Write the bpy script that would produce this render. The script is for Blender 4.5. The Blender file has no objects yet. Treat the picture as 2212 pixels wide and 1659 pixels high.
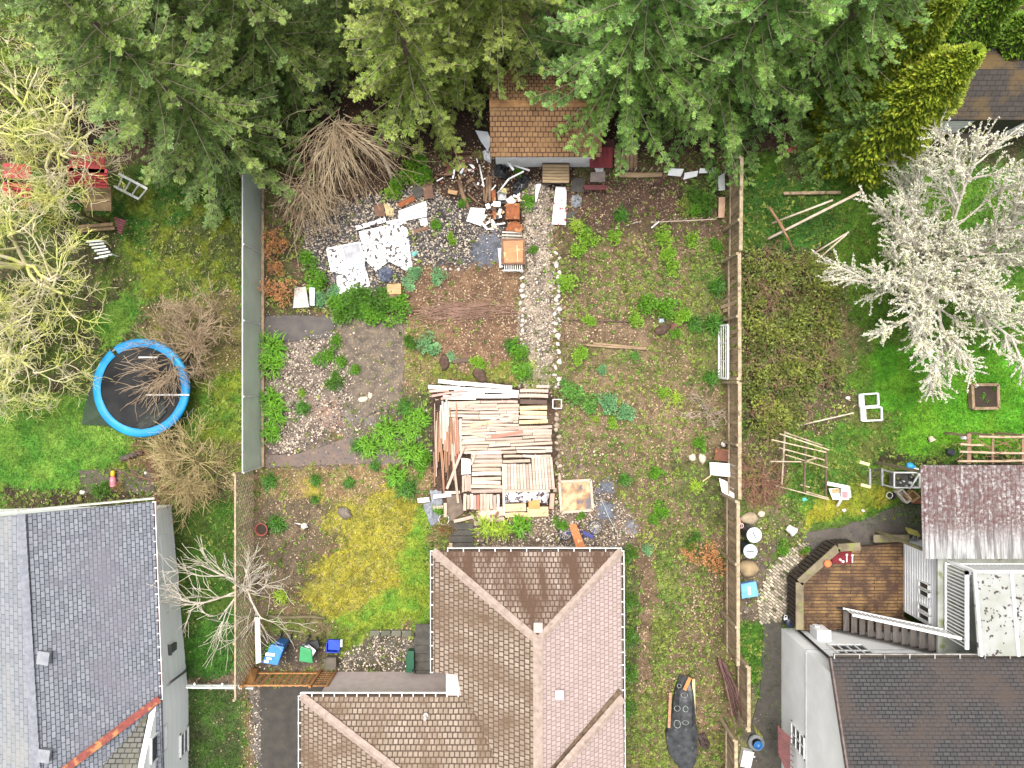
import bpy, math, random
import numpy as np
from mathutils import Vector, Matrix, Euler
PI = math.pi
R = math.radians
random.seed(7)
rng = np.random.default_rng(11)
scene = bpy.context.scene
COL = scene.collection
H = 29.0            # camera height in metres
S = 52.667          # units of the measuring grid per metre on the ground
U0, V0 = 1106.0, 829.5

def P(u, v, z=0.0):
    """a measured place (u to the east, v to the south) at height z -> metres"""
    k = (H - z) / H / S
    return Vector(((u - U0) * k, (V0 - v) * k, z))

def C2(cx, cy, z=0.0):
    return P(0.2361 * cx + 898.6, 0.2361 * cy + 806.5, z)

def C1(cx, cy, z=0.0):      # debris corner
    return P((1400 + cx * 0.36166) / 1.736, (480 + cy * 0.36166) / 1.736, z)

def tag(o, label=None, cat=None, group=None, kind=None):
    if label: o['label'] = label
    if cat: o['category'] = cat
    if group: o['group'] = group
    if kind: o['kind'] = kind
    return o

def thing(name, label, cat, loc=(0, 0, 0), group=None):
    o = bpy.data.objects.new(name, None)
    o.empty_display_size = 0.2
    COL.objects.link(o)
    o.location = loc
    return tag(o, label, cat, group)

# ------------------------------------------------------------------ mesh building
def make_mesh(name, V, F, mat=None, smooth=False, cols=None, uvs=None):
    me = bpy.data.meshes.new(name)
    if isinstance(V, np.ndarray):
        n = len(V); k = F.shape[1]; m = len(F)
        me.vertices.add(n); me.vertices.foreach_set('co', V.astype(np.float32).ravel())
        me.loops.add(m * k); me.loops.foreach_set('vertex_index', F.astype(np.int32).ravel())
        me.polygons.add(m)
        me.polygons.foreach_set('loop_start', np.arange(0, m * k, k, dtype=np.int32))
        if smooth: me.polygons.foreach_set('use_smooth', np.ones(m, dtype=bool))
        me.update(calc_edges=True)
    else:
        me.from_pydata([tuple(v) for v in V], [], F)
        if smooth:
            for p in me.polygons: p.use_smooth = True
    if cols is not None:
        a = me.color_attributes.new('Col', 'FLOAT_COLOR', 'POINT')
        c = np.ones((len(cols), 4), dtype=np.float32); c[:, :3] = cols
        a.data.foreach_set('color', c.ravel())
    if uvs is not None:
        l = me.uv_layers.new(name='UVMap')
        l.data.foreach_set('uv', np.array(uvs, dtype=np.float32).ravel())
    if mat: me.materials.append(mat)
    me.validate(verbose=False)
    return me

def add_obj(name, me, parent=None, loc=(0, 0, 0), rot=0.0, scale=1.0):
    o = bpy.data.objects.new(name, me)
    COL.objects.link(o)
    o.location = loc
    if rot: o.rotation_euler = (0, 0, rot)
    if scale != 1.0:
        o.scale = (scale,) * 3 if not isinstance(scale, tuple) else scale
    if parent: o.parent = parent
    return o

def origin_of(o):
    v = Vector((0, 0, 0))
    while o is not None:
        v = v + o.location; o = o.parent
    return v

class MB:
    """collects boxes, bars, tubes, prisms in world metres; build() makes ONE object"""
    def __init__(s): s.V = []; s.F = []; s.UV = []
    def add(s, vs, fs):
        b = len(s.V); s.V.extend([Vector(v) for v in vs]); s.F.extend([tuple(i + b for i in f) for f in fs]); return s
    def prism(s, poly, z0, z1=None, zs=None):
        """poly: list of (x,y) or Vectors; extruded between z0 and z1; a Vector's own z is added"""
        n = len(poly)
        a = sum(poly[i][0] * poly[(i + 1) % n][1] - poly[(i + 1) % n][0] * poly[i][1] for i in range(n))
        if a < 0: poly = poly[::-1]
        lo = [Vector((p[0], p[1], z0)) for p in poly]; hi = [Vector((p[0], p[1], z1)) for p in poly]
        return s.add(lo + hi, [tuple(range(n))[::-1], tuple(range(n, 2 * n))] + [(i, (i + 1) % n, n + (i + 1) % n, n + i) for i in range(n)])
    def slab(s, pts, t):
        """polygon of 3-D points, thickened downwards by t"""
        n = len(pts); pts = [Vector(p) for p in pts]
        a = sum(pts[i][0] * pts[(i + 1) % n][1] - pts[(i + 1) % n][0] * pts[i][1] for i in range(n))
        if a < 0: pts = pts[::-1]
        lo = [p - Vector((0, 0, t)) for p in pts]
        return s.add(lo + pts, [tuple(range(n))[::-1], tuple(range(n, 2 * n))] + [(i, (i + 1) % n, n + (i + 1) % n, n + i) for i in range(n)])
    def box(s, c, d, rot=0.0, M=None):
        c = Vector(c); hx, hy, hz = d[0] / 2, d[1] / 2, d[2] / 2
        Rm = M if M is not None else Matrix.Rotation(rot, 3, 'Z')
        vs = [c + Rm @ Vector((x * hx, y * hy, z * hz)) for z in (-1, 1) for y in (-1, 1) for x in (-1, 1)]
        return s.add(vs, [(0, 2, 3, 1), (4, 5, 7, 6), (0, 1, 5, 4), (2, 6, 7, 3), (0, 4, 6, 2), (1, 3, 7, 5)])
    def bar(s, p, q, w, h=None, up=(0, 0, 1)):
        """rectangular bar from p to q, w wide (sideways), h thick (along up)"""
        h = h or w; p = Vector(p); q = Vector(q); d = (q - p)
        if d.length < 1e-6: return s
        d.normalize(); up = Vector(up)
        if abs(d.dot(up)) > 0.98: up = Vector((1, 0, 0))
        x = d.cross(up).normalized(); y = x.cross(d).normalized()
        vs = []
        for e in (p, q):
            for a, b in ((-1, -1), (1, -1), (1, 1), (-1, 1)): vs.append(e + x * a * w / 2 + y * b * h / 2)
        return s.add(vs, [(0, 1, 2, 3), (7, 6, 5, 4)] + [(i, 4 + i, 4 + (i + 1) % 4, (i + 1) % 4) for i in range(4)])
    def tube(s, pts, r, n=8, r1=None, cap=True):
        pts = [Vector(p) for p in pts]; m = len(pts); rings = []
        vs = []; fs = []
        prev = None
        for i, p in enumerate(pts):
            d = (pts[min(i + 1, m - 1)] - pts[max(i - 1, 0)]).normalized()
            up = Vector((0, 0, 1)) if abs(d.z) < .95 else Vector((1, 0, 0))
            x = d.cross(up).normalized(); y = x.cross(d)
            rr = r if r1 is None else r + (r1 - r) * i / max(1, m - 1)
            for k in range(n):
                a = 2 * PI * k / n; vs.append(p + (x * math.cos(a) + y * math.sin(a)) * rr)
        for i in range(m - 1):
            for k in range(n): fs.append((i * n + k, (i + 1) * n + k, (i + 1) * n + (k + 1) % n, i * n + (k + 1) % n))
        if cap: fs += [tuple(range(n)), tuple(range((m - 1) * n, m * n))[::-1]]
        return s.add(vs, fs)
    def ring(s, c, rad, r, n=24, m=6, axis=None, sx=1.0):
        """torus about c"""
        c = Vector(c); ax = Vector(axis) if axis else Vector((0, 0, 1)); ax.normalize()
        t = Vector((1, 0, 0)) if abs(ax.x) < .9 else Vector((0, 1, 0))
        a = ax.cross(t).normalized(); b = ax.cross(a)
        vs = []; fs = []
        for i in range(n):
            th = 2 * PI * i / n; d = a * math.cos(th) * sx + b * math.sin(th)
            for k in range(m):
                ph = 2 * PI * k / m; vs.append(c + d * rad + d * (r * math.cos(ph)) + ax * (r * math.sin(ph)))
        for i in range(n):
            for k in range(m): fs.append((i * m + k, ((i + 1) % n) * m + k, ((i + 1) % n) * m + (k + 1) % m, i * m + (k + 1) % m))
        return s.add(vs, fs)
    def lathe(s, c, prof, n=20, axis=None):
        """prof: (radius, height) pairs from the bottom up"""
        c = Vector(c); vs = []; fs = []; m = len(prof)
        q = Vector((0, 0, 1)).rotation_difference(Vector(axis)).to_matrix() if axis else Matrix.Identity(3)
        for r, z in prof:
            for k in range(n):
                a = 2 * PI * k / n; vs.append(c + q @ Vector((r * math.cos(a), r * math.sin(a), z)))
        for i in range(m - 1):
            for k in range(n): fs.append((i * n + k, i * n + (k + 1) % n, (i + 1) * n + (k + 1) % n, (i + 1) * n + k))
        fs += [tuple(range(n))[::-1], tuple(range((m - 1) * n, m * n))]
        return s.add(vs, fs)
    def build(s, name, mat, parent=None, smooth=False, label=None, cat=None, group=None, kind=None, bevel=0, loc=None, uv=None):
        if parent: o0 = origin_of(parent)
        elif loc is not None: o0 = Vector(loc)
        elif kind == 'structure' or not s.V: o0 = Vector((0, 0, 0))
        else:
            xs = [v.x for v in s.V]; ys = [v.y for v in s.V]; zs = [v.z for v in s.V]
            o0 = Vector(((min(xs) + max(xs)) / 2, (min(ys) + max(ys)) / 2, min(zs)))
        me = make_mesh(name, [v - o0 for v in s.V], s.F, mat, smooth, uvs=uv)
        o = add_obj(name, me, parent, (0, 0, 0) if parent else o0)
        if bevel:
            b = o.modifiers.new('bevel', 'BEVEL'); b.width = bevel; b.segments = 2; b.limit_method = 'ANGLE'
        return tag(o, label, cat, group, kind)

def copy_tree(o, loc=None, rot=None, label=None, parent=None, group=None, scale=None):
    c = o.copy(); COL.objects.link(c)
    if loc is not None: c.location = loc
    if rot is not None: c.rotation_euler = (0, 0, rot)
    if scale is not None: c.scale = (scale,) * 3 if not isinstance(scale, tuple) else scale
    if label: c['label'] = label
    if group: c['group'] = group
    if parent: c.parent = parent
    for ch in list(o.children): copy_tree(ch, parent=c)
    return c

# ------------------------------------------------------------------ materials
MATS = {}
def _new(name):
    m = bpy.data.materials.new(name); m.use_nodes = True
    nt = m.node_tree; b = nt.nodes['Principled BSDF']
    return m, nt, b
def nd(nt, t, **kw):
    n = nt.nodes.new(t)
    for k, v in kw.items():
        if k in n.inputs: n.inputs[k].default_value = v
        else: setattr(n, k, v)
    return n
def c4(c): return (c[0], c[1], c[2], 1)

def mixc(nt, fac, a, b, blend='MIX'):
    n = nt.nodes.new('ShaderNodeMix'); n.data_type = 'RGBA'; n.blend_type = blend
    for sock, val in ((n.inputs['Factor'], fac), (n.inputs[6], a), (n.inputs[7], b)):
        if hasattr(val, 'links'): nt.links.new(val, sock)
        elif isinstance(val, (int, float)): sock.default_value = val
        else: sock.default_value = c4(val)
    return n.outputs[2]
def ramp(nt, src, a, b):
    n = nt.nodes.new('ShaderNodeMapRange'); n.clamp = True
    n.inputs['From Min'].default_value = a; n.inputs['From Max'].default_value = b
    nt.links.new(src, n.inputs['Value']); return n.outputs['Result']
def noise(nt, vec, scale, detail=4, rough=.55, dim='3D'):
    n = nd(nt, 'ShaderNodeTexNoise', Scale=scale, Detail=detail, Roughness=rough)
    if vec is not None: nt.links.new(vec, n.inputs['Vector'])
    return n.outputs['Fac']
def coords(nt, kind='Object', scale=None):
    t = nt.nodes.new('ShaderNodeTexCoord'); o = t.outputs[kind]
    if scale:
        m = nt.nodes.new('ShaderNodeMapping'); m.inputs['Scale'].default_value = scale
        nt.links.new(o, m.inputs['Vector']); o = m.outputs['Vector']
    return o
def bump(nt, b, h, strength=.3, dist=.02):
    n = nd(nt, 'ShaderNodeBump', Strength=strength, Distance=dist)
    nt.links.new(h, n.inputs['Height']); nt.links.new(n.outputs['Normal'], b.inputs['Normal'])

def M(name, c1, c2=None, scale=6., rough=.75, lo=.35, hi=.65, bp=.25, metal=0., stretch=None, rnd=0., c3=None, s3=25., t3=(.58, .66), spec=.35, detail=5):
    """a weathered surface: two colours broken up by noise, optional specks c3, value varies by rnd from object to object"""
    if name in MATS: return MATS[name]
    m, nt, b = _new(name)
    vec = coords(nt, 'Object', stretch)
    f = noise(nt, vec, scale, detail)
    col = mixc(nt, ramp(nt, f, lo, hi), c1, c2 or tuple(x * .72 for x in c1))
    if c3:
        f3 = noise(nt, coords(nt), s3, 3)
        col = mixc(nt, ramp(nt, f3, *t3), col, c3)
    if rnd:
        oi = nt.nodes.new('ShaderNodeObjectInfo')
        mr = nt.nodes.new('ShaderNodeMapRange'); mr.inputs['To Min'].default_value = 1 - rnd; mr.inputs['To Max'].default_value = 1 + rnd * .7
        nt.links.new(oi.outputs['Random'], mr.inputs['Value'])
        hs = nt.nodes.new('ShaderNodeHueSaturation'); nt.links.new(mr.outputs['Result'], hs.inputs['Value']); nt.links.new(col, hs.inputs['Color'])
        col = hs.outputs['Color']
    nt.links.new(col, b.inputs['Base Color'])
    b.inputs['Roughness'].default_value = rough; b.inputs['Metallic'].default_value = metal
    b.inputs['Specular IOR Level'].default_value = spec
    if bp: bump(nt, b, f, bp)
    MATS[name] = m; return m

def MV(name, rough=.7, trans=.0, nscale=9., nam=.25, spec=.3, rnd=0.):
    """colour from the mesh's own colour attribute, broken up by noise; trans lets light through (leaves)"""
    if name in MATS: return MATS[name]
    m, nt, b = _new(name)
    a = nd(nt, 'ShaderNodeVertexColor', layer_name='Col')
    f = noise(nt, coords(nt), nscale, 4)
    mr = nt.nodes.new('ShaderNodeMapRange'); mr.inputs['From Min'].default_value = .3; mr.inputs['From Max'].default_value = .7
    mr.inputs['To Min'].default_value = 1 - nam; mr.inputs['To Max'].default_value = 1 + nam
    nt.links.new(f, mr.inputs['Value'])
    hs = nt.nodes.new('ShaderNodeHueSaturation'); nt.links.new(mr.outputs['Result'], hs.inputs['Value']); nt.links.new(a.outputs['Color'], hs.inputs['Color'])
    col = hs.outputs['Color']
    nt.links.new(col, b.inputs['Base Color'])
    b.inputs['Roughness'].default_value = rough; b.inputs['Specular IOR Level'].default_value = spec
    if trans:
        t = nt.nodes.new('ShaderNodeBsdfTranslucent'); nt.links.new(col, t.inputs['Color'])
        mx = nt.nodes.new('ShaderNodeMixShader'); mx.inputs[0].default_value = trans
        nt.links.new(b.outputs[0], mx.inputs[1]); nt.links.new(t.outputs[0], mx.inputs[2])
        nt.links.new(mx.outputs[0], nt.nodes['Material Output'].inputs['Surface'])
    MATS[name] = m; return m

def MROOF(name, ca, cb, gap, bw, rh, ms=.012, stain=None, st=(.5, .6), ss=.5, rough=.85, off=.5, moss=None, mt=(.6, .7), streak=None, ramount=.35):
    """tiles or shingles from UVs in metres; stain darkens by large noise, moss by finer noise"""
    if name in MATS: return MATS[name]
    m, nt, b = _new(name)
    uv = coords(nt, 'UV')
    wob = nt.nodes.new('ShaderNodeVectorMath'); wob.operation = 'MULTIPLY_ADD'
    nz = nd(nt, 'ShaderNodeTexNoise', Scale=1.3, Detail=2); nt.links.new(uv, nz.inputs['Vector'])
    nt.links.new(nz.outputs['Color'], wob.inputs[0]); wob.inputs[1].default_value = (.05, .03, 0); nt.links.new(uv, wob.inputs[2])
    br = nd(nt, 'ShaderNodeTexBrick', Scale=1.0)
    br.offset = off; br.inputs['Color1'].default_value = c4(ca); br.inputs['Color2'].default_value = c4(cb); br.inputs['Mortar'].default_value = c4(gap)
    br.inputs['Mortar Size'].default_value = ms; br.inputs['Mortar Smooth'].default_value = .3; br.inputs['Bias'].default_value = 0
    br.inputs['Brick Width'].default_value = bw; br.inputs['Row Height'].default_value = rh
    nt.links.new(wob.outputs[0], br.inputs['Vector'])
    col = br.outputs['Color']
    f = noise(nt, uv, 14., 4)
    col = mixc(nt, ramp(nt, f, .35, .75), col, tuple(x * (1 - ramount) for x in ca), 'MIX') if ramount else col
    col = mixc(nt, br.outputs['Fac'], col, gap)
    if stain:
        fs = noise(nt, coords(nt, 'UV', streak), ss, 7, .68)
        col = mixc(nt, ramp(nt, fs, *st), col, stain)
    if moss:
        fm = noise(nt, uv, 2.2, 8, .75)
        col = mixc(nt, ramp(nt, fm, *mt), col, moss)
    nt.links.new(col, b.inputs['Base Color']); b.inputs['Roughness'].default_value = rough; b.inputs['Specular IOR Level'].default_value = .25
    inv = nt.nodes.new('ShaderNodeMath'); inv.operation = 'SUBTRACT'; inv.inputs[0].default_value = 1; nt.links.new(br.outputs['Fac'], inv.inputs[1])
    bump(nt, b, inv.outputs[0], .6, .03)
    MATS[name] = m; return m

def roof(name, polys, mat, parent, t=.14, origin=None):
    """one mesh of sloping polygons; UV = metres along the eave and up the slope"""
    V = []; F = []; UV = []
    o0 = origin_of(parent)
    for pts in polys:
        pts = [Vector(p) for p in pts]; n = len(pts)
        nrm = Vector((0, 0, 0))
        for i in range(n): nrm += (pts[i] - pts[0]).cross(pts[(i + 1) % n] - pts[0])
        if nrm.z < 0: pts = pts[::-1]; nrm = -nrm
        nrm.normalize()
        ex = Vector((0, 0, 1)).cross(nrm)
        ex = ex.normalized() if ex.length > 1e-4 else Vector((1, 0, 0))
        ey = nrm.cross(ex)
        b = len(V); V += [p - o0 for p in pts] + [p - o0 - Vector((0, 0, t)) for p in pts]
        uv = [(p.dot(ex) + 50, p.dot(ey) + 50) for p in pts]
        F.append(tuple(range(b, b + n))); UV += uv
        F.append(tuple(range(b + 2 * n - 1, b + n - 1, -1))); UV += uv[::-1]
        for i in range(n):
            j = (i + 1) % n
            F.append((b + i, b + n + i, b + n + j, b + j)); UV += [uv[i], uv[i], uv[j], uv[j]]
    me = make_mesh(name, V, F, mat, uvs=UV)
    return add_obj(name, me, parent)

def vnoise(x, y, sc, seed):
    """smooth value noise in 0..1"""
    r = np.random.default_rng(seed).random((64, 64))
    X = x / sc; Y = y / sc
    xi = np.floor(X).astype(int); yi = np.floor(Y).astype(int); fx = X - xi; fy = Y - yi
    fx = fx * fx * (3 - 2 * fx); fy = fy * fy * (3 - 2 * fy)
    g = lambda a, b: r[a % 64, b % 64]
    return (g(xi, yi) * (1 - fx) + g(xi + 1, yi) * fx) * (1 - fy) + (g(xi, yi + 1) * (1 - fx) + g(xi + 1, yi + 1) * fx) * fy
def fbm(x, y, sc, seed, o=3):
    t = 0; a = 1; s = 0
    for i in range(o):
        t = t + vnoise(x + i * 13.7, y - i * 7.1, sc / 2 ** i, seed + i) * a; s += a; a *= .6
    return t / s
def inpoly(x, y, poly):
    c = np.zeros(x.shape, bool); n = len(poly)
    for i in range(n):
        x1, y1 = poly[i]; x2, y2 = poly[(i + 1) % n]
        if y1 == y2: continue
        k = ((y1 > y) != (y2 > y)) & (x < (x2 - x1) * (y - y1) / (y2 - y1) + x1)
        c ^= k
    return c
# ------------------------------------------------------------------ ground: what covers it where
LAWN = (.056, .145, .018); LAWN2 = (.115, .195, .030); DGRASS = (.036, .095, .014); MOSS = (.225, .195, .026); MOSS2 = (.125, .155, .018)
SOIL = (.112, .072, .044); SOIL2 = (.062, .040, .027); DARK = (.032, .022, .016); STRAW = (.19, .135, .075); GREYB = (.135, .105, .078)
CONC = (.062, .052, .046); CONCB = (.150, .120, .092); FABRIC = (.085, .090, .105); BARK = (.045, .026, .018)
#        polygon (measured u,v), colour a, colour b, patch size, edge raggedness, {grass, weed, pebble, litter per m2}
Z = []
def zone(poly, a, b, ps=.7, edge=.25, **d): Z.append((poly, a, b, ps, edge, d))
def rect(u0, v0, u1, v1): return [(u0, v0), (u1, v0), (u1, v1), (u0, v1)]
def ell(u, v, a, b, n=14): return [(u + a * math.cos(2 * PI * i / n), v + b * math.sin(2 * PI * i / n)) for i in range(n)]
# under the conifers
zone(rect(-3000, -3000, 5200, 360), SOIL2, BARK, .8, .6, litter=30, weed=3)
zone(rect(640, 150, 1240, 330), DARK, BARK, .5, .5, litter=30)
# west neighbour: mossy shade, then bright lawn
zone([(-3000, 380), (525, 380), (525, 1100), (-3000, 1100)], MOSS2, DGRASS, .8, .3, grass=260, weed=22, litter=14)
zone([(330, 480), (520, 470), (520, 640), (360, 640)], (.105, .125, .012), (.05, .062, .02), .35, .3, grass=200, weed=20, litter=20)
zone([(0, 470), (240, 470), (300, 640), (270, 860), (0, 860)], (.062, .09, .016), (.055, .05, .026), .6, .4, grass=200, litter=30, weed=10)
zone([(180, 690), (300, 610), (300, 700), (230, 760)], LAWN, LAWN2, .6, .3, grass=320)
zone([(300, 640), (520, 640), (520, 800), (420, 830), (300, 760)], (.11, .10, .03), (.07, .06, .03), .4, .4, grass=120, litter=60)
zone([(-3000, 850), (200, 850), (215, 920), (285, 945), (275, 985), (180, 1020), (170, 1062), (-3000, 1082)], LAWN, LAWN2, .9, .15, grass=460)
zone([(400, 830), (522, 790), (522, 1010), (440, 1000), (410, 920)], (.065, .13, .016), MOSS2, .7, .25, grass=320, weed=20)
zone([(285, 940), (520, 960), (520, 1085), (300, 1085)], (.095, .095, .026), (.07, .06, .03), .5, .3, grass=130, litter=60, weed=20)
zone([(0, 1062), (170, 1050), (320, 1060), (320, 1110), (0, 1110)], DARK, (.05, .05, .02), .5, .3, weed=25, litter=30)
zone([(360, 1085), (520, 1085), (515, 1470), (390, 1470)], (.055, .085, .016), (.04, .095, .012), .7, .2, grass=330, weed=12, litter=8)
zone([(395, 1380), (512, 1300), (512, 1462), (400, 1470)], (.035, .095, .012), (.028, .07, .012), .6, .2, grass=420)
zone([(395, 1465), (520, 1455), (545, 1485), (400, 1490)], (.15, .11, .08), SOIL2, .3, .15, litter=30, pebble=20)
zone([(400, 1488), (545, 1490), (550, 1700), (400, 1700)], (.040, .080, .014), (.042, .055, .020), .6, .12, grass=360, litter=16)
# the middle yard
zone([(527, 330), (1600, 330), (1600, 1700), (527, 1700)], SOIL, (.085, .075, .030), .7, .2, grass=18, weed=26, litter=60, pebble=5)
zone([(560, 480), (720, 480), (720, 680), (560, 680)], SOIL2, (.05, .05, .02), .4, .2, litter=60, weed=30, pebble=10)
zone([(640, 330), (950, 330), (900, 470), (640, 520)], BARK, SOIL2, .5, .3, litter=70, pebble=10)
zone([(800, 350), (1240, 340), (1240, 480), (1090, 500), (930, 480)], (.05, .028, .020), DARK, .4, .2, litter=70, pebble=30)
zone([(660, 480), (800, 420), (890, 400), (985, 430), (1100, 500), (1100, 550), (1000, 585), (900, 575), (860, 620), (720, 640), (650, 560)], (.075, .072, .075), (.040, .036, .034), .3, .2, pebble=470, litter=14, weed=3)
zone([(1030, 500), (1090, 500), (1095, 560), (1010, 572)], (.10, .105, .125), FABRIC, .4, .2, pebble=40)
zone([(870, 580), (1120, 580), (1128, 820), (890, 820), (872, 680)], (.135, .080, .048), (.105, .062, .040), .6, .2, litter=120, weed=4, pebble=8)
zone([(875, 690), (950, 700), (960, 800), (1000, 830), (875, 840)], (.15, .105, .055), (.11, .10, .03), .5, .3, litter=70, weed=22, grass=20)
zone([(950, 790), (1120, 790), (1130, 830), (950, 826)], (.10, .12, .018), (.14, .10, .04), .4, .3, weed=45, grass=120)
zone([(1225, 380), (1555, 385), (1556, 475), (1400, 478), (1225, 490)], (.082, .048, .034), (.06, .038, .028), .5, .15, litter=110, weed=8, pebble=8)
zone([(1470, 385), (1556, 385), (1556, 470), (1480, 470)], (.05, .075, .018), DARK, .4, .3, weed=80, grass=60)
zone([(1200, 480), (1450, 486), (1450, 500), (1290, 520), (1200, 520)], DARK, SOIL2, .4, .3, weed=15, litter=30)
zone([(1440, 480), (1556, 480), (1556, 580), (1460, 560)], (.055, .038, .030), SOIL2, .4, .3, weed=18, litter=80)
zone([(1195, 520), (1560, 520), (1560, 690), (1195, 690)], (.105, .085, .040), (.11, .078, .045), .5, .3, weed=62, litter=110, grass=20, pebble=7)
zone([(1195, 510), (1270, 500), (1280, 600), (1195, 610)], (.06, .06, .022), DARK, .4, .3, weed=50, litter=30)
zone([(1490, 560), (1562, 520), (1562, 830), (1500, 830), (1470, 690)], (.085, .12, .022), (.07, .085, .026), .5, .3, weed=70, grass=120, litter=20)
zone(rect(1212, 694, 1400, 748), (.150, .108, .068), (.13, .09, .055), .6, .05, litter=130, weed=6)
zone([(1195, 750), (1500, 750), (1500, 850), (1195, 850)], (.13, .100, .050), (.10, .095, .036), .6, .3, weed=45, litter=90, grass=20)
zone([(1200, 850), (1560, 830), (1560, 1010), (1200, 1010)], (.115, .085, .048), (.105, .095, .040), .6, .3, weed=40, litter=120, grass=30)
zone([(1205, 940), (1300, 960), (1290, 1040), (1215, 1030)], (.10, .08, .06), (.10, .09, .04), .4, .3, litter=80, pebble=50, weed=25)
zone([(1330, 1000), (1450, 990), (1560, 1020), (1560, 1180), (1345, 1180)], (.090, .085, .034), (.12, .085, .055), .6, .3, weed=50, litter=90, grass=50)
zone([(1455, 990), (1565, 1000), (1565, 1150), (1500, 1110), (1450, 1060)], (.050, .080, .018), (.035, .05, .016), .6, .3, grass=220, weed=40)
zone([(1345, 1180), (1450, 1150), (1480, 1400), (1460, 1659), (1345, 1700)], (.12, .080, .044), (.07, .085, .025), .6, .3, weed=55, litter=90, grass=45)
zone([(1430, 1150), (1565, 1150), (1565, 1400), (1500, 1480), (1430, 1420)], (.085, .062, .036), (.07, .080, .026), .6, .3, weed=48, litter=110, grass=35)
zone([(1345, 1180), (1372, 1190), (1380, 1500), (1365, 1700), (1345, 1700)], (.045, .09, .018), (.03, .05, .016), .4, .2, weed=90, grass=150)
zone([(1400, 1180), (1455, 1180), (1475, 1300), (1420, 1480), (1395, 1440)], (.095, .15, .022), (.08, .10, .026), .4, .3, weed=110, grass=150, litter=20)
zone([(1360, 1500), (1430, 1480), (1470, 1659), (1565, 1560), (1565, 1720), (1350, 1720)], (.080, .095, .024), (.10, .08, .036), .4, .3, weed=85, grass=50, litter=40)
# west half of the middle yard
zone([(568, 680), (725, 680), (722, 738), (568, 740)], CONC, (.075, .066, .056), .6, .03, litter=6, pebble=3)
zone([(725, 690), (872, 680), (872, 1000), (740, 1000), (735, 735)], CONCB, (.105, .085, .065), .5, .03, litter=40, pebble=6, weed=2)
zone([(572, 960), (800, 950), (872, 960), (872, 1000), (572, 1008)], (.085, .070, .066), (.12, .09, .07), .5, .03, litter=12)
zone([(568, 738), (730, 725), (755, 800), (765, 860), (740, 920), (690, 960), (600, 985), (570, 960)], (.17, .135, .11), (.09, .07, .055), .3, .2, pebble=450, weed=4, litter=12)
zone([(660, 850), (760, 880), (730, 940), (650, 900)], (.17, .10, .07), (.15, .11, .09), .4, .25, pebble=280, litter=40)
zone([(745, 870), (870, 860), (870, 1000), (760, 985)], (.125, .108, .095), (.095, .08, .06), .5, .2, pebble=60, weed=14, litter=30)
zone([(868, 850), (935, 850), (940, 1020), (868, 1010)], (.085, .080, .05), (.05, .06, .02), .3, .2, pebble=60, weed=40)
zone([(570, 1012), (940, 1005), (930, 1110), (840, 1080), (700, 1080), (570, 1180)], (.155, .100, .050), (.14, .115, .045), .5, .3, litter=130, weed=6, grass=10)
zone([(570, 1070), (680, 1080), (700, 1180), (660, 1220), (600, 1330), (545, 1330), (545, 1150)], (.100, .075, .048), (.080, .062, .040), .5, .3, litter=70, weed=10)
zone([(640, 1040), (700, 1030), (700, 1070), (650, 1080)], MOSS, (.19, .135, .06), .3, .4, grass=60)
zone([(735, 1075), (850, 1060), (925, 1100), (938, 1260), (860, 1340), (700, 1340), (640, 1320), (660, 1240), (740, 1170), (690, 1140)], MOSS, (.17, .155, .030), .35, .45, grass=330, litter=30)
zone([(890, 1100), (938, 1080), (938, 1360), (760, 1370), (720, 1350), (800, 1290), (860, 1250)], (.095, .175, .020), (.15, .185, .022), .5, .4, grass=420)
zone([(560, 1330), (720, 1335), (760, 1370), (760, 1410), (660, 1400), (560, 1380)], (.085, .105, .020), (.10, .08, .04), .4, .3, grass=120, weed=25, pebble=14)
zone([(565, 1365), (700, 1385), (700, 1445), (565, 1450)], (.052, .046, .038), (.07, .055, .042), .4, .15, pebble=30, litter=14)
zone([(700, 1365), (830, 1368), (830, 1400), (740, 1420), (735, 1400)], (.075, .115, .018), MOSS2, .4, .3, grass=250, weed=10)
zone([(770, 1395), (830, 1360), (935, 1375), (935, 1460), (720, 1460), (735, 1415)], (.085, .075, .060), (.055, .05, .03), .4, .2, pebble=250, weed=6, litter=12)
zone([(535, 1480), (560, 1480), (575, 1700), (550, 1700)], (.10, .09, .08), (.07, .06, .05), .3, .1, pebble=200)
zone([(565, 1480), (720, 1470), (930, 1470), (930, 1800), (565, 1800)], (.032, .030, .027), (.042, .038, .032), .6, .03)
# below the board deck
zone([(905, 1060), (960, 1050), (975, 1180), (935, 1195)], (.09, .10, .03), (.12, .085, .04), .4, .3, weed=40, litter=40)
zone([(925, 830), (1200, 830), (1205, 1110), (935, 1110)], DARK, SOIL2, .4, .1, pebble=10)
zone([(1020, 1105), (1210, 1100), (1280, 1030), (1330, 1060), (1390, 1150), (1345, 1190), (1020, 1190)], (.125, .100, .078), (.07, .055, .045), .4, .2, pebble=300, litter=14, weed=4)
zone([(1285, 1045), (1325, 1040), (1330, 1070), (1290, 1075)], FABRIC, FABRIC, .4, .1, pebble=60)
zone([(1285, 1083), (1325, 1083), (1325, 1120), (1300, 1125)], (.11, .125, .155), FABRIC, .4, .1, pebble=30)
zone([(1350, 1128), (1368, 1120), (1372, 1135), (1352, 1165)], (.15, .15, .17), FABRIC, .4, .1, pebble=30)
zone([(1378, 1190), (1425, 1180), (1418, 1330), (1400, 1490), (1376, 1480)], (.135, .092, .055), (.10, .068, .04), .5, .25, litter=110, weed=10)
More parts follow.
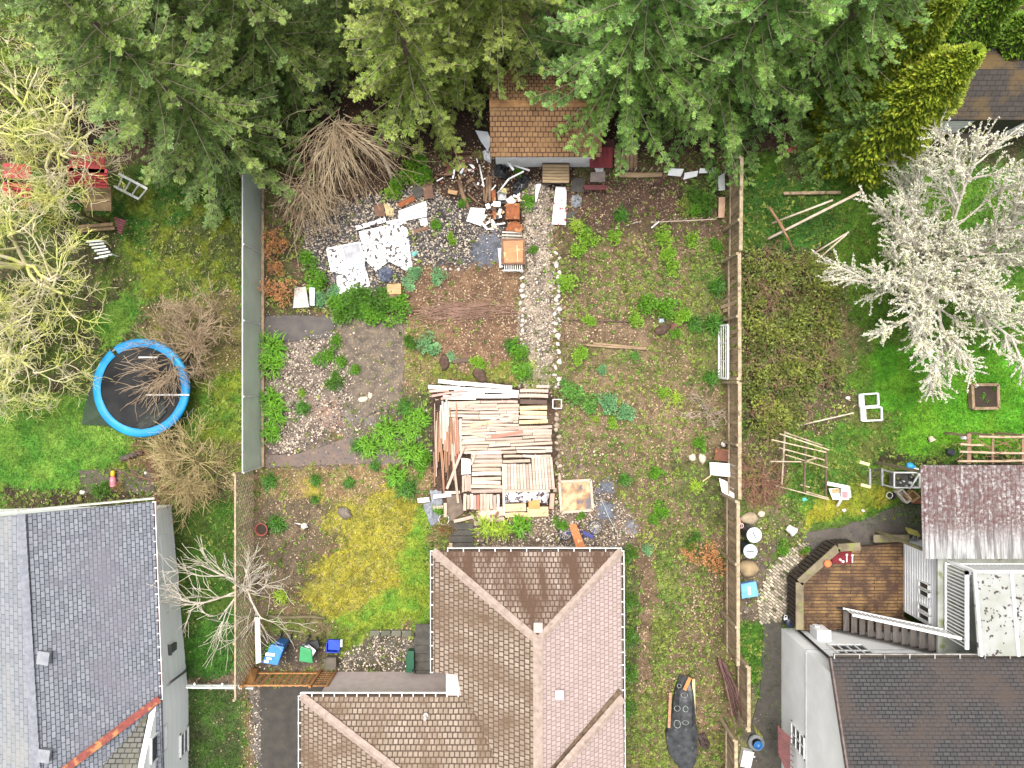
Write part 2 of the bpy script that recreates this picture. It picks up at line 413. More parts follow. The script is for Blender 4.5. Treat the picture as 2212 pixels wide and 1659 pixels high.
# gravel walk bed
zone([(1128, 390), (1192, 390), (1192, 560), (1206, 700), (1190, 840), (1135, 840), (1124, 700), (1134, 560)], (.27, .22, .165), (.14, .11, .085), .3, .18, pebble=520, weed=2)
zone([(1135, 770), (1185, 780), (1190, 840), (1135, 840)], (.16, .17, .05), (.20, .17, .12), .4, .3, pebble=150, weed=50, grass=80)
zone([(1120, 420), (1160, 425), (1155, 450), (1118, 448)], (.07, .12, .02), SOIL, .3, .3, grass=200, weed=30)
# east neighbour
zone([(1600, 330), (5200, 330), (5200, 1130), (1600, 1130)], (.050, .115, .014), (.075, .14, .016), .8, .15, grass=330, weed=14)
zone([(1600, 380), (1800, 380), (1800, 560), (1600, 560)], (.030, .085, .014), (.045, .09, .014), .6, .3, grass=320, weed=30)
zone([(1600, 540), (1800, 540), (1850, 760), (1800, 860), (1740, 930), (1600, 930)], (.035, .038, .016), (.045, .028, .018), .5, .25, weed=50, litter=50, grass=20)
zone([(1800, 600), (1880, 740), (1850, 800), (1790, 830)], (.06, .09, .02), (.11, .085, .04), .4, .3, grass=120, litter=40)
zone([(1690, 850), (1850, 830), (1860, 900), (1760, 940), (1690, 920)], (.07, .055, .032), (.06, .06, .025), .4, .3, litter=70, weed=30)
zone([(1880, 750), (5200, 740), (5200, 950), (2050, 960), (1960, 990), (1890, 980)], (.060, .185, .012), (.085, .19, .014), .9, .2, grass=520)
zone([(1600, 930), (1700, 930), (1700, 1090), (1600, 1090)], (.10, .065, .045), (.05, .05, .022), .4, .3, litter=80, weed=35)
zone([(1700, 940), (1840, 930), (1860, 1060), (1700, 1070)], (.040, .105, .014), (.06, .10, .016), .5, .25, weed=60, grass=160)
zone([(1840, 880), (1950, 900), (1930, 1040), (1850, 1050)], (.055, .135, .014), (.10, .11, .03), .5, .3, grass=280, weed=30)
zone([(1900, 985), (2300, 985), (2300, 1010), (1900, 1015)], (.035, .055, .014), DARK, .4, .3, grass=200, weed=20)
zone([(1770, 1080), (1850, 1050), (1930, 1045), (1950, 1075), (1880, 1105), (1800, 1120), (1745, 1150), (1735, 1200), (1700, 1200), (1735, 1120)], (.21, .20, .02), (.14, .165, .018), .4, .2, grass=140, litter=14)
zone([(1600, 1080), (1720, 1080), (1740, 1180), (1600, 1180)], (.065, .085, .026), (.12, .09, .055), .4, .3, weed=50, litter=40, pebble=8)
zone([(1680, 1190), (1740, 1170), (1720, 1230), (1690, 1230)], (.15, .15, .03), (.12, .11, .05), .3, .3, grass=90, weed=20)
zone([(1595, 1180), (1680, 1170), (1660, 1280), (1640, 1345), (1595, 1345)], (.085, .070, .055), (.10, .075, .05), .4, .2, litter=40, weed=14, pebble=16)
zone([(1594, 1345), (1650, 1345), (1640, 1520), (1600, 1470)], (.040, .105, .012), (.05, .12, .014), .5, .1, grass=420, weed=40)
zone([(1600, 1480), (1640, 1480), (1640, 1720), (1600, 1720)], (.10, .10, .04), (.06, .055, .04), .5, .1, litter=20)
zone([(2000, 290), (2300, 290), (2300, 360), (2000, 360)], (.055, .05, .024), (.04, .07, .016), .5, .3, grass=120, litter=30)
zone([(1690, 290), (1850, 300), (1850, 360), (1700, 380)], SOIL2, (.05, .07, .02), .5, .3, litter=50, weed=20)

for i, (poly, a, b, ps, edge, d) in enumerate(Z):      # the east half of the yard is mostly bare, with thin weeds
    cu = sum(p[0] for p in poly) / len(poly); cv = sum(p[1] for p in poly) / len(poly)
    if 1195 < cu < 1565 and 480 < cv < 1700 and d.get('weed'):
        d['weed'] *= .75; d['grass'] = d.get('grass', 0) * .4
        Z[i] = (poly, tuple(.6 * x + .4 * y for x, y in zip(a, (.140, .096, .060))), tuple(.55 * x + .45 * y for x, y in zip(b, (.085, .056, .036))), ps, edge, d)
def warp(u, v, amt, sc, seed):
    x = u / S; y = v / S
    return u + (fbm(x, y, sc, seed) - .5) * 2 * amt * S * 1.6, v + (fbm(x, y, sc, seed + 50) - .5) * 2 * amt * S * 1.6

def ground_eval(x, y):
    """metres -> albedo and cover densities"""
    n = len(x); jr = np.random.default_rng(3)
    u = x * S + U0 + jr.normal(0, 5, n); v = V0 - y * S + jr.normal(0, 5, n)
    col = np.zeros((n, 3)); col[:] = (.055, .085, .018)
    den = {k: np.zeros(n) for k in ('grass', 'weed', 'pebble', 'litter')}
    den['grass'][:] = 60
    fine = fbm(x, y, .22, 901, 3); mid = fbm(x, y, 1.7, 77, 3)
    for i, (poly, a, b, ps, edge, d) in enumerate(Z):
        pu = [p[0] for p in poly]; pv = [p[1] for p in poly]; mgn = 120
        k = np.nonzero((u > min(pu) - mgn) & (u < max(pu) + mgn) & (v > min(pv) - mgn) & (v < max(pv) + mgn))[0]
        if not len(k): continue
        wu, wv = warp(u[k], v[k], edge, max(.35, edge * 2.2), 100 + i)
        if edge > .1:
            w2u, w2v = warp(wu, wv, edge * .5, .3, 300 + i); wu, wv = w2u, w2v
        ins = inpoly(wu, wv, poly); k = k[ins]
        if not len(k): continue
        f = fbm(x[k], y[k], ps, 500 + i, 4); f = np.clip((f - .36) / .28, 0, 1)[:, None]
        c = np.array(a) * (1 - f) + np.array(b) * f
        col[k] = c
        for q in den: den[q][k] = d.get(q, 0)
    col *= (.55 + .9 * fine)[:, None] * (.8 + .4 * mid)[:, None] * jr.uniform(.8, 1.2, n)[:, None]
    for q in den: den[q] *= np.clip(.25 + 1.5 * fbm(x, y, .5, 33 + len(q), 2), 0, 2)
    return col, den

def build_ground():
    def axis(lo, hi, step, far):
        a = np.arange(lo, hi + step / 2, step); out = []; d = step; t = hi
        while t < far: d *= 1.5; t += d; out.append(t)
        out2 = []; d = step; t = lo
        while t > -far: d *= 1.5; t -= d; out2.append(t)
        return np.array(out2[::-1] + list(a) + out)
    xs = axis(-22.5, 22.5, .075, 300); ys = axis(-17, 17.5, .075, 300)
    X, Y = np.meshgrid(xs, ys); x = X.ravel(); y = Y.ravel()
    col, den = ground_eval(x, y)
    z = -.05 * fbm(x, y, .5, 5, 3) - .02 * fbm(x, y, .12, 8, 2) - .005
    nx = len(xs); ny = len(ys)
    i = np.arange(nx * ny).reshape(ny, nx)
    F = np.stack([i[:-1, :-1], i[:-1, 1:], i[1:, 1:], i[1:, :-1]], -1).reshape(-1, 4)
    m = MV('earth', .95, 0, 26., .6, .15)
    me = make_mesh('ground', np.stack([x, y, z], 1), F, m, True, col)
    tag(add_obj('ground', me), kind='structure')
build_ground()

# ------------------------------------------------------------------ loose cover no one could count
def spread(n):
    x = rng.uniform(-22.3, 22.3, n); y = rng.uniform(-16.6, 13.2, n)
    col, den = ground_eval(x, y)
    return x, y, col, den

def quads(c, ax, bx, cols):
    """n quads centred at c with half axes ax, bx -> V, F, colours"""
    n = len(c)
    V = np.stack([c - ax - bx * .5, c + ax - bx * .35, c + ax + bx * .35, c - ax + bx * .5], 1).reshape(-1, 3)
    F = np.arange(n * 4).reshape(n, 4)
    return V, F, np.repeat(cols, 4, 0)

def kites(p, d, w, cols, base=.15):
    """leaf shapes from root p along d with half width vector w"""
    n = len(p)
    V = np.stack([p, p + d * .45 + w, p + d, p + d * .45 - w], 1).reshape(-1, 3)
    return V, np.arange(n * 4).reshape(n, 4), np.repeat(cols, 4, 0)

def rand_dirs(n, el0, el1):
    a = rng.uniform(0, 2 * PI, n); e = rng.uniform(el0, el1, n)
    return np.stack([np.cos(a) * np.cos(e), np.sin(a) * np.cos(e), np.sin(e)], 1)

def perp(d):
    w = np.cross(d, np.array([0, 0, 1.])); w /= (np.linalg.norm(w, axis=1)[:, None] + 1e-9)
    return w

def cover():
    x, y, col, den = spread(520000)
    area = 44.6 * 29.8; per = len(x) / area
    pick = rng.random(len(x)) * per
    # grass blades
    k = pick < den['grass']; px, py, c = x[k], y[k], col[k]; n = len(px)
    d = rand_dirs(n, .25, 1.1) * rng.uniform(.07, .17, n)[:, None]; w = perp(d) * rng.uniform(.008, .016, n)[:, None]
    g = np.clip(c * rng.uniform(.7, 1.75, n)[:, None], .005, .6); g[:, 1] *= rng.uniform(1.0, 1.25, n)
    V, F, C = kites(np.stack([px, py, np.full(n, -.02)], 1), d, w, g)
    tag(add_obj('grass', make_mesh('grass', V, F, MV('grass_blade', .6, .3, 5, .1), False, C)), 'short mixed green and mossy grass growing over the lawns', 'grass', kind='stuff')
    # small weeds: rosettes of leaves
    x, y, col, den = spread(120000); per = len(x) / area; pick = rng.random(len(x)) * per
    k = pick < den['weed'] * 1.0; px, py = x[k], y[k]; n = len(px); m = 7
    size = rng.uniform(.045, .14, n); hue = fbm(px, py, .9, 61, 2)[:, None]; br = rng.uniform(.45, 1.45, n)[:, None]
    base = (np.array((.085, .175, .024)) * (1 - hue) + np.array((.21, .225, .045)) * hue) * br
    P0 = np.repeat(np.stack([px, py, np.full(n, .0)], 1), m, 0) + rng.normal(0, .022, (n * m, 3)) * [1, 1, .3]
    d = rand_dirs(n * m, .1, .8) * np.repeat(size, m)[:, None] * rng.uniform(.6, 1.2, (n * m, 1)); w = perp(d) * np.repeat(size, m)[:, None] * .26
    V, F, C = kites(P0, d, w, np.repeat(base, m, 0) * rng.uniform(.75, 1.3, (n * m, 1)))
    tag(add_obj('weeds', make_mesh('weeds', V, F, MV('weed_leaf', .6, .3, 5, .1), False, C)), 'low green weeds spread over the bare soil of the yard', 'weeds', kind='stuff')
    # straw, twigs and dead leaves
    x, y, col, den = spread(260000); per = len(x) / area; pick = rng.random(len(x)) * per
    k = pick < den['litter'] * 1.35; px, py = x[k], y[k]; n = len(px)
    d = rand_dirs(n, -.05, .25) * rng.uniform(.035, .12, n)[:, None]; w = perp(d) * np.where(rng.random(n) < .5, rng.uniform(.016, .034, n), rng.uniform(.006, .012, n))[:, None]
    t = rng.random((n, 1)); c = np.array((.44, .33, .20)) * t + np.array((.085, .045, .028)) * (1 - t); c *= rng.uniform(.6, 1.35, (n, 1))
    V, F, C = kites(np.stack([px, py, np.full(n, .004)], 1), d, w, c)
    tag(add_obj('leaf_litter', make_mesh('leaf_litter', V, F, MV('dead_leaf', .85, .1, 5, .1), False, C)), 'tan straw, twigs and dead leaves strewn over the soil', 'litter', kind='stuff')
    # pebbles
    x, y, col, den = spread(560000); per = len(x) / area; pick = rng.random(len(x)) * per
    k = pick < den['pebble'] * .62; px, py = x[k], y[k]; n = len(px)
    r = rng.uniform(.018, .044, n) * rng.choice([.8, 1., 1.35], n, p=[.5, .35, .15])
    t = rng.random((n, 1)); c = np.where(t < .62, np.array((.42, .355, .28)), np.where(t < .82, np.array((.20, .16, .13)), np.array((.055, .05, .05)))) * rng.uniform(.6, 1.45, (n, 1))
    a = rng.uniform(0, 2 * PI, (n, 1)) + np.arange(6)[None] * 2 * PI / 6
    rr = r[:, None] * rng.uniform(.7, 1.2, (n, 6)); st = rng.uniform(.6, 1.2, (n, 1))
    lo = np.stack([px[:, None] + np.cos(a) * rr, py[:, None] + np.sin(a) * rr * st, np.full((n, 6), -.012)], -1)
    hi = np.stack([px[:, None] + np.cos(a) * rr * .55, py[:, None] + np.sin(a) * rr * .55 * st, r[:, None] * rng.uniform(.5, .9, (n, 6))], -1)
    V = np.concatenate([lo, hi], 1).reshape(-1, 3); b = np.arange(n) * 12
    F = np.concatenate([np.stack([b + i, b + (i + 1) % 6, b + 6 + (i + 1) % 6, b + 6 + i], 1) for i in range(6)] +
                       [np.stack([b + 6, b + 7, b + 8, b + 9], 1), np.stack([b + 6, b + 9, b + 10, b + 11], 1)])
    tag(add_obj('gravel', make_mesh('gravel', V, F, MV('pebble', .8, 0, 40, .2), False, np.repeat(c, 12, 0))), 'loose pale and dark pebbles of the gravel beds and walk', 'gravel', kind='stuff')
cover()
# ------------------------------------------------------------------ hard ground: thin sheets just above the soil
def ragged(poly, step=18, j=2.5, rough=True):
    out = []
    n = len(poly)
    for i in range(n):
        (a, b), (c, d) = poly[i], poly[(i + 1) % n]
        L = math.hypot(c - a, d - b); m = max(1, int(L / step))
        for q in range(m):
            t = q / m; out.append((a + (c - a) * t + random.uniform(-j, j), b + (d - b) * t + random.uniform(-j, j)))
    return out
def sheet(name, poly, mat, z=.004, j=0, t=.1, label=None):
    pts = [P(u, v) for u, v in (ragged(poly, 14, j) if j else poly)]
    b = MB().prism(pts, z - t, z); return b.build(name, mat, kind='structure', label=label)

asphalt = M('asphalt', (.034, .031, .027), (.052, .046, .038), 3, .9, c3=(.10, .095, .08), s3=30, t3=(.68, .72), bp=.15)
sheet('driveway', [(562, 1490), (575, 1482), (720, 1476), (960, 1470), (960, 1830), (566, 1830)], asphalt, label='dark asphalt drive beside the tiled house')
sheet('pavement', [(1650, 1345), (1692, 1345), (1690, 1500), (1684, 1600), (1690, 1830), (1600, 1830), (1626, 1560), (1642, 1500)], M('asphalt_worn', (.058, .050, .042), (.038, .034, .030), 4, .9, c3=(.13, .12, .10), s3=22, t3=(.66, .7), bp=.15), j=1.5)
conc_dark = M('concrete_dark', (.060, .050, .046), (.082, .070, .058), 2.2, .85, c3=(.17, .15, .13), s3=26, t3=(.68, .72), bp=.15)
sheet('yard_path', [(1728, 1160), (1760, 1145), (1812, 1140), (1870, 1118), (1930, 1098), (1958, 1065), (2010, 1060), (2010, 1200), (1880, 1195), (1800, 1180), (1745, 1200)], conc_dark, j=2.5)
sheet('doorstep_path', [(168, 1016), (240, 1013), (330, 1015), (335, 1062), (180, 1064)], M('concrete_west', (.085, .070, .055), (.055, .046, .036), 3, .9, c3=(.15, .13, .1), s3=20, t3=(.66, .7)), j=2)
pat1 = M('patio_slab_dark', (.064, .056, .055), (.092, .080, .070), 2.0, .85, c3=(.20, .17, .13), s3=18, t3=(.70, .73), bp=.2)
pat2 = M('patio_slab_brown', (.135, .105, .078), (.066, .054, .042), 2.6, .9, lo=.36, hi=.64, c3=(.21, .165, .11), s3=12, t3=(.58, .64), bp=.2)
sheet('patio', [(572, 683), (722, 682), (722, 727), (650, 735), (572, 738)], pat1, .006, j=2)
sheet('patio', [(735, 690), (790, 695), (868, 682), (872, 780), (870, 862), (830, 880), (790, 900), (752, 868), (768, 800), (740, 740)], pat2, .006, j=2.5)
sheet('patio', [(575, 985), (640, 980), (700, 962), (760, 940), (790, 985), (870, 975), (872, 1000), (660, 1006), (575, 1009)], M('patio_slab_rosy', (.105, .085, .076), (.15, .105, .082), 2.4, .9, c3=(.06, .05, .045), s3=9, t3=(.58, .66)), .006, j=2)
def paver_mat():
    m, nt, b = _new('paver')
    vec = coords(nt, 'Object'); v = nd(nt, 'ShaderNodeTexVoronoi', Scale=5.2); nt.links.new(vec, v.inputs['Vector'])
    e = nd(nt, 'ShaderNodeTexVoronoi', Scale=5.2); e.feature = 'DISTANCE_TO_EDGE'; nt.links.new(vec, e.inputs['Vector'])
    col = mixc(nt, ramp(nt, v.outputs['Color'], .2, .8), (.26, .215, .165), (.17, .13, .10))
    col = mixc(nt, ramp(nt, e.outputs['Distance'], .03, .10), (.05, .045, .03), col)
    nt.links.new(col, b.inputs['Base Color']); b.inputs['Roughness'].default_value = .9
    return m
# brick paved walk: every brick modelled in one paved sheet (surface pattern)
def paver_walk():
    poly = [(1745, 1168), (1752, 1188), (1720, 1240), (1712, 1300), (1700, 1345), (1640, 1345), (1636, 1300), (1660, 1230), (1690, 1195)]
    b = MB(); ang = R(38); u = 1620
    base = [P(a, c) for a, c in ragged(poly, 12, 2)]
    s = MB().prism(base, -.1, .004); s.build('paver_bed', M('paver_bed', (.055, .05, .035), (.085, .085, .03), 5, .95), kind='structure')
    for i in range(-40, 40):
        for k in range(-40, 40):
            x = i * 10.6 + (k % 2) * 5.3; y = k * 5.6
            uu = 1690 + x * math.cos(ang) - y * math.sin(ang); vv = 1260 + x * math.sin(ang) + y * math.cos(ang)
            if inpoly(np.array([uu]), np.array([vv]), poly)[0] and random.random() < .93:
                c = P(uu, vv); b.box((c.x, c.y, .012), (.175, .080, .03), -ang + random.uniform(-.12, .12))
    cs = []
    for f in range(len(b.V) // 8): q = random.uniform(.45, 1.25); cs += [(.36 * q, .30 * q, .235 * q)] * 8
    me = make_mesh('paver_path', b.V, b.F, MV('paver_brick', .9, 0, 8, .35), cols=cs); tag(add_obj('paver_path', me), kind='structure')
paver_walk()

# ------------------------------------------------------------------ vegetation generators
def leaf_mesh(name, V, F, C, mat): return make_mesh(name, V, F, mat, False, C)
NEEDLE = MV('conifer_needle', .55, .34, 1.1, .30, .35)
LEAF = MV('broad_leaf', .5, .28, 2.5, .35, .4)
BARKM = M('bark_grey', (.17, .125, .09), (.085, .06, .042), 8, .95, stretch=(1, 1, .25))
TWIGM = M('bare_twig', (.70, .62, .44), (.46, .40, .25), 1.4, .9, c3=(.55, .56, .16), s3=1.1, t3=(.42, .56))
TWIGB = M('brown_twig', (.46, .35, .23), (.26, .18, .11), 1.5, .9)
TWIGG = M('golden_twig', (.46, .37, .18), (.30, .22, .11), 1.5, .9)
TWIGW = M('pale_twig', (.56, .50, .41), (.38, .33, .26), 1.4, .9)
TWIGR = M('reddish_twig', (.30, .16, .10), (.20, .10, .065), 1.6, .9)

def conifer(seed, height, rad, z0=.8, nb=120, ca=(.030, .085, .022), cb=(.060, .130, .030), tip=(.115, .20, .095), dens=1.0, needle=.125):
    """foliage arrays + (trunk, branches) mesh builder, standing at the origin"""
    r = np.random.default_rng(seed); AV = []; AC = []; b = MB(); bb = MB()
    b.tube([(0, 0, 0), (.03, .02, height * .5), (0, 0, height)], .24 * rad / 3.5, 8, .02)
    for i in range(nb):
        t = ((i + r.random()) / nb) ** 1.15; h = z0 + (height - z0) * t
        L = max(.35, rad * (1 - t) ** .72 * r.uniform(.72, 1.12)); az = i * 2.39996 + r.uniform(-.35, .35)
        el = -.22 + .75 * t + r.uniform(-.12, .12); sag = .16 * (1 - t)
        out = np.array((math.cos(az), math.sin(az), 0)); side = np.array((-math.sin(az), math.cos(az), 0))
        ns = 9; ts = np.linspace(0, 1, ns)
        bend = r.uniform(-.18, .18)
        ax = lambda q: out[None] * (L * q * math.cos(el))[:, None] + side[None] * (bend * L * q * q)[:, None] + np.array((0, 0, 1.))[None] * (L * (q * math.sin(el) - sag * q + .12 * q ** 3))[:, None] + np.array((0, 0, h))
        p = ax(ts)
        bb.tube([tuple(q) for q in p[::2]], .022, 4, .006, cap=False)
        m = max(7, int(dens * (7 + L * 8)))
        cl = ca + (np.array(cb) - ca) * r.uniform(0, 1)
        for sgn in (-1, 1):
            q = np.sort(r.uniform(.10, 1, m)); o = ax(q); e = ax(np.minimum(q + .02, 1.03)) - o; e /= np.linalg.norm(e, axis=1)[:, None] + 1e-9
            lat = np.cross(e, [0, 0, 1.]); lat /= np.linalg.norm(lat, axis=1)[:, None] + 1e-9; lat *= sgn
            a = r.uniform(.75, 1.1, m)[:, None]
            d = e * np.cos(a) + lat * np.sin(a) + np.array((0, 0, 1.)) * r.uniform(-.30, .12, (m, 1))
            d /= np.linalg.norm(d, axis=1)[:, None]
            tl = ((.16 + .30 * L / 3 * (1 - q * .72)) * r.uniform(.6, 1.2, m))
            shade = r.uniform(.42, 1.6, (m, 1)); cc = cl * shade
            # the twig itself
            w = np.cross(d, np.array((0, 0, 1.)) + r.normal(0, .38, (m, 3))); w /= np.linalg.norm(w, axis=1)[:, None] + 1e-9
            V, F, C = kites(o, d * (tl * 1.1)[:, None], w * .026, cc * .9); AV.append(V); AC.append(C)
            k = 5
            s = (np.arange(k) + .6)[None] / k; s = s + r.uniform(-.06, .06, (m, k))
            for sg in (-1, 1):
                oo = (o[:, None] + d[:, None] * (tl[:, None] * s)[..., None]).reshape(-1, 3)
                dd = np.repeat(d, k, 0); ww = np.repeat(w, k, 0) * sg
                an = r.uniform(.6, 1.0, (m * k, 1)); nl = needle * r.uniform(.6, 1.25, (m * k, 1)) * (1.15 - .5 * s.reshape(-1, 1))
                nd_ = dd * np.cos(an) + ww * np.sin(an) + np.array((0, 0, 1.)) * r.uniform(-.15, .35, (m * k, 1))
                wv = np.cross(nd_, [0, 0, 1.]); wv /= np.linalg.norm(wv, axis=1)[:, None] + 1e-9
                tf = np.clip(s.reshape(-1, 1) * r.uniform(.2, 1.1, (m * k, 1)) - .25, 0, 1) * np.repeat(q, k)[:, None] ** 2
                cN = np.repeat(cc, k, 0) * (1 - tf) + np.array(tip) * tf
                V, F, C = kites(oo, nd_ * nl, wv * (.014 + .010 * r.random((m * k, 1))), cN * r.uniform(.75, 1.25, (m * k, 1))); AV.append(V); AC.append(C)
    V = np.concatenate(AV); C = np.concatenate(AC); F = np.arange(len(V)).reshape(-1, 4)
    return V, F, C, b, bb

def put_tree(name, label, group, loc, meshes, rot=0, sc=1., cat='tree', names=('crown', 'trunk', 'limbs'), src=None):
    t = thing(name, label, cat, loc, group)
    t.rotation_euler = (0, 0, rot); t.scale = (sc,) * 3 if not isinstance(sc, tuple) else sc
    for n, me in zip(names, meshes):
        if me: add_obj(n, me, t)
    return t

def conifer_meshes(seed, mat=NEEDLE, **k):
    V, F, C, b, bb = conifer(seed, **k)
    return (leaf_mesh('crown', V, F, C, mat), make_mesh('trunk', b.V, b.F, BARKM, True), make_mesh('limbs', bb.V, bb.F, M('conifer_limb', (.42, .36, .25), (.26, .21, .14), 5, .95)))

# ---- bare branching plants
def grow(r, p, d, L, rad, depth, out, wander=.22, lift=.10, kids=(3, 5), shrink=.62, spread_=(.5, 1.0), minr=.011, droop=0.):
    n = 5 if L > .5 else 4; pts = [p]; seg = L / n; q = p.copy(); dd = d / np.linalg.norm(d)
    for i in range(n):
        dd = dd + r.normal(0, wander, 3) + np.array((0, 0, lift - droop * (i / n)))
        dd /= np.linalg.norm(dd); q = q + dd * seg
        if q[2] < .05: q[2] = .05 + abs(r.normal(0, .03))
        pts.append(q.copy())
    out.append((pts, max(minr, rad), max(minr * .75, rad * .5), depth))
    if depth == 0: return
    for i in range(r.integers(kids[0], kids[1] + 1)):
        t = r.uniform(.25, 1.0); k = min(n - 1, int(t * n)); f = t * n - k
        o = pts[k] * (1 - f) + pts[k + 1] * f
        dv = pts[k + 1] - pts[k]; dv /= np.linalg.norm(dv)
        rv = r.normal(0, 1, 3); rv -= dv * rv.dot(dv); rv /= np.linalg.norm(rv) + 1e-9
        a = r.uniform(*spread_)
        grow(r, o, dv * math.cos(a) + rv * math.sin(a), L * shrink * r.uniform(.75, 1.2), rad * .55, depth - 1, out, wander, lift, kids, shrink, spread_, minr, droop)

def tubes_mesh(name, segs, mat, sides=3):
    b = MB()
    for pts, r0, r1, dp in segs: b.tube([tuple(p) for p in pts], r0, 5 if r0 > .04 else sides, r1, cap=False)
    return make_mesh(name, b.V, b.F, mat, True)

def bare_tree(seed, height, spread_r, mat, stems=1, depth=4, trunk_r=.12, **kw):
    r = np.random.default_rng(seed); out = []
    tr = []
    if stems == 1:
        th = height * .28; tp = [np.array((0, 0, 0.)), np.array((r.normal(0, .1), r.normal(0, .1), th))]
        tr.append((tp, trunk_r, trunk_r * .8, 9))
        for i in range(6):
            a = i * 2 * PI / 6 + r.uniform(-.4, .4); e = r.uniform(.35, 1.0)
            L = spread_r * r.uniform(.5, .72)
            grow(r, tp[1], np.array((math.cos(a) * math.cos(e), math.sin(a) * math.cos(e), math.sin(e))), L, trunk_r * .5, depth, out, **kw)
    else:
        for i in range(stems):
            a = r.uniform(0, 2 * PI); e = r.uniform(.35, 1.25)
            L = spread_r * r.uniform(.6, .95)
            grow(r, np.array((math.cos(a) * .12, math.sin(a) * .12, 0)), np.array((math.cos(a) * math.cos(e), math.sin(a) * math.cos(e), math.sin(e))), L, trunk_r * .4, depth, out, **kw)
    big = [s for s in out if s[3] >= depth] ; small = [s for s in out if s[3] < depth]
    return tr + big, small, out

def bare_thing(name, label, group, loc, seed, height, rad, mat, cat='bare tree', **kw):
    big, small, out = bare_tree(seed, height, rad, mat, **kw)
    t = thing(name, label, cat, loc, group)
    add_obj('trunk', tubes_mesh('trunk', big, mat, 5), t); add_obj('twigs', tubes_mesh('twigs', small, mat), t)
    return t

# ---- leafy bushes
def bush_arrays(seed, rad, height, n, leaf, ca, cb, lumps=7, flat=.0, dirup=.2):
    r = np.random.default_rng(seed)
    cs = np.stack([r.uniform(-.6, .6, lumps) * rad, r.uniform(-.6, .6, lumps) * rad, r.uniform(.3, .75, lumps) * height], 1)
    rs = r.uniform(.32, .55, lumps) * rad
    i = r.integers(0, lumps, n); d = rand_dirs(n, -.3, 1.5)
    rr = rs[i] * r.uniform(.55, 1.05, n) ** .6
    p = cs[i] + d * rr[:, None] * np.array((1, 1, min(1.2, height / rad)))
    p[:, 2] = np.maximum(p[:, 2], .03)
    tone = r.uniform(0, 1, lumps)[i][:, None] * .6 + r.uniform(0, .4, (n, 1))
    c = (np.array(ca) * (1 - tone) + np.array(cb) * tone) * r.uniform(.7, 1.3, (n, 1))
    ld = d * .5 + rand_dirs(n, -.2, .7) + np.array((0, 0, dirup)); ld /= np.linalg.norm(ld, axis=1)[:, None]
    l = leaf * r.uniform(.6, 1.3, (n, 1))
    w = np.cross(ld, r.normal(0, 1, (n, 3)) * .35 + np.array((0, 0, 1.))); w /= np.linalg.norm(w, axis=1)[:, None] + 1e-9
    return kites(p, ld * l, w * l * .27, c)
def strap_arrays(seed, rad, height, n, ca, cb, width=.018):
    """clump of arching strap leaves"""
    r = np.random.default_rng(seed); az = r.uniform(0, 2 * PI, n); L = rad * r.uniform(.45, 1.1, n)
    o = np.stack([r.normal(0, rad * .28, n), r.normal(0, rad * .28, n), np.zeros(n)], 1)
    d = np.stack([np.cos(az), np.sin(az), np.zeros(n)], 1); w = np.stack([-np.sin(az), np.cos(az), np.zeros(n)], 1) * (width * r.uniform(.7, 1.2, n))[:, None]
    t = r.random((n, 1)); c = (np.array(ca) * (1 - t) + np.array(cb) * t) * r.uniform(.75, 1.25, (n, 1))
    V = []; C = []
    hh = height * r.uniform(.6, 1.1, n); pr = [(0, 0, .8), (.35, .75, 1.), (.72, .95, .8), (1., .62, .15)]
    P4 = [o + d * (L * a)[:, None] + np.array((0, 0, 1.)) * (hh * b)[:, None] for a, b, k in pr]
    for j in range(3):
        V.append(np.stack([P4[j] - w * pr[j][2], P4[j] + w * pr[j][2], P4[j + 1] + w * pr[j + 1][2], P4[j + 1] - w * pr[j + 1][2]], 1).reshape(-1, 3)); C.append(np.repeat(c * (.8 + .2 * j), 4, 0))
    V = np.concatenate(V); return V, np.arange(len(V)).reshape(-1, 4), np.concatenate(C)

PROTO = {}
def proto(kind, i):
    key = (kind, i)
    if key in PROTO: return PROTO[key]
    s = 1000 + i * 17 + sum(map(ord, kind))
    if kind == 'strap': a = strap_arrays(s, .42, .34, 130, (.050, .150, .012), (.105, .23, .022), .017)
    elif kind == 'strapdark': a = strap_arrays(s, .42, .34, 120, (.026, .085, .012), (.05, .14, .016), .015)
    elif kind == 'lime': a = strap_arrays(s, .42, .38, 110, (.13, .22, .02), (.20, .28, .04), .017)
    elif kind == 'herb': a = bush_arrays(s, .42, .30, 420, .10, (.045, .135, .030), (.10, .21, .045), 8)
    elif kind == 'blue': a = bush_arrays(s, .42, .32, 520, .085, (.055, .155, .070), (.13, .26, .13), 8)
    elif kind == 'dark': a = bush_arrays(s, .42, .34, 560, .085, (.024, .072, .010), (.055, .13, .014), 8)
    elif kind == 'green': a = bush_arrays(s, .42, .34, 520, .085, (.040, .125, .010), (.085, .19, .016), 8)
    elif kind == 'fresh': a = bush_arrays(s, .42, .22, 420, .09, (.085, .19, .018), (.15, .26, .03), 8)
    elif kind == 'brownbush': a = bush_arrays(s, .42, .45, 560, .06, (.20, .095, .045), (.34, .18, .085), 6)
    elif kind == 'x': a = None
    elif kind == 'redbush': a = bush_arrays(s, .42, .3, 420, .05, (.15, .06, .035), (.10, .11, .03), 6)
    a = (a[0], a[1], a[2] * np.array((1.65, 1.55, 1.35)))
    PROTO[key] = leaf_mesh(kind + '_plant', *a, LEAF); return PROTO[key]
# ------------------------------------------------------------------ buildings
def on_plane(u, v, pl):
    """the place on a sloping plane (three points) that is measured at u,v"""
    a, b, c = [Vector(p) for p in pl]; n = (b - a).cross(c - a)
    o = Vector((0, 0, H)); g = P(u, v, 0); d = g - o
    t = n.dot(a - o) / n.dot(d); return o + d * t

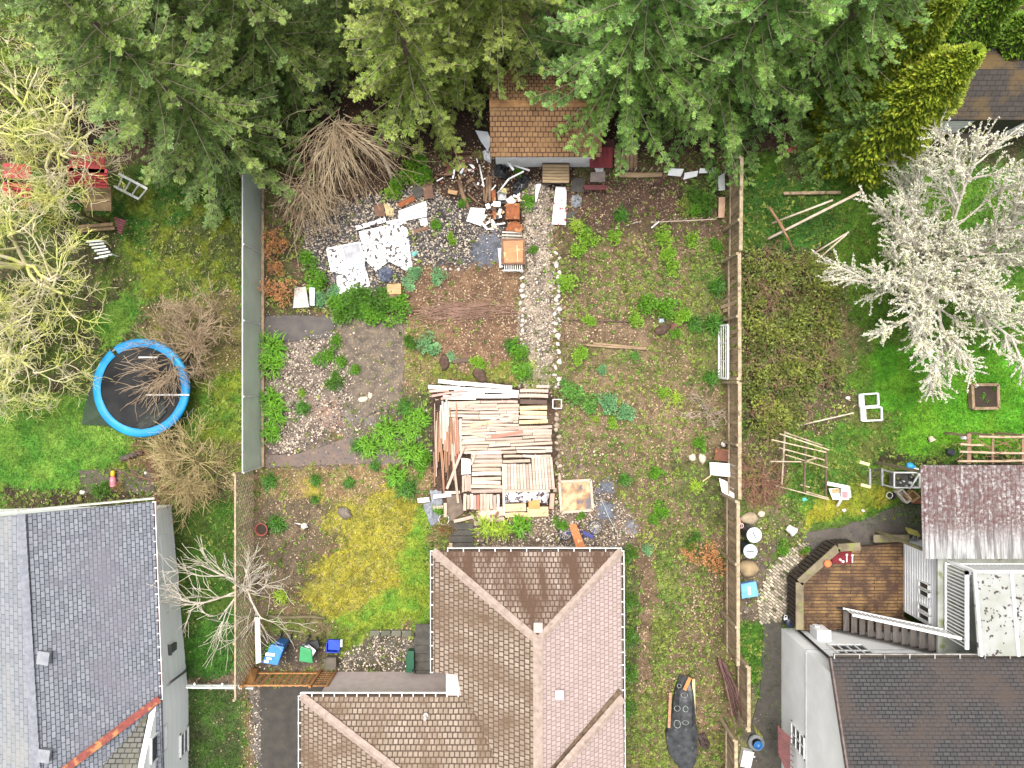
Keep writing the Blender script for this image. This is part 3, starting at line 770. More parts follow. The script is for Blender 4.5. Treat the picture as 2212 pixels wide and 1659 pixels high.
def caps(b, p, q, w=.30, step=.30, lift=.05, drop=.07):
    """overlapping ridge tiles from p (low) to q (high)"""
    p = Vector(p); q = Vector(q); d = q - p; n = max(1, int(d.length / step)); d /= n
    s = d.cross(Vector((0, 0, 1))).normalized() * (w / 2)
    for i in range(n):
        a = p + d * i + Vector((0, 0, lift + .035)); e = p + d * (i + 1.12) + Vector((0, 0, lift))
        dn = Vector((0, 0, drop))
        b.add([a - s - dn, a, a + s - dn, e - s - dn, e, e + s - dn, a - s - dn * 1.9, a - dn * .9, a + s - dn * 1.9], [(0, 1, 4, 3), (1, 2, 5, 4), (0, 6, 7, 1), (1, 7, 8, 2)])

def gutter(parent, p, q, out, mat_lip, mat_in, n, w=.11):
    """open gutter with brackets along an eave; out = unit vector away from the house"""
    p = Vector(p); q = Vector(q); o = Vector(out)
    b = MB(); b.bar(p + o * w, q + o * w, .025, .10)
    for i in range(n + 1):
        c = p + (q - p) * (i / n); b.bar(c - o * .02 + Vector((0, 0, .03)), c + o * (w + .02) + Vector((0, 0, .03)), .035, .03)
    g = b.build('gutter', mat_lip, parent)
    b = MB(); b.bar(p + o * w * .5 - Vector((0, 0, .05)), q + o * w * .5 - Vector((0, 0, .05)), w * .9, .02)
    t = b.build('trough', mat_in); t.parent = g; t.location = t.location - origin_of(parent)

WHITE = M('white_paint', (.72, .72, .70), (.60, .60, .57), 5, .6, bp=.05)
OFFW = M('offwhite_metal', (.66, .66, .66), (.50, .49, .47), 4, .5, bp=.05)
TROUGH_DK = M('gutter_dark', (.030, .026, .020), (.055, .042, .028), 9, .95)  # very dark brown colour for the inside of the gutter troughs
METAL = M('grey_metal', (.32, .32, .33), (.22, .22, .23), 6, .45, metal=.4, bp=.05)
GLASS = M('window_glass', (.018, .022, .028), (.03, .035, .04), 2, .08, bp=0, spec=.6)
BLACKP = M('black_plastic', (.016, .017, .018), (.028, .028, .03), 6, .45, bp=.1)

def vent_box(name, parent, c, s=.30, h=.14, rot=0, mat=None):
    b = MB(); b.box((c[0], c[1], c[2] + h / 2), (s, s * 1.1, h), rot); b.box((c[0], c[1], c[2] + h + .015), (s * 1.18, s * 1.28, .03), rot)
    o = b.build(name, mat or METAL, parent, bevel=.015); return o

# ---- the tan tiled house in the middle
house = thing('tiled_house', 'low house with pinkish tan tiled hip roof streaked with dark moss', 'house', P(1140, 1500))
ZE, ZA = 2.9, 4.6
A = P(1162, 1385, ZA); TL = P(935, 1190, ZE); TR = P(1342, 1190, ZE); E2 = Vector((A.x + .02, -16.2, ZA))
pin = (.275, .215, .195); pin2 = (.355, .285, .262)
t_clean = MROOF('roof_tile_pink', pin2, pin, (.19, .125, .105), .17, .19, .014, stain=(.30, .22, .16), st=(.58, .75), ss=.7, streak=(1, .3, 1), ramount=.18)
t_mossy = MROOF('roof_tile_mossy', (.31, .25, .195), (.20, .152, .115), (.058, .038, .026), .185, .20, .025, stain=(.105, .068, .042), st=(.42, .64), ss=.85, streak=(.9, .5, 1), ramount=.3, moss=(.17, .15, .05), mt=(.62, .78))
t_north = MROOF('roof_tile_stained', (.33, .26, .21), (.22, .165, .13), (.055, .036, .025), .165, .20, .023, stain=(.080, .046, .030), st=(.38, .58), ss=1.0, streak=(1.6, .45, 1), ramount=.3)
plE = (TR, P(1345, 1508, ZE), A); plW = (TL, P(935, 1450, ZE), A)
roof('roof', [[TL, TR, A]], t_north, house)
roof('roof', [[TR, A, E2, P(1347, 1790, ZE) + Vector((0, -.4, 0)), P(1345, 1508, ZE)]], t_clean, house)
wv = [on_plane(u, v, plW) for u, v in ((935, 1452), (988, 1457), (996, 1503), (1118, 1662), (1175, 1735))]
roof('roof', [[TL] + wv + [E2, A]], t_mossy, house)
W0 = P(650, 1503, ZE - .1); W1 = P(1000, 1503, ZE - .1); Hp = P(850, 1659, 4.0); plN = (W0, W1, Hp)
Hx = on_plane(985, 1765, plN)
roof('roof', [[W0, W1, on_plane(1130, 1670, plN), on_plane(1215, 1765, plN), Hx]], t_mossy, house)
roof('roof', [[W0, Hx, P(650, 1800, ZE - .1)]], t_mossy, house)
plF = (P(1346, 1507, 3.04), P(1352, 1700, 3.04), P(1200, 1673, 4.78))
roof('roof', [[plF[0], P(1186, 1690, 4.78), P(1186, 1830, 4.78), P(1352, 1830, 3.04)]], t_clean, house)
capm = M('ridge_tile', (.30, .235, .195), (.22, .165, .135), 5, .85, c3=(.16, .11, .08), s3=7, t3=(.62, .74))
for p, q, w in ((TL, A, .30), (TR, A, .30), (E2, A + Vector((0, .1, 0)), .34), (W0, Hx, .32), (plF[0], P(1186, 1690, 4.80), .32)): b = MB(); caps(b, p, q, w); b.build('ridge_cap', capm, house)
b = MB(); vp = [on_plane(1340, 1500, plE), on_plane(1190, 1678, plE)]
b.bar(vp[0] + Vector((0, .16, .03)), vp[1] + Vector((0, .16, .05)), .24, .015); b.build('valley', M('valley_muck', (.060, .042, .028), (.14, .095, .06), 6, .95), house)
wallp = M('wall_pinkish', (.46, .385, .36), (.40, .335, .31), 3, .8, bp=.05)
b = MB()
b.prism([(-2.45, -6.66), (3.55, -6.66), (3.55, -18), (-2.45, -18)], 0, 2.78)
b.prism([(-7.30, -11.80), (-2.452, -11.80), (-2.452, -18), (-7.30, -18)], 0, 2.7)
b.build('wall', wallp, house)
b = MB()
b.bar((-1.55, -6.60, 1.9), (.1, -6.60, 1.9), .12, .35); b.bar((.1, -6.60, 1.9), (3.1, -6.60, 1.9), .12, .5)
b.build('wall_cladding', M('pale_cladding', (.70, .68, .70), (.55, .52, .55), 3, .6), house)
gutter(house, TL + Vector((.55, 0, 0)), TR, (0, 1, 0), OFFW, TROUGH_DK, 11)
gutter(house, TR, P(1346, 1790, ZE), (1, 0, 0), OFFW, TROUGH_DK, 22, .09)
gutter(house, TL, wv[0], (-1, 0, 0), OFFW, TROUGH_DK, 9, .08)
gutter(house, W0, P(990, 1503, ZE - .1), (0, 1, 0), OFFW, TROUGH_DK, 14, .12)
gutter(house, W0, P(650, 1790, ZE - .1), (-1, 0, 0), OFFW, TROUGH_DK, 10, .08)
vent_box('roof_vent', house, on_plane(1162, 1352, (TL, TR, A)), .27, .18, mat=M('vent_tan', (.40, .32, .29), (.33, .26, .23), 4, .6))
vent_box('roof_vent', house, on_plane(1208, 1498, plE), .27, .12, mat=M('vent_mauve', (.42, .34, .35), (.36, .28, .29), 4, .6))
b = MB(); c = on_plane(920, 1545, plN); b.tube([c, c + Vector((0, 0, .35))], .05, 10); b.lathe(c, [(.12, 0), (.06, .08)], 12); b.build('vent_pipe', M('pipe_pale', (.55, .50, .46), None, 5, .6), house, True)

# ---- the grey shingled house to the south-west
gh = thing('grey_house', 'house with blue grey shingled gable roof and pale siding at the south-west corner', 'house', P(250, 1400))
gs = MROOF('roof_shingle_grey', (.215, .225, .250), (.105, .115, .135), (.032, .033, .038), .24, .135, .013, stain=(.135, .128, .150), st=(.5, .68), ss=.35, ramount=.25)
gs2 = MROOF('roof_shingle_pale', (.20, .21, .225), (.135, .142, .155), (.075, .078, .085), .30, .19, .010, stain=(.205, .205, .195), st=(.5, .66), ss=.8, streak=(.35, 1, 1), ramount=.12)
gs3 = MROOF('roof_shingle_mossy', (.15, .145, .125), (.10, .10, .09), (.026, .025, .022), .26, .17, .020, stain=(.10, .095, .065), st=(.45, .6), ss=.8, ramount=.3)
g0 = P(45, 1112, 4.6); g1 = P(79, 1690, 4.6); e0 = P(331, 1084, 2.5); e1 = P(347, 1510, 2.5); e2 = P(352, 1690, 2.5)
roof('roof', [[g0, e0, e1, e2, g1]], gs, gh)
roof('roof', [[g0, g1, P(-330, 1720, 2.5), P(-300, 1150, 2.5)]], gs2, gh)
b = MB(); caps(b, g1, g0, .30, .28, .02, .04); b.build('ridge_cap', M('ridge_shingle', (.19, .195, .215), (.135, .14, .16), 6, .9), gh)
c0 = P(322, 1527, 2.62); plC = (c0, P(120, 1527, 2.62), P(294, 1659, 3.56))
roof('roof', [[on_plane(349, 1508, plC), c0, on_plane(287, 1700, plC), on_plane(40, 1740, plC), on_plane(134, 1662, plC)]], gs3, gh)
b = MB(); plG = (g0, e0, g1); b.bar(on_plane(347, 1507, plG) + Vector((0, 0, .10)), on_plane(132, 1668, plG) + Vector((0, 0, .10)), .26, .05)
b.build('valley', M('red_moss', (.235, .055, .045), (.13, .045, .035), 7, .95, c3=(.32, .15, .06), s3=3, t3=(.55, .65)), gh)
sid = M('siding_pale', (.80, .81, .80), (.72, .73, .72), 2, .7, bp=.05, stretch=(1, .1, 3))
b = MB()
b.prism([(-13.97, -4.95), (-13.27, -12.75), (-13.27, -18.5), (-24, -18.5), (-24, -5.2)], 0, 2.38)
xw = -13.30
b.add([(xw, -12.05, 2.38), (xw, -18.5, 2.38), (xw, -18.5, 5.9), (xw - .2, -12.05, 2.38), (xw - .2, -18.5, 2.38), (xw - .2, -18.5, 5.9), (xw, -12.05, 2.58), (xw - .2, -12.05, 2.58)], [(0, 1, 2, 6), (3, 7, 5, 4), (6, 2, 5, 7)])
b.add([(-13.99, -5.0, 2.38), (-24, -5.0, 2.38), (-17.0, -5.0, 4.45)], [(0, 1, 2)])
b.build('wall', sid, gh)
b = MB(); b.bar(P(333, 1076, 2.5), P(44, 1103, 4.62), .05, .24); b.bar(P(-300, 1140, 2.5), P(44, 1103, 4.62), .05, .24); b.build('barge_board', M('barge_pale', (.56, .56, .46), (.48, .48, .38), 4, .7), gh)
b = MB(); b.box((-13.80, -7.2, .9), (.16, 2.4, .5), R(5)); b.build('wall_box', sid, gh)
gutter(gh, e0, e1, (1, .04, 0), OFFW, M('gutter_leaves', (.045, .030, .025), (.13, .05, .04), 6, .9), 15, .09)
def wall_window(parent, x, y0, y1, z0, z1, frame, cols=1, rows=2, out=1, wn='window', w=.07):
    """window in a wall that faces east (out=1) or west (out=-1)"""
    b = MB(); t = .09
    cx = x + out * .02
    for yy in (y0, y1): b.box((cx, yy, (z0 + z1) / 2), (t, w, z1 - z0 + w))
    for zz in (z0, z1): b.box((cx, (y0 + y1) / 2, zz), (t + .01, abs(y1 - y0) + w, w))
    for i in range(1, rows): b.box((cx, (y0 + y1) / 2, z0 + (z1 - z0) * i / rows), (t - .01, abs(y1 - y0), w * .7))
    for i in range(1, cols): b.box((cx, y0 + (y1 - y0) * i / cols, (z0 + z1) / 2), (t - .01, w * .6, z1 - z0))
    f = b.build(wn, frame, parent)
    b = MB(); b.box((x + out * .008, (y0 + y1) / 2, (z0 + z1) / 2), (.03, abs(y1 - y0), z1 - z0)); g = b.build('pane', GLASS); g.parent = f; g.location = g.location - origin_of(parent)
wall_window(gh, -13.30, -13.05, -14.0, 1.85, 3.0, WHITE, 1, 2)
wall_window(gh, -13.27, -14.0, -14.95, .12, .75, WHITE, 1, 2)
for u, v in ((100, 1418), (101, 1628)): vent_box('roof_vent', gh, on_plane(u, v, (g0, e0, g1)), .36, .16, R(-8), M('vent_grey', (.22, .225, .24), (.16, .165, .18), 4, .5))
b = MB(); p = P(392, 1380, 0); b.box((p.x - .02, p.y, 1.0), (.40, .30, .5)); b.box((p.x - .05, p.y + .02, 1.28), (.55, .42, .06)); b.build('wall_hood', M('hood_dark', (.10, .10, .095), (.06, .06, .06), 5, .6), gh, bevel=.02)
b = MB(); b.tube([P(362, 1480, 2.35), P(372, 1471, 1.8), P(398, 1452, .4), P(404, 1446, .1)], .05, 8); b.build('downspout', M('downspout_grey', (.13, .13, .14), None, 5, .5), gh, True)

# ---- the white two storey house to the south-east
wh = thing('white_house', 'white rendered house with dark shingled roof at the south-east corner', 'house', P(1950, 1500))
r0 = P(1795, 1421, 4.6); plD = (r0, P(2200, 1421, 4.6), P(1831, 1659, 5.75))
ds = MROOF('roof_shingle_dark', (.058, .055, .055), (.036, .035, .036), (.013, .012, .012), .24, .125, .016, stain=(.052, .040, .034), st=(.46, .62), ss=.5, ramount=.35, moss=(.22, .15, .03), mt=(.655, .72))
roof('roof', [[r0, P(2560, 1421, 4.6), on_plane(2560, 1800, plD), on_plane(1853, 1800, plD)]], ds, wh)
rv = M('render_white', (.72, .72, .705), (.62, .62, .60), 1.1, .75, bp=.08)
b = MB(); b.prism([(11.05, -10.02), (26, -10.02), (26, -19), (11.05, -19)], 0, 4.44)
pA = on_plane(1853, 1800, plD)
b.add([(11.05, -10.0, 4.44), (11.05, pA.y, 4.44), (11.05, pA.y, pA.z - .15), (11.3, -10.0, 4.44), (11.3, pA.y, 4.44), (11.3, pA.y, pA.z - .15), (11.05, -10.0, 4.58), (11.3, -10.0, 4.58)], [(0, 6, 2, 1), (3, 4, 5, 7), (6, 7, 5, 2)])
b.build('wall', rv, wh)
b = MB(); b.bar((11.035, -10.05, 2.44), (11.035, -19, 2.44), .04, .05); b.bar((11.05, -10.005, 2.44), (26, -10.005, 2.44), .04, .05); b.build('belt_trim', M('trim_grey', (.40, .40, .39), None, 4, .7), wh)  # belt course in one even grey
b = MB(); b.bar(r0 + Vector((-.03, 0, -.02)), on_plane(1853, 1800, plD) + Vector((-.03, 0, -.02)), .06, .16); b.build('rake_board', M('rake_brown', (.085, .06, .055), (.13, .10, .09), 4, .7), wh)
gutter(wh, r0 + Vector((.1, 0, 0)), P(2560, 1421, 4.6), (0, 1, 0), M('gutter_mossy', (.35, .34, .32), (.16, .14, .12), 3, .7), TROUGH_DK, 14, .13)
wall_window(wh, 11.05, -13.3, -14.15, 1.15, 2.35, WHITE, 2, 3, -1)
def north_window(parent, y, x0, x1, z0, z1, cols, rows):
    b = MB(); w = .07
    for xx in (x0, x1): b.box((xx, y + .02, (z0 + z1) / 2), (w, .09, z1 - z0 + w))
    for zz in (z0, z1): b.box(((x0 + x1) / 2, y + .02, zz), (x1 - x0 + w, .10, w))
    for i in range(1, cols): b.box((x0 + (x1 - x0) * i / cols, y + .02, (z0 + z1) / 2), (.05, .07, z1 - z0))
    for i in range(1, rows): b.box(((x0 + x1) / 2, y + .02, z0 + (z1 - z0) * i / rows), (x1 - x0, .06, .04))
    f = b.build('window', WHITE, parent)
    b = MB(); b.box(((x0 + x1) / 2, y + .008, (z0 + z1) / 2), (x1 - x0, .03, z1 - z0)); g = b.build('pane', GLASS); g.parent = f; g.location = g.location - origin_of(parent)
north_window(wh, -10.02, 12.1, 13.4, 1.9, 3.15, 4, 2)
b = MB(); b.tube([(11.55, -9.93, .3), (11.5, -9.93, 3.6), (11.2, -9.6, 4.5)], .05, 8); b.build('downspout', BLACKP, wh, True)

# ---- siding-clad rear wing with balcony, and its roofs
ad = thing('rear_addition', 'white board clad rear wing under a balcony beside the brown deck', 'building', (18, -8, 0))
sd = M('siding_white', (.70, .71, .71), (.60, .61, .61), 1.2, .6, bp=.03)
b = MB(); b.prism([(15.76, -6.38), (26, -6.38), (26, -9.14), (15.76, -9.14)], 0, 2.95)
for i in range(17): b.box((15.75, -7.76, .2 + i * .165), (.026, 2.74, .010))
b.build('wall', sd, ad)
b = MB(); b.prism([(15.62, -6.40), (26, -6.40), (26, -9.98), (15.62, -9.98)], 2.955, 3.06); b.build('balcony_floor', M('balcony_grey', (.30, .31, .28), (.20, .21, .17), 1.3, .8, c3=(.13, .14, .06), s3=2, t3=(.56, .66)), ad)
for z0, z1, ys in ((1.55, 2.05, (-7.68, -7.98)), (1.5, 2.1, (-8.55, -8.88))):
    for y in ys: wall_window(ad, 15.735, y + .11, y - .11, z0 + .2, z1 + .3, WHITE, 1, 1, -1, w=.03)
rl = thing('balcony_railing', 'white balcony railing with slender balusters', 'railing', (16, -8, 3.06)); VIN = M('vinyl_white', (.80, .80, .79), (.74, .74, .73), 3, .4, bp=.02)
zt = 4.36
b = MB(); b.bar((15.85, -6.52, zt), (15.85, -9.25, zt), .12, .08); b.bar((15.79, -6.58, zt), (26, -6.58, zt), .12, .08); b.build('top_rail', VIN, rl)
b = MB(); b.bar((15.85, -6.52, 3.16), (15.85, -9.25, 3.16), .06, .06); b.bar((15.88, -6.58, 3.16), (26, -6.58, 3.16), .06, .06); b.build('bottom_rail', VIN, rl)
b = MB()
for i in range(21): b.bar((15.85, -6.65 - i * .128, 3.18), (15.85, -6.65 - i * .128, zt - .04), .032)
for i in range(70): b.bar((15.98 + i * .135, -6.58, 3.18), (15.98 + i * .135, -6.58, zt - .04), .032)
tag(b.build('balusters', VIN, rl), kind='stuff')
pr = thing('patio_roof', 'pale translucent panel roof with white bars, strewn with dark leaves', 'canopy', (18, -8, 4.3))
n0 = P(2101, 1236, 4.6); s0 = P(2113, 1417, 4.95)
b = MB(); b.slab([n0, Vector((26, n0.y, 4.6)), Vector((26, s0.y, 4.95)), s0], .04)
b.build('roof_panel', M('panel_leafy', (.27, .275, .265), (.20, .205, .17), 1.2, .5, c3=(.035, .022, .018), s3=5.5, t3=(.585, .61), bp=.05), pr)
b = MB(); sl = (4.95 - 4.6) / (s0.y - n0.y)
for i in range(7):
    x = n0.x + .04 + i * 1.26; b.bar((x, n0.y + .04, 4.64), (x, s0.y, 4.99), .075, .07)
b.bar((n0.x, n0.y + .03, 4.62), (26, n0.y + .03, 4.62), .07, .12); b.build('glazing_bar', VIN, pr)
for x in (n0.x + .1, n0.x + 3.6, n0.x + 7): b = MB(); b.bar((x, n0.y + .02, 3.06), (x, n0.y + .02, 4.56), .09); b.build('post', VIN, pr)
# leaf drift at the low end of the panels
st = thing('outdoor_stair', 'grey timber stair with white handrail climbing from deck to balcony', 'stairs', (14.5, -9.4, .55))
tw = M('stair_tread_grey', (.125, .11, .10), (.075, .065, .058), 5, .85, stretch=(3, .4, 1))
for i in range(11):
    x = 13.34 + i * .217; z = .78 + i * .207; b = MB(); b.box((x, -9.43, z), (.235, .86, .045)); b.build('tread', tw, st, bevel=.008)
b = MB()
for y in (-9.0, -9.88): b.bar((13.1, y, .55), (15.6, y, 2.93), .05, .24)
b.build('stringer', M('stringer_dark', (.045, .04, .036), None, 5, .85), st)
hr = MB(); hr.bar((13.2, -8.94, 1.62), (15.80, -8.94, 4.16), .10, .06); hr.bar((13.2, -8.94, .82), (15.7, -8.94, 3.26), .06, .05)
for i in range(22): x = 13.25 + i * .115; z = .85 + (x - 13.2) * .976; hr.bar((x, -8.94, z), (x, -8.94, z + .78), .035)
hr.build('handrail', VIN, st)

# ---- deck
dk = thing('timber_deck', 'weathered brown timber deck with a mossy edge behind the white house', 'deck', P(1850, 1270))
dz = .55
dm = MROOF('deck_board', (.25, .150, .062), (.125, .066, .030), (.020, .013, .009), 1.9, .135, .016, stain=(.052, .029, .018), st=(.42, .58), ss=1.3, streak=(1.2, 1, 1), moss=(.30, .18, .06), mt=(.60, .75), ramount=.45, rough=.6)
roof('floor', [[P(1735, 1262, dz), P(1812, 1186, dz), P(1952, 1172, dz), P(1952, 1332, dz), P(1990, 1362, dz), P(1735, 1362, dz)]], dm, dk, .12)
rail_m = M('rail_weathered', (.20, .165, .105), (.11, .09, .055), 4, .9, stretch=(.5, .5, 3), c3=(.16, .17, .05), s3=3, t3=(.56, .66))
b = MB(); q = [P(1727, 1360, 1.35), P(1727, 1258, 1.35), P(1810, 1183, 1.35), P(1858, 1180, 1.35)]
for i in range(3): b.bar(q[i], q[i + 1], .30, .06)
b.build('bench_rail', rail_m, dk)
b = MB()
for i in range(3):
    d = q[i + 1] - q[i]; n = int(d.length / .16)
    for k in range(n): c = q[i] + d * ((k + .5) / n); b.box((c.x, c.y, .78), (.13, .13, 1.05), math.atan2(d.y, d.x))
b.build('skirting', M('deck_skirt', (.060, .045, .034), (.035, .027, .02), 5, .9), dk)
b = MB(); b.box(P(1925, 1163, .38), (1.45, .30, .06)); b.box(P(1925, 1170, .20), (1.45, .05, .3)); b.build('step', rail_m, dk)
tm = thing('tool_mat', 'dark red mat laid with small white tools on the deck bench', 'mat', P(1828, 1207, 1.0))
b = MB(); b.prism([P(1806, 1222, 1.0), P(1848, 1222, 1.0), P(1849, 1195, 1.0), P(1828, 1194, 1.0), P(1806, 1208, 1.0)], .62, .66); b.build('mat', M('mat_red', (.16, .012, .018), (.11, .01, .014), 6, .8), tm)
for u, v, a in ((1829, 1206, 0), (1841, 1207, 0), (1815, 1209, .5), (1821, 1213, PI / 2)):
    b = MB(); c = P(u, v, .67); b.box((c.x, c.y, .675), (.04, .30 if a == 0 else .12, .025), a); b.ring((c.x, c.y + .14 * (a == 0), .68), .04, .014, 10, 5); b.build('tool', M('tool_white', (.70, .66, .62), None, 5, .5), tm)
b = MB(); c = P(1787, 1217, 1.4); b.lathe((c.x, c.y, 1.385), [(.02, 0), (.13, .01), (.16, .06), (.12, .12), (.05, .14)], 14); b.build('cushion', M('orange_cloth', (.52, .17, .06), (.42, .12, .05), 6, .9), smooth=True, label='small round orange cushion on the deck rail', cat='cushion')
b = MB(); c = P(1759, 1355, .55); b.box((c.x + .05, c.y - .05, .95), (.52, .36, .72)); b.box((c.x + .05, c.y - .05, 1.33), (.56, .40, .05)); b.box((c.x - .08, c.y + .19, .9), (.2, .05, .3)); b.build('heat_pump', M('appliance_white', (.74, .74, .73), (.66, .66, .65), 3, .4, bp=.02), label='white boxy heat pump against the white house wall by the deck', cat='heat pump', bevel=.03)
b = MB(); b.slab([P(1680, 1566, 1.5), P(1706, 1593, 1.7), P(1708, 1690, 1.7), P(1681, 1625, 1.5)], .05)
for i in range(6): p = P(1682, 1572 + i * 12, 1.53); b.bar(p, p + Vector((.5, -.38, .2)), .03, .03)
b.build('door_awning', M('awning_red', (.13, .045, .042), (.09, .035, .032), 4, .7), label='dark red ribbed awning on the west wall of the white house', cat='awning')

# ---- corrugated shed roof beyond the addition
sh = thing('corrugated_shed', 'open shed with grey corrugated roof strewn with red brown leaves', 'shed', P(2100, 1100))
def corrugated(p00, p10, p11, p01, n, amp, mat, name, parent):
    """p00-p10 runs across the ribs, p01-p11 the far edge"""
    V = []; F = []
    m = n * 4
    for i in range(m + 1):
        t = i / m; dz_ = amp * math.sin(2 * PI * t * n)
        for a, c in ((p00, p10), (p01, p11)):
            q = Vector(a) * (1 - t) + Vector(c) * t + Vector((0, 0, dz_)); V.append(q - origin_of(parent))
    for i in range(m): F.append((i * 2, i * 2 + 2, i * 2 + 3, i * 2 + 1))
    o = add_obj(name, make_mesh(name, V, F, mat), parent); s = o.modifiers.new('thick', 'SOLIDIFY'); s.thickness = .012; return o
def leafy_metal():
    m, nt, b = _new('corrugated_leafy')
    v = coords(nt, 'Object'); st = coords(nt, 'Object', (7, .55, 1))
    f = noise(nt, st, 1.2, 5, .6); big = noise(nt, v, .75, 3); fine = noise(nt, v, 9, 5, .7)
    sx = nt.nodes.new('ShaderNodeSeparateXYZ'); nt.links.new(v, sx.inputs[0])
    lo = ramp(nt, sx.outputs['Y'], -.75, .15)     # leaves lie thickest on the northern two thirds
    add = nt.nodes.new('ShaderNodeMath'); add.operation = 'MULTIPLY'; nt.links.new(lo, add.inputs[0]); nt.links.new(ramp(nt, fine, .36, .54), add.inputs[1])
    col = mixc(nt, ramp(nt, f, .4, .6), (.38, .38, .37), (.13, .125, .12))
    col = mixc(nt, ramp(nt, noise(nt, st, 2.2, 6, .7), .58, .66), col, (.055, .05, .048))
    col = mixc(nt, add.outputs[0], col, (.085, .040, .036))
    nt.links.new(col, b.inputs['Base Color']); b.inputs['Roughness'].default_value = .6; b.inputs['Metallic'].default_value = .15
    return m
x0 = P(1990, 1005, 3.5)
corrugated((x0.x, x0.y, 3.45), (26, x0.y, 3.45), (26, -6.28, 3.6), (x0.x, -6.28, 3.6), 68, .028, leafy_metal(), 'roof', sh)
for x, y in ((14.9, -3.2), (14.9, -6.0), (20, -3.2), (20, -6.0)): b = MB(); b.bar((x, y, 0), (x, y, 3.4), .1); b.build('post', rail_m, sh)
b = MB(); b.prism([(17.5, -3.3), (26, -3.3), (26, -6.2), (17.5, -6.2)], 0, 2.6); b.build('wall', M('shed_wall_dark', (.05, .04, .035), None, 5, .9), sh)

# ---- white garage at the north-east, brown shed and lean-to at the north
ga = thing('garage', 'white clad building with dark brown roof at the north-east behind the hedge', 'building', (20, 12, 0))
b = MB(); b.prism([(15.4, 10.24), (28, 10.24), (28, 13.0), (15.4, 13.0)], 0, 2.15)
for i in range(7): b.box((21.7, 10.233, .25 + i * .3), (12.6, .02, .015))
b.build('wall', M('garage_white', (.78, .77, .77), (.68, .68, .68), 2, .6), ga)
dr = MROOF('roof_shingle_brown', (.060, .050, .044), (.042, .036, .032), (.02, .018, .016), .3, .18, .012, stain=(.105, .070, .030), st=(.48, .62), ss=.6, ramount=.3)
roof('roof', [[(15.2, 10.02, 2.2), (28, 10.02, 2.2), (28, 11.6, 2.95), (15.2, 11.6, 2.95)], [(15.2, 13.2, 2.2), (28, 13.2, 2.2), (28, 11.6, 2.95), (15.2, 11.6, 2.95)]], dr, ga)
b = MB(); b.box((19.0, 10.21, 1.0), (1.9, .04, 1.7)); b.build('door', M('door_dark', (.05, .045, .045), (.03, .03, .03), 3, .4), ga)
b = MB(); b.box(P(2104, 300, .12), (1.9, .5, .24)); b.box(P(2104, 312, .06), (2.0, .4, .12)); b.build('doorstep', M('step_wood', (.17, .14, .10), (.12, .10, .07), 4, .9), label='low timber doorstep in front of the white garage', cat='step')
bs = thing('garden_shed', 'garden shed with orange brown shingled roof half under the conifers', 'shed', (1.2, 10.2, 0))
br_ = MROOF('roof_shingle_rust', (.27, .155, .075), (.175, .095, .044), (.060, .032, .018), .20, .185, .020, stain=(.22, .13, .06), st=(.5, .65), ss=.8, ramount=.3)
roof('roof', [[(-.83, 8.66, 2.1), (3.4, 8.66, 2.1), (3.4, 10.33, 2.95), (-.83, 10.33, 2.95)], [(-.83, 12.0, 2.1), (3.4, 12.0, 2.1), (3.4, 10.33, 2.95), (-.83, 10.33, 2.95)]], br_, bs, .1)
b = MB(); caps(b, (-.83, 10.33, 2.95), (3.4, 10.33, 2.95), .26, .25, .01, .03); b.build('ridge_cap', M('ridge_rust', (.27, .15, .06), (.2, .1, .045), 6, .9), bs)
b = MB(); b.prism([(-.65, 8.9), (3.2, 8.9), (3.2, 11.8), (-.65, 11.8)], 0, 2.02)
for s in (-.64, 3.0): b.add([(s, 8.9, 2.02), (s, 11.8, 2.02), (s, 10.33, 2.85)], [(0, 1, 2)])
b.build('wall', M('shed_white_board', (.66, .66, .65), (.5, .49, .47), 3, .7, stretch=(1, 1, 6)), bs)
rs = thing('red_lean_to', 'small red boarded lean-to under the conifer branches by the soil bed', 'lean-to', P(1300, 345))
b = MB(); b.slab([P(1274, 362, .9), P(1322, 362, .9), P(1322, 318, 1.25), P(1274, 318, 1.25)], .05)
for i in range(6): b.bar(P(1277 + i * 9, 362, .93), P(1277 + i * 9, 318, 1.28), .03, .03)
b.build('roof', M('board_red', (.20, .03, .03), (.12, .02, .025), 4, .8, stretch=(1, .3, 1)), rs)
b = MB(); b.prism([P(1278, 350), P(1320, 350), P(1320, 318), P(1278, 318)], 0, .9); b.build('wall', M('board_redbrown', (.10, .04, .035), None, 4, .9), rs)
for i in range(6):
    b = MB(); u = 1331 + i * 8.3 + random.uniform(-1, 1); b.bar(P(u, 366 - random.uniform(0, 4), .06), P(u + random.uniform(-2, 2), 320, .9), .14, .03)
    b.build('leaning_board', M('board_tan', (.30, .20, .115), (.19, .12, .068), 5, .85, stretch=(2, .3, 1), rnd=.25), label='tan board leaning upright beside the red lean-to under the conifers', cat='board', group='boards leaning beside the red lean-to')
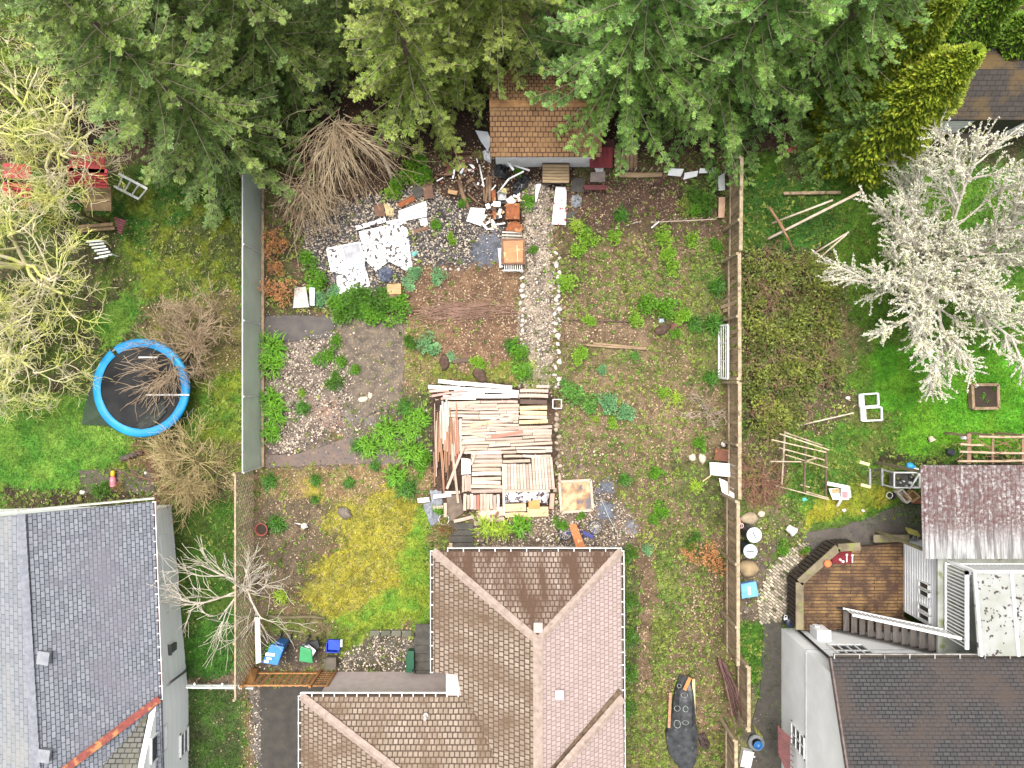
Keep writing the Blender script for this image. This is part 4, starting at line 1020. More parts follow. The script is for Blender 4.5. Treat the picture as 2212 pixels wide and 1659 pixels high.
# ---- red roofed wooden playset under the bare trees, north-west
ps = thing('playset', 'wooden climbing frame with red slatted roofs under the bare trees', 'playset', P(150, 430))
red = M('slat_red', (.36, .035, .035), (.24, .025, .028), 4, .6); tan = M('timber_tan', (.26, .18, .095), (.17, .115, .06), 4, .85)
mos = M('post_mossy', (.14, .12, .035), (.09, .075, .03), 4, .9)
def slat_roof(u0, v0, u1, v1, z0, z1, n):
    b = MB()
    for i in range(n):
        t = i / (n - 1); z = z0 + (z1 - z0) * t; v = v0 + (v1 - v0) * t; b.bar(P(u0, v, z), P(u1, v + 4, z), .14, .025)
    b.build('roof', red, ps)
slat_roof(6, 420, 70, 388, 2.3, 2.8, 5); slat_roof(6, 356, 66, 388, 2.3, 2.8, 5)
slat_roof(146, 398, 232, 366, 2.3, 2.9, 6); slat_roof(150, 330, 226, 366, 2.3, 2.9, 6)
for pts in ([(86, 441), (104, 441), (104, 420), (88, 420)], [(22, 453), (66, 447), (66, 436), (24, 442)]):
    b = MB(); b.slab([P(u, v, 1.5) for u, v in pts], .05); b.build('side_panel', red, ps)
b = MB(); b.slab([P(182, 455, 1.3), P(240, 455, 1.3), P(240, 402, 1.3), P(182, 402, 1.3)], .08); b.build('platform', tan, ps)
for p, q, w in ((P(120, 438, 2.0), P(240, 432, 2.0), .09), (P(168, 490, .5), P(245, 484, .5), .12), (P(170, 498, .3), P(248, 492, .3), .16)): b = MB(); b.bar(p, q, w, .08); b.build('beam', tan, ps)
for u, v in ((104, 470), (142, 478), (216, 478), (234, 480), (184, 402), (240, 402), (30, 400), (70, 440)):
    b = MB(); g = P(u, v, 0); b.bar(g, g + Vector((0, 0, 2.3 if u not in (216, 234) else 1.4)), .13); b.build('post', mos, ps)
b = MB()
for i in range(6): b.bar(P(247 + i * 1.5, 470 + i * 6, .7), P(272 - i * 2, 479 + i * 5, .9), .07, .04)
b.build('ladder', M('slat_maroon', (.15, .035, .05), (.09, .025, .035), 4, .7), ps)
# ------------------------------------------------------------------ fences
def T(c, r, cx, cy, z=0.0): return P((960 * c + cx * .434) / 1.736, (720 * r + cy * .434) / 1.736, z)
FB = M('fence_board', (.36, .26, .165), (.19, .135, .085), 3.5, .9, stretch=(1.5, 1.5, .35), c3=(.10, .10, .04), s3=3, t3=(.60, .7), bp=.4)
FR = M('fence_rail', (.36, .285, .185), (.22, .17, .105), 4, .9, stretch=(1.5, 1.5, 1.5), c3=(.13, .10, .06), s3=5, t3=(.58, .66))
def board_fence(name, label, p, q, h, sp=.15, missing=0., lean=0., rails=2, side=1, seed=1):
    r = random.Random(seed)
    p = Vector(p); q = Vector(q); L = (q - p).length; d = (q - p).normalized(); o = Vector((d.y, -d.x, 0)) * side
    t = thing(name, label, 'fence', p)
    b = MB(); n = int(L / sp)
    for i in range(n):
        if r.random() < missing: continue
        c = p + d * ((i + .5) * sp); hh = h * r.uniform(.95, 1.01); a = o * r.uniform(-.02, .03) + d * r.uniform(-.02, .02)
        b.bar(c - o * .03 - o * .05 * (r.random() < .12), c + a * 1.8 + Vector((0, 0, hh)), sp * .93, .022, up=o)
    b.build('boards', FB, t)
    for k in range(rails):
        z = h * (.28 + .62 * k / max(1, rails - 1)); b = MB(); b.bar(p + o * .03 + Vector((0, 0, z)), q + o * .03 + Vector((0, 0, z)), .09, .05, up=o); b.build('rail', FR, t)
    b = MB(); b.bar(p + o * .035 + Vector((0, 0, h + .03)), q + o * .035 + Vector((0, 0, h + .03)), .13, .035); b.build('cap_rail', FR, t)
    for k in range(int(L / 2.4) + 1):
        c = p + d * min(L, k * 2.4) + o * .11; b = MB(); b.bar(c, c + Vector((0, 0, h + .05)), .10); b.build('post', FR, t)
    return t
board_fence('board_fence', 'old brown board fence beside the soil beds, under the conifer tips', P(1571, 372), P(1569, 560), 1.9, missing=.04, seed=3)
board_fence('board_fence', 'gappy brown board fence with fallen boards behind the pale metal frame', P(1567, 566), P(1568, 822), 1.85, missing=.16, seed=4)
board_fence('board_fence', 'brown board fence beside the two tan stones and rusty sheet', P(1567, 826), P(1567, 1062), 1.9, seed=5)
board_fence('board_fence', 'long weathered board fence beside the two white lidded barrels', P(1563, 1066), P(1563, 1397), 1.95, seed=6)
board_fence('board_fence', 'short board fence with the pole bundle leaning on it', P(1588, 1402), P(1588, 1535), 1.75, seed=7)
board_fence('board_fence', 'board fence panel at the bottom edge beside the tyre and white box', P(1562, 1552), P(1562, 1720), 1.75, seed=8)
for i, (u0, v0, u1, v1, z) in enumerate(((1560, 655, 1592, 628, .9), (1557, 664, 1594, 650, .8), (1562, 672, 1594, 664, .6), (1588, 560, 1602, 522, 1.5))):
    b = MB(); b.bar(P(u0, v0, .05), P(u1, v1, z + .4), .13, .025); b.build('loose_board', FB, label='loose brown fence board fallen aslant against the gappy fence', cat='board', group='fallen fence boards')
def lattice_fence():
    p = P(549, 1012); q = P(549, 1466); h = 1.95
    t = thing('lattice_fence', 'tan diamond lattice fence beside the blue lidded bins', 'fence', p)
    b = MB(); L = p.y - q.y; s = .27
    for k in range(int((L + h) / s)):
        a = k * s - h
        for sg in (0, 1):
            y0 = a; z0 = 0; y1 = a + h; z1 = h
            if y0 < 0: z0 = -y0; y0 = 0
            if y1 > L: z1 -= y1 - L; y1 = L
            if z1 <= z0: continue
            Y0, Y1 = (y0, y1) if not sg else (L - y0, L - y1)
            b.bar((p.x + .008 * (2 * sg - 1), p.y - Y0, z0), (p.x + .008 * (2 * sg - 1), p.y - Y1, z1), .055, .012, up=(1, 0, 0))
    b.build('lattice', M('lattice_tan', (.40, .32, .22), (.26, .20, .13), 4, .9), t)
    b = MB(); b.bar((p.x, p.y, h + .02), (q.x, q.y, h + .02), .07, .05); b.build('cap_rail', FR, t)
    for k in range(5): b = MB(); y = p.y - L * k / 4; b.bar((p.x - .05, y, 0), (p.x - .05, y, h + .05), .09); b.build('post', FR, t)
lattice_fence()
def chain_fence():
    p = P(564, 395); q = P(564, 1008); h = 2.0
    t = thing('chain_fence', 'tall chain link fence with grey green privacy mesh and pale top rail', 'fence', p)
    m, nt, b_ = _new('privacy_mesh')
    v = coords(nt, 'Object'); f = noise(nt, v, 1.1, 5); w1 = nd(nt, 'ShaderNodeTexChecker', Scale=16.); nt.links.new(coords(nt, 'Object', (1, 1, 1)), w1.inputs['Vector'])
    col = mixc(nt, ramp(nt, f, .35, .65), (.42, .50, .43), (.30, .36, .31)); col = mixc(nt, w1.outputs['Fac'], col, (.52, .58, .53))
    nt.links.new(col, b_.inputs['Base Color']); b_.inputs['Roughness'].default_value = .7
    tr = nt.nodes.new('ShaderNodeBsdfTransparent'); mx = nt.nodes.new('ShaderNodeMixShader'); mx.inputs[0].default_value = .42
    nt.links.new(b_.outputs[0], mx.inputs[1]); nt.links.new(tr.outputs[0], mx.inputs[2]); nt.links.new(mx.outputs[0], nt.nodes['Material Output'].inputs['Surface'])
    b = MB(); b.box((p.x, (p.y + q.y) / 2, h / 2), (.02, p.y - q.y, h)); b.build('mesh_panel', m, t)
    b = MB(); b.tube([(p.x, p.y, h), (p.x, q.y, h)], .028, 8); b.build('top_rail', M('galvanised', (.55, .57, .56), (.42, .44, .43), 5, .45, metal=.3), t)
    for k in range(5): b = MB(); y = p.y - (p.y - q.y) * k / 4; b.tube([(p.x + .04, y, 0), (p.x + .04, y, h)], .03, 8); b.build('post', MATS['galvanised'], t)
    b = MB(); b.bar((p.x + .10, p.y, .05), (p.x + .10, q.y, .05), .10, .12); b.build('gravel_board', FB, t)
chain_fence()
def gate():
    t = thing('slatted_gate', 'orange brown slatted timber gate between the lattice fence and house', 'gate', P(615, 1448))
    gm = M('cedar_orange', (.36, .185, .065), (.24, .115, .042), 4, .75, stretch=(2, 2, .5))
    y = P(0, 1449).y; x0 = P(553, 0).x; x1 = P(693, 0).x; h = 1.5
    b = MB()
    for i in range(9): x = x0 + .12 + i * (x1 - x0 - .2) / 8.5; b.bar((x, y, .08), (x, y, h), .15, .022, up=(0, 1, 0))
    b.build('slats', gm, t)
    for z in (.3, h - .05): b = MB(); b.bar((x0, y + .03, z), (x1, y + .03, z), .05, .09); b.build('rail', gm, t)
    for x in (x0, x1): b = MB(); b.bar((x, y + .02, 0), (x, y + .02, h + .1), .10); b.build('post', gm, t)
    lt = thing('small_trellis', 'small orange lattice panel next to the slatted gate', 'trellis', P(705, 1450)); b = MB()
    xa, xb = x1 + .08, P(727, 0).x
    for i in range(7):
        x = xa + (xb - xa) * i / 6; b.bar((x, y, .1), (x, y, h - .1), .025, .012, up=(0, 1, 0)); z = .2 + i * .2; b.bar((xa, y + .015, z), (xb, y + .015, z), .012, .025)
    b.build('lattice', gm, lt); b = MB(); b.bar((xa - .02, y, h - .06), (xb + .02, y, h - .06), .05, .06); b.bar((xb, y, 0), (xb, y, h - .1), .07); b.build('frame', gm, lt)
    b = MB(); b.slab([P(522, 1478, 1.3), P(548, 1478, 1.3), P(556, 1446, .2), P(540, 1440, .2)], .03); b.build('hoarding', gm, label='short orange boarded panel closing the gap at the lattice fence foot', cat='panel')
    b = MB(); b.bar(P(403, 1484, .9), P(548, 1486, .9), .06, .12); b.bar(P(403, 1480, .4), P(548, 1481, .4), .04, .10)
    for u in (420, 480, 540): b.bar(P(u, 1478, 0), P(u, 1478, .95), .07)
    b.build('white_rail', WHITE, label='thin white rail fence beside the grey house', cat='fence')
    b = MB(); b.slab([P(550, 1334, .9), P(561, 1334, .9), P(564, 1430, .9), P(553, 1434, .9)], .04); b.build('white_board', WHITE, label='white board standing along the lattice fence beside the blue bin', cat='board')
gate()

# ------------------------------------------------------------------ helpers for single things
def flat(name, label, cat, pts, mat, z=.06, t=.03, tilt=(0, 0), group=None, n=None, bevel=.006):
    """a sheet or board on the ground: outline given as places, slightly tilted"""
    c = sum((Vector(p) for p in pts), Vector()) / len(pts); q = []
    for p in pts: p = Vector(p); q.append(Vector((p.x, p.y, z + (p.x - c.x) * tilt[0] + (p.y - c.y) * tilt[1])))
    return MB().slab(q, t).build(name, mat, label=label, cat=cat, group=group, bevel=bevel)
def open_box(b, c, d, rot, t=.02):
    Rm = Matrix.Rotation(rot, 3, 'Z'); c = Vector(c); x, y, z = d
    b.box(c + Vector((0, 0, t / 2)), (x, y, t), rot)
    for s in (-1, 1):
        b.box(c + Rm @ Vector((s * (x - t) / 2, 0, z / 2 + t / 2)), (t, y, z), rot); b.box(c + Rm @ Vector((0, s * (y - t) / 2, z / 2 + t / 2)), (x - 2 * t, t, z), rot)
    return b
def crumple(name, label, cat, pts, mat, h=.18, seed=1, n=26, kind=None):
    """a crumpled sheet or bag filling an outline"""
    r = np.random.default_rng(seed); P2 = [(p[0], p[1]) for p in pts]
    cx = sum(p[0] for p in P2) / len(P2); cy = sum(p[1] for p in P2) / len(P2); V = [Vector((cx, cy, h))]; F = []; m = len(P2)
    per = []
    for i in range(m):
        a = P2[i]; c = P2[(i + 1) % m]
        for k in range(4): t = k / 4; per.append((a[0] + (c[0] - a[0]) * t, a[1] + (c[1] - a[1]) * t))
    N = len(per)
    for ring, (s, hh) in enumerate(((.35, 1.), (.62, .95), (.85, .7), (.98, .3), (1.0, .01))):
        for k, (x, y) in enumerate(per):
            j = 1 + r.normal(0, .04); V.append(Vector((cx + (x - cx) * s * j, cy + (y - cy) * s * j, max(.004, h * hh * r.uniform(.6, 1.2)))))
    for k in range(N): F.append((0, 1 + k, 1 + (k + 1) % N))
    for q in range(4):
        for k in range(N): a = 1 + q * N + k; c = 1 + q * N + (k + 1) % N; F.append((a, a + N, c + N, c))
    b = MB(); b.add(V, F); return b.build(name, mat, smooth=False, label=label, cat=cat)
def stone(name, label, c, sx, sy, sz, mat, rot=0, seed=0, group=None, cat='stone'):
    r = np.random.default_rng(seed); V = []; F = []; n = 12; c = Vector(c)
    prof = [(.72, -.12), (1.0, .18), (.93, .55), (.66, .88), (.3, 1.0)]
    lump = 1 + r.normal(0, .10, n)
    for a, z in prof:
        for k in range(n):
            th = 2 * PI * k / n; q = a * lump[k] * (1 + r.normal(0, .05)); x = q * sx * math.cos(th); y = q * sy * math.sin(th)
            V.append(c + Vector((x * math.cos(rot) - y * math.sin(rot), x * math.sin(rot) + y * math.cos(rot), z * sz * (1 + r.normal(0, .05)))))
    for i in range(len(prof) - 1):
        for k in range(n): F.append((i * n + k, i * n + (k + 1) % n, (i + 1) * n + (k + 1) % n, (i + 1) * n + k))
    F.append(tuple(range((len(prof) - 1) * n, len(prof) * n))); F.append(tuple(range(n))[::-1])
    b = MB(); b.add(V, F); return b.build(name, mat, smooth=True, label=label, cat=cat, group=group, loc=c)

# ------------------------------------------------------------------ the loose board deck
WB = [M('board_cream', (.43, .35, .27), (.31, .24, .18), 3, .8, stretch=(.6, 5, 1), rnd=.16, c3=(.36, .26, .19), s3=5, t3=(.64, .74)),
      M('board_pink', (.42, .32, .265), (.31, .225, .18), 3, .8, stretch=(.6, 5, 1), rnd=.16, c3=(.34, .22, .17), s3=5, t3=(.64, .74)),
      M('board_pale', (.48, .41, .335), (.37, .30, .24), 3, .8, stretch=(.6, 5, 1), rnd=.14, c3=(.40, .30, .22), s3=6, t3=(.66, .74))]
BWH = M('board_whitewash', (.74, .71, .67), (.62, .57, .52), 3, .75, stretch=(.6, 5, 1), rnd=.08, c3=(.045, .030, .024), s3=16, t3=(.67, .70))
BRED = M('board_red_stain', (.40, .155, .11), (.30, .12, .085), 3, .8, stretch=(.6, 5, 1), rnd=.2)
BBR = M('board_brown', (.36, .20, .115), (.22, .115, .068), 3, .85, stretch=(.6, 5, 1), rnd=.3)
BDK = M('board_dark', (.115, .075, .055), (.065, .045, .036), 3, .85, stretch=(.6, 5, 1))
BYL = M('board_yellow', (.60, .46, .26), (.46, .33, .17), 2.5, .8, stretch=(.6, 5, 1), rnd=.15, c3=(.25, .14, .07), s3=6, t3=(.66, .74))
u2m = .2361 / S
PB = random.Random(5)
def plank(cx, cy, L, W, ang, z, mat, label, group=None, name='board', t=.035, cat='board'):
    """loose board centred at a place in the deck's own measure; one object, slightly warped"""
    c = C2(cx, cy, 0); l = L * u2m / 2; w = W * u2m / 2; V = []
    bow = PB.uniform(-.012, .012); tw = PB.uniform(-.012, .012); crook = PB.uniform(-.008, .008)
    for i in range(5):
        s = -1 + i * .5
        for y, zz in ((-w, 0), (w, 0), (w, t), (-w, t)): V.append(Vector((s * l, y + crook * (1 - s * s) * 2, zz + bow * (1 - s * s) + tw * s * (y / w))))
    F = [(3, 2, 1, 0), (16, 17, 18, 19)]
    for i in range(4):
        for k in range(4): F.append((i * 4 + k, i * 4 + (k + 1) % 4, i * 4 + 4 + (k + 1) % 4, i * 4 + 4 + k))
    o = add_obj(name, make_mesh(name, V, F, mat), None, (c.x, c.y, z), -R(ang))
    bv = o.modifiers.new('bevel', 'BEVEL'); bv.width = .004; bv.segments = 1
    return tag(o, label, cat, group)
def rows(cy0, cy1, x0, x1, pitch, lens, mats, label, group, za=.10, slope=0., jit=1.6, skip=0):
    cy = cy0; k = 0
    while cy < cy1:
        x = x0 + PB.uniform(-6, 6); 
        while x < x1 - 40:
            L = PB.uniform(*lens); L = min(L, x1 + PB.uniform(-6, 8) - x)
            if x1 - (x + L) < 50: L = x1 + PB.uniform(-8, 10) - x
            W = pitch * PB.uniform(.78, .93)
            if PB.random() >= skip:
                plank(x + L / 2, cy + PB.uniform(-3, 3) + slope * (x + L / 2 - x0), L - 3, W, PB.uniform(-jit, jit) + math.degrees(math.atan(slope)), za + PB.uniform(-.012, .02), PB.choice(mats), label, group)
            x += L
        cy += pitch; k += 1
g = 'loose boards laid crosswise as a deck'
rows(262, 300, 305, 940, 27, (150, 330), [WB[0], WB[1], WB[2]], 'pale board laid crosswise near the whitewashed end of the board deck', g)
rows(303, 400, 300, 940, 27, (130, 300), WB, 'pale board laid crosswise in the northern part of the board deck', 'crosswise boards in the north of the deck')
rows(410, 520, 420, 940, 29, (130, 320), WB, 'cream board laid crosswise in the middle of the board deck', 'crosswise boards in the middle of the deck', jit=3.5)
rows(318, 470, 946, 1205, 41, (250, 262), [BYL, WB[0], WB[2]], 'wide creamy board at the eastern edge of the board deck, below the dark board', 'wide boards at the eastern edge', jit=2.5)
rows(488, 545, 930, 1215, 30, (130, 200), WB, 'short pale board at the eastern edge of the board deck', 'short boards at the eastern edge')
rows(526, 700, 420, 1238, 29, (170, 360), WB, 'pale board laid slightly aslant across the deck above the slatted panel', 'aslant boards across the deck', slope=-.045, jit=2.)
rows(694, 748, 430, 1240, 28, (170, 300), WB, 'pale board in the rows right above the slatted panel', 'boards right above the slatted panel', slope=-.02, za=.09)
rows(722, 1078, 508, 782, 39, (262, 276), [WB[0], WB[1], WB[2], WB[0]], 'wide pale board west of the slatted panel on the deck', 'wide boards west of the slatted panel', jit=1.5)
rows(752, 780, 800, 1235, 30, (140, 230), WB, 'pale board along the head of the slatted panel', 'boards along the head of the slatted panel', za=.13)
for i in range(11): plank(450 + i * 30, 1174 + PB.uniform(-6, 8), 140 + PB.uniform(-10, 14), 27, 90 + PB.uniform(-1.5, 1.5), .10, BRED if i == 4 else PB.choice(WB), 'upright red stained board in the row at the foot of the deck' if i == 4 else 'short pale board in the row pointing south at the foot of the deck', None if i == 4 else 'row of short boards at the foot of the deck')
for i in range(4): plank(432 + i * 22, 1000 + PB.uniform(-6, 8), 150, 20, 90 + PB.uniform(-1, 1), .11, PB.choice(WB), 'narrow pale board under the white sheet on the deck', 'narrow boards under the white sheet')
for i in range(5): plank(232 + i * 17, 460 + PB.uniform(-20, 40), 400 + PB.uniform(-40, 90), 16, 90 + PB.uniform(-1, 1), .11, WB[2], 'long pale batten pointing north on the western edge of the deck', 'long pale battens on the western edge')
for i in range(4): plank(325 + i * 28, 570 + PB.uniform(-20, 20), 330 + PB.uniform(-30, 60), 25, 90 + PB.uniform(-1, 1), .11, BBR if i == 0 else PB.choice(WB), 'pale board pointing north beside the crosswise boards' if i else 'brown board pointing north beside the crosswise boards', 'boards pointing north beside the crosswise boards' if i else None)
for i in range(22): plank(170 + i * 10.5 + PB.uniform(-4, 4), 700 + PB.uniform(-260, 200), 300 + PB.uniform(-80, 240), PB.uniform(7, 14), 90 + PB.uniform(-5, 3), .13 + PB.uniform(0, .06), PB.choice([BBR, BBR, WB[1], BRED, BBR]), 'thin brown strip of wood in the heap on the western edge of the deck', 'thin strips on the western edge', name='wood_strip', t=.02, cat='wood strip')
for i, (cx, cy, L, a) in enumerate(((330, 86, 250, 7), (560, 100, 300, 5), (750, 118, 260, 6), (260, 128, 290, 2), (520, 150, 330, 2), (780, 165, 320, 3), (480, 190, 300, -2), (700, 208, 330, 0), (860, 205, 150, 0), (400, 222, 300, 1))):
    plank(cx, cy, L, 36, a, .10 + .004 * i, BWH, 'whitewashed board speckled with dark leaves at the northern end of the deck', 'whitewashed boards at the northern end')
for i, (cx, cy, L, a) in enumerate(((290, 185, 290, -9), (330, 212, 200, -12), (215, 160, 180, -3))): plank(cx, cy, L, 22, a, .16 + .01 * i, M('board_rose', (.52, .32, .27), (.42, .24, .20), 3, .8, rnd=.2), 'rosy board lying aslant over the whitewashed boards', 'rosy boards over the whitewashed ones')
for i, (cx, cy, L, W) in enumerate(((1160, 120, 120, 26), (1080, 160, 260, 30), (1075, 205, 265, 34))): plank(cx, cy, L, W, 1, .10, WB[1], 'pinkish board north of the dark board on the deck', 'pinkish boards north of the dark board')
plank(1075, 262, 245, 42, 2, .09, BDK, 'dark weathered board at the eastern side of the deck')
plank(835, 552, 290, 26, -9, .155, BRED, 'longer red board lying over the cream boards'); plank(760, 575, 140, 20, -8, .15, BRED, 'shorter red board lying over the cream boards')
plank(365, 855, 420, 24, -68, .20, WB[1], 'long batten lying diagonally over the wood strips'); plank(362, 910, 540, 22, 84, .19, WB[0], 'long pale batten lying steeply over the wood strips'); plank(528, 770, 130, 20, -72, .20, WB[0], 'short batten leaning aslant over the white sheet')
plank(740, 410, 160, 24, -24, .16, WB[2], 'short board lying diagonally in the middle of the deck'); plank(600, 460, 200, 34, -12, .15, BYL, 'yellowish board lying aslant in the middle of the deck'); plank(880, 405, 130, 38, -22, .16, WB[1], 'rosy cream board lying diagonally beside the wide eastern boards'); plank(540, 555, 260, 26, 12, .15, WB[0], 'cream board lying aslant beside the red boards')
o = flat('white_sheet', 'white board sheet lying on the western part of the deck', 'sheet', [C2(420, 770), C2(500, 780), C2(505, 915), C2(418, 920)], BWH, .19, .02)
sp = thing('board_pallet', 'large pale slatted panel of upright boards at the southern end of the deck', 'panel', C2(1030, 910, .12))
for i in range(16):
    cx = 822 + i * 27.4; b = MB(); y1 = 830 if i < 9 else 765
    b.bar(C2(cx, y1 + PB.uniform(-4, 4), .17), C2(cx + (4 + i * 1.5), 1060, .17), 24 * u2m, .03); s = b.build('slat', PB.choice(WB), sp)
for cy, x0, x1 in ((808, 795, 1045), (1075, 800, 1225)): b = MB(); b.bar(C2(x0, cy, .14), C2(x1, cy, .14) if cy > 900 else C2(x1, cy - 10, .20), .12, .05); b.build('rail', WB[0], sp)
b = MB(); b.bar(C2(798, 830, .18), C2(806, 1300, .18), .10, .05); b.build('rail', WB[2], sp)
crumple('leafy_tarp', 'white tarpaulin roll covered in dark leaves at the foot of the slatted panel', 'tarpaulin', [C2(800, 1075), C2(1000, 1065), C2(1205, 1050), C2(1215, 1130), C2(1190, 1185), C2(1000, 1180), C2(815, 1180)], M('tarp_leafy', (.62, .61, .62), (.40, .39, .42), 6, .6, c3=(.05, .03, .025), s3=7, t3=(.50, .56)), .22, 4)
for i, (cx, cy, L, W) in enumerate(((905, 1222, 200, 70), (920, 1290, 210, 42), (1115, 1262, 190, 90))): plank(cx, cy, L, W, -1.5, .12, BYL, ('broad yellow plank west of the orange square tile', 'narrow yellow plank at the foot of the deck', 'broad yellow plank under the orange square tile')[i])
flat('orange_tile', 'orange square tile lying on the yellow planks', 'tile', [C2(1028, 1145), C2(1130, 1145), C2(1132, 1232), C2(1030, 1234)], M('tile_orange', (.50, .24, .075), (.42, .19, .06), 3, .7), .19, .03)
plank(1243, 1165, 140, 40, 95, .11, M('board_brick', (.44, .27, .20), (.34, .20, .15), 3, .85), 'brick coloured board at the eastern foot of the deck')
flat('foam_sheet', 'pale crumbling sheet with a brown corner at the foot of the deck', 'sheet', [C2(552, 1258), C2(790, 1215), C2(800, 1290), C2(700, 1330), C2(560, 1338)], M('foam_pale', (.58, .48, .38), (.42, .30, .22), 4, .9, c3=(.16, .09, .06), s3=5, t3=(.56, .62)), .08, .05)
plank(670, 1350, 280, 34, -10, .06, WB[0], 'cream board edging the strap leaved plants below the deck'); plank(950, 1335, 200, 26, -3, .05, BBR, 'rusty brown board below the yellow planks'); plank(750, 1440, 90, 36, -75, .05, BYL, 'short tan board in the pebbles among the strap leaved plants')
plank(440, 1325, 190, 30, -14, .10, WB[1], 'pink board lying across the head of the dark steps'); plank(270, 1245, 130, 30, 90, .12, WB[0], 'short pale board beside the grey tarpaulin'); plank(330, 1085, 150, 28, -2, .12, WB[2], 'pale board at the south-west corner of the deck'); plank(245, 1115, 160, 34, -6, .12, BWH, 'white board lying over the grey tarpaulin'); plank(72, 1155, 105, 42, -5, .10, BWH, 'white block-like board on the mossy lawn edge'); plank(205, 1220, 95, 30, -5, .11, WB[0], 'cream board lying on the grey tarpaulin')
flat('paving_slab', 'two toned brown slab between deck and steps', 'slab', [C2(280, 1115), C2(410, 1110), C2(440, 1270), C2(330, 1350), C2(290, 1290)], M('slab_brown', (.16, .12, .09), (.10, .075, .055), 4, .9), .05, .06)
gt = crumple('grey_tarp', 'grey tarpaulin lying crumpled beside the dark steps', 'tarpaulin', [C2(125, 1070), C2(235, 1075), C2(240, 1190), C2(215, 1300), C2(190, 1385), C2(130, 1390), C2(95, 1290), C2(60, 1190), C2(150, 1165)], M('tarp_grey', (.20, .21, .235), (.13, .135, .15), 9, .55), .09, 8)
b = MB(); c = C2(255, 1338, .05); b.ring(c, .21, .014, 28, 6); b.build('hoop', OFFW, label='thin pale hoop lying beside the dark steps', cat='hoop')
sp = thing('garden_steps', 'four dark timber steps between the board deck and tiled house', 'steps', C2(420, 1460))
for i in range(4):
    cy = 1390 + i * 60; b = MB(); b.box(C2(422, cy, .0) + Vector((0, 0, .10 + .10 * (i == 0) + .02 * i)), (.95, .25, .05)); b.box(C2(422, cy + 26, 0) + Vector((0, 0, .05)), (.95, .03, .12)); b.build('tread', M('step_dark', (.072, .066, .055), (.045, .042, .036), 4, .9), sp, bevel=.008)
b = MB(); b.box(C2(320, 1575, .12), (.14, .24, .2)); b.build('post_stump', FR, label='short tan post stump at the foot of the dark steps', cat='post', bevel=.01)
wc = MB(); a0 = C2(1250, 238, 0); a1 = C2(1328, 318, 0)
for z in (.02, .32):
    for i in range(4): q = [(a0.x, a0.y), (a1.x, a0.y), (a1.x, a1.y), (a0.x, a1.y)]; p = q[i]; s = q[(i + 1) % 4]; wc.bar((p[0], p[1], z), (s[0], s[1], z), .02)
for p in q: wc.bar((p[0], p[1], 0), (p[0], p[1], .33), .02)
wc.build('wire_cage', OFFW, label='pale wire frame cage beside the board deck', cat='cage')
fm = thing('mattress_crate', 'tan plywood frame with stained filling on the pebbles east of the deck', 'frame', C2(1465, 1125))
cs = [C2(1312, 990, .1), C2(1598, 975, .1), C2(1618, 1250, .1), C2(1330, 1272, .1)]
b = MB()
for i in range(4): b.bar(cs[i], cs[(i + 1) % 4], .10, .08)
b.build('frame', WB[0], fm); b = MB(); b.slab([p - Vector((0, 0, .01)) for p in cs], .04); b.build('filling', M('filling_stained', (.46, .33, .19), (.24, .145, .08), 3.2, .9, c3=(.12, .11, .12), s3=2.6, t3=(.60, .64), lo=.4, hi=.6), fm)
b = MB(); b.tube([C2(1690, 1150, .03), C2(1730, 1230, .03), C2(1770, 1330, .03), C2(1840, 1450, .03), C2(1850, 1560, .03)], .013, 6); b.build('cord', M('cord_pale', (.40, .42, .42), None, 4, .6), label='pale cord trailing over the pebbles by the bicycle', cat='cord')

# ------------------------------------------------------------------ bicycle lying on the pebbles
bk = thing('bicycle', 'blue framed bicycle lying on the pebbles under an orange plank', 'bicycle', C2(1520, 1480))
def wheel(c, rad, ax):
    b = MB(); b.ring(c, rad, .022, 28, 6, ax); w = b.build('wheel', BLACKP, bk)
    b = MB(); b.ring(c, rad - .035, .012, 28, 5, ax); q = b.build('rim', METAL); q.parent = w; q.location = q.location - origin_of(bk)
    b = MB(); c = Vector(c); a = Vector(ax).normalized(); t = a.cross(Vector((1, .2, 0))).normalized(); s = a.cross(t)
    for i in range(14): d = t * math.cos(i * PI / 7) + s * math.sin(i * PI / 7); b.bar(c, c + d * (rad - .03), .006)
    q = b.build('spokes', OFFW); q.parent = w; q.location = q.location - origin_of(bk)
wa = C2(1368, 1462, .12); wb = C2(1642, 1410, .16); wheel(wa, .27, (.15, .25, 1)); wheel(wb, .27, (-.2, .1, 1))
blue = M('frame_blue', (.055, .06, .20), (.04, .045, .14), 4, .3, bp=0)
b = MB(); s1 = C2(1500, 1440, .2); s2 = C2(1600, 1480, .2); s3 = C2(1490, 1500, .16)
for p, q in ((wa, s3), (wa, s1), (s1, s3), (s1, s2), (s3, s2), (s2, wb)): b.tube([p, q], .022, 8)
b.build('frame', blue, bk, True); b = MB(); b.bar(C2(1530, 1455, .25), C2(1620, 1500, .25), .15, .05); b.build('frame_bag', blue, bk)
b = MB(); b.tube([C2(1600, 1480, .2), C2(1640, 1520, .35), C2(1625, 1590, .35)], .014, 6); b.tube([C2(1640, 1520, .35), C2(1690, 1510, .3)], .014, 6); b.build('handlebar', BLACKP, bk)
b = MB(); b.lathe(C2(1480, 1455, .22), [(.03, 0), (.09, .02), (.08, .06), (.02, .07)], 10); b.build('saddle', BLACKP, bk)
b = MB(); b.ring(C2(1375, 1520, .06), .24, .018, 26, 6); c = C2(1375, 1520, .06)
for i in range(7): d = Vector((math.cos(i * PI / 7), math.sin(i * PI / 7), 0)) * .22; b.bar(c - d, c + d, .005)
b.build('spare_wheel', BLACKP, label='loose bicycle wheel lying flat by the house wall under the bicycle', cat='wheel')
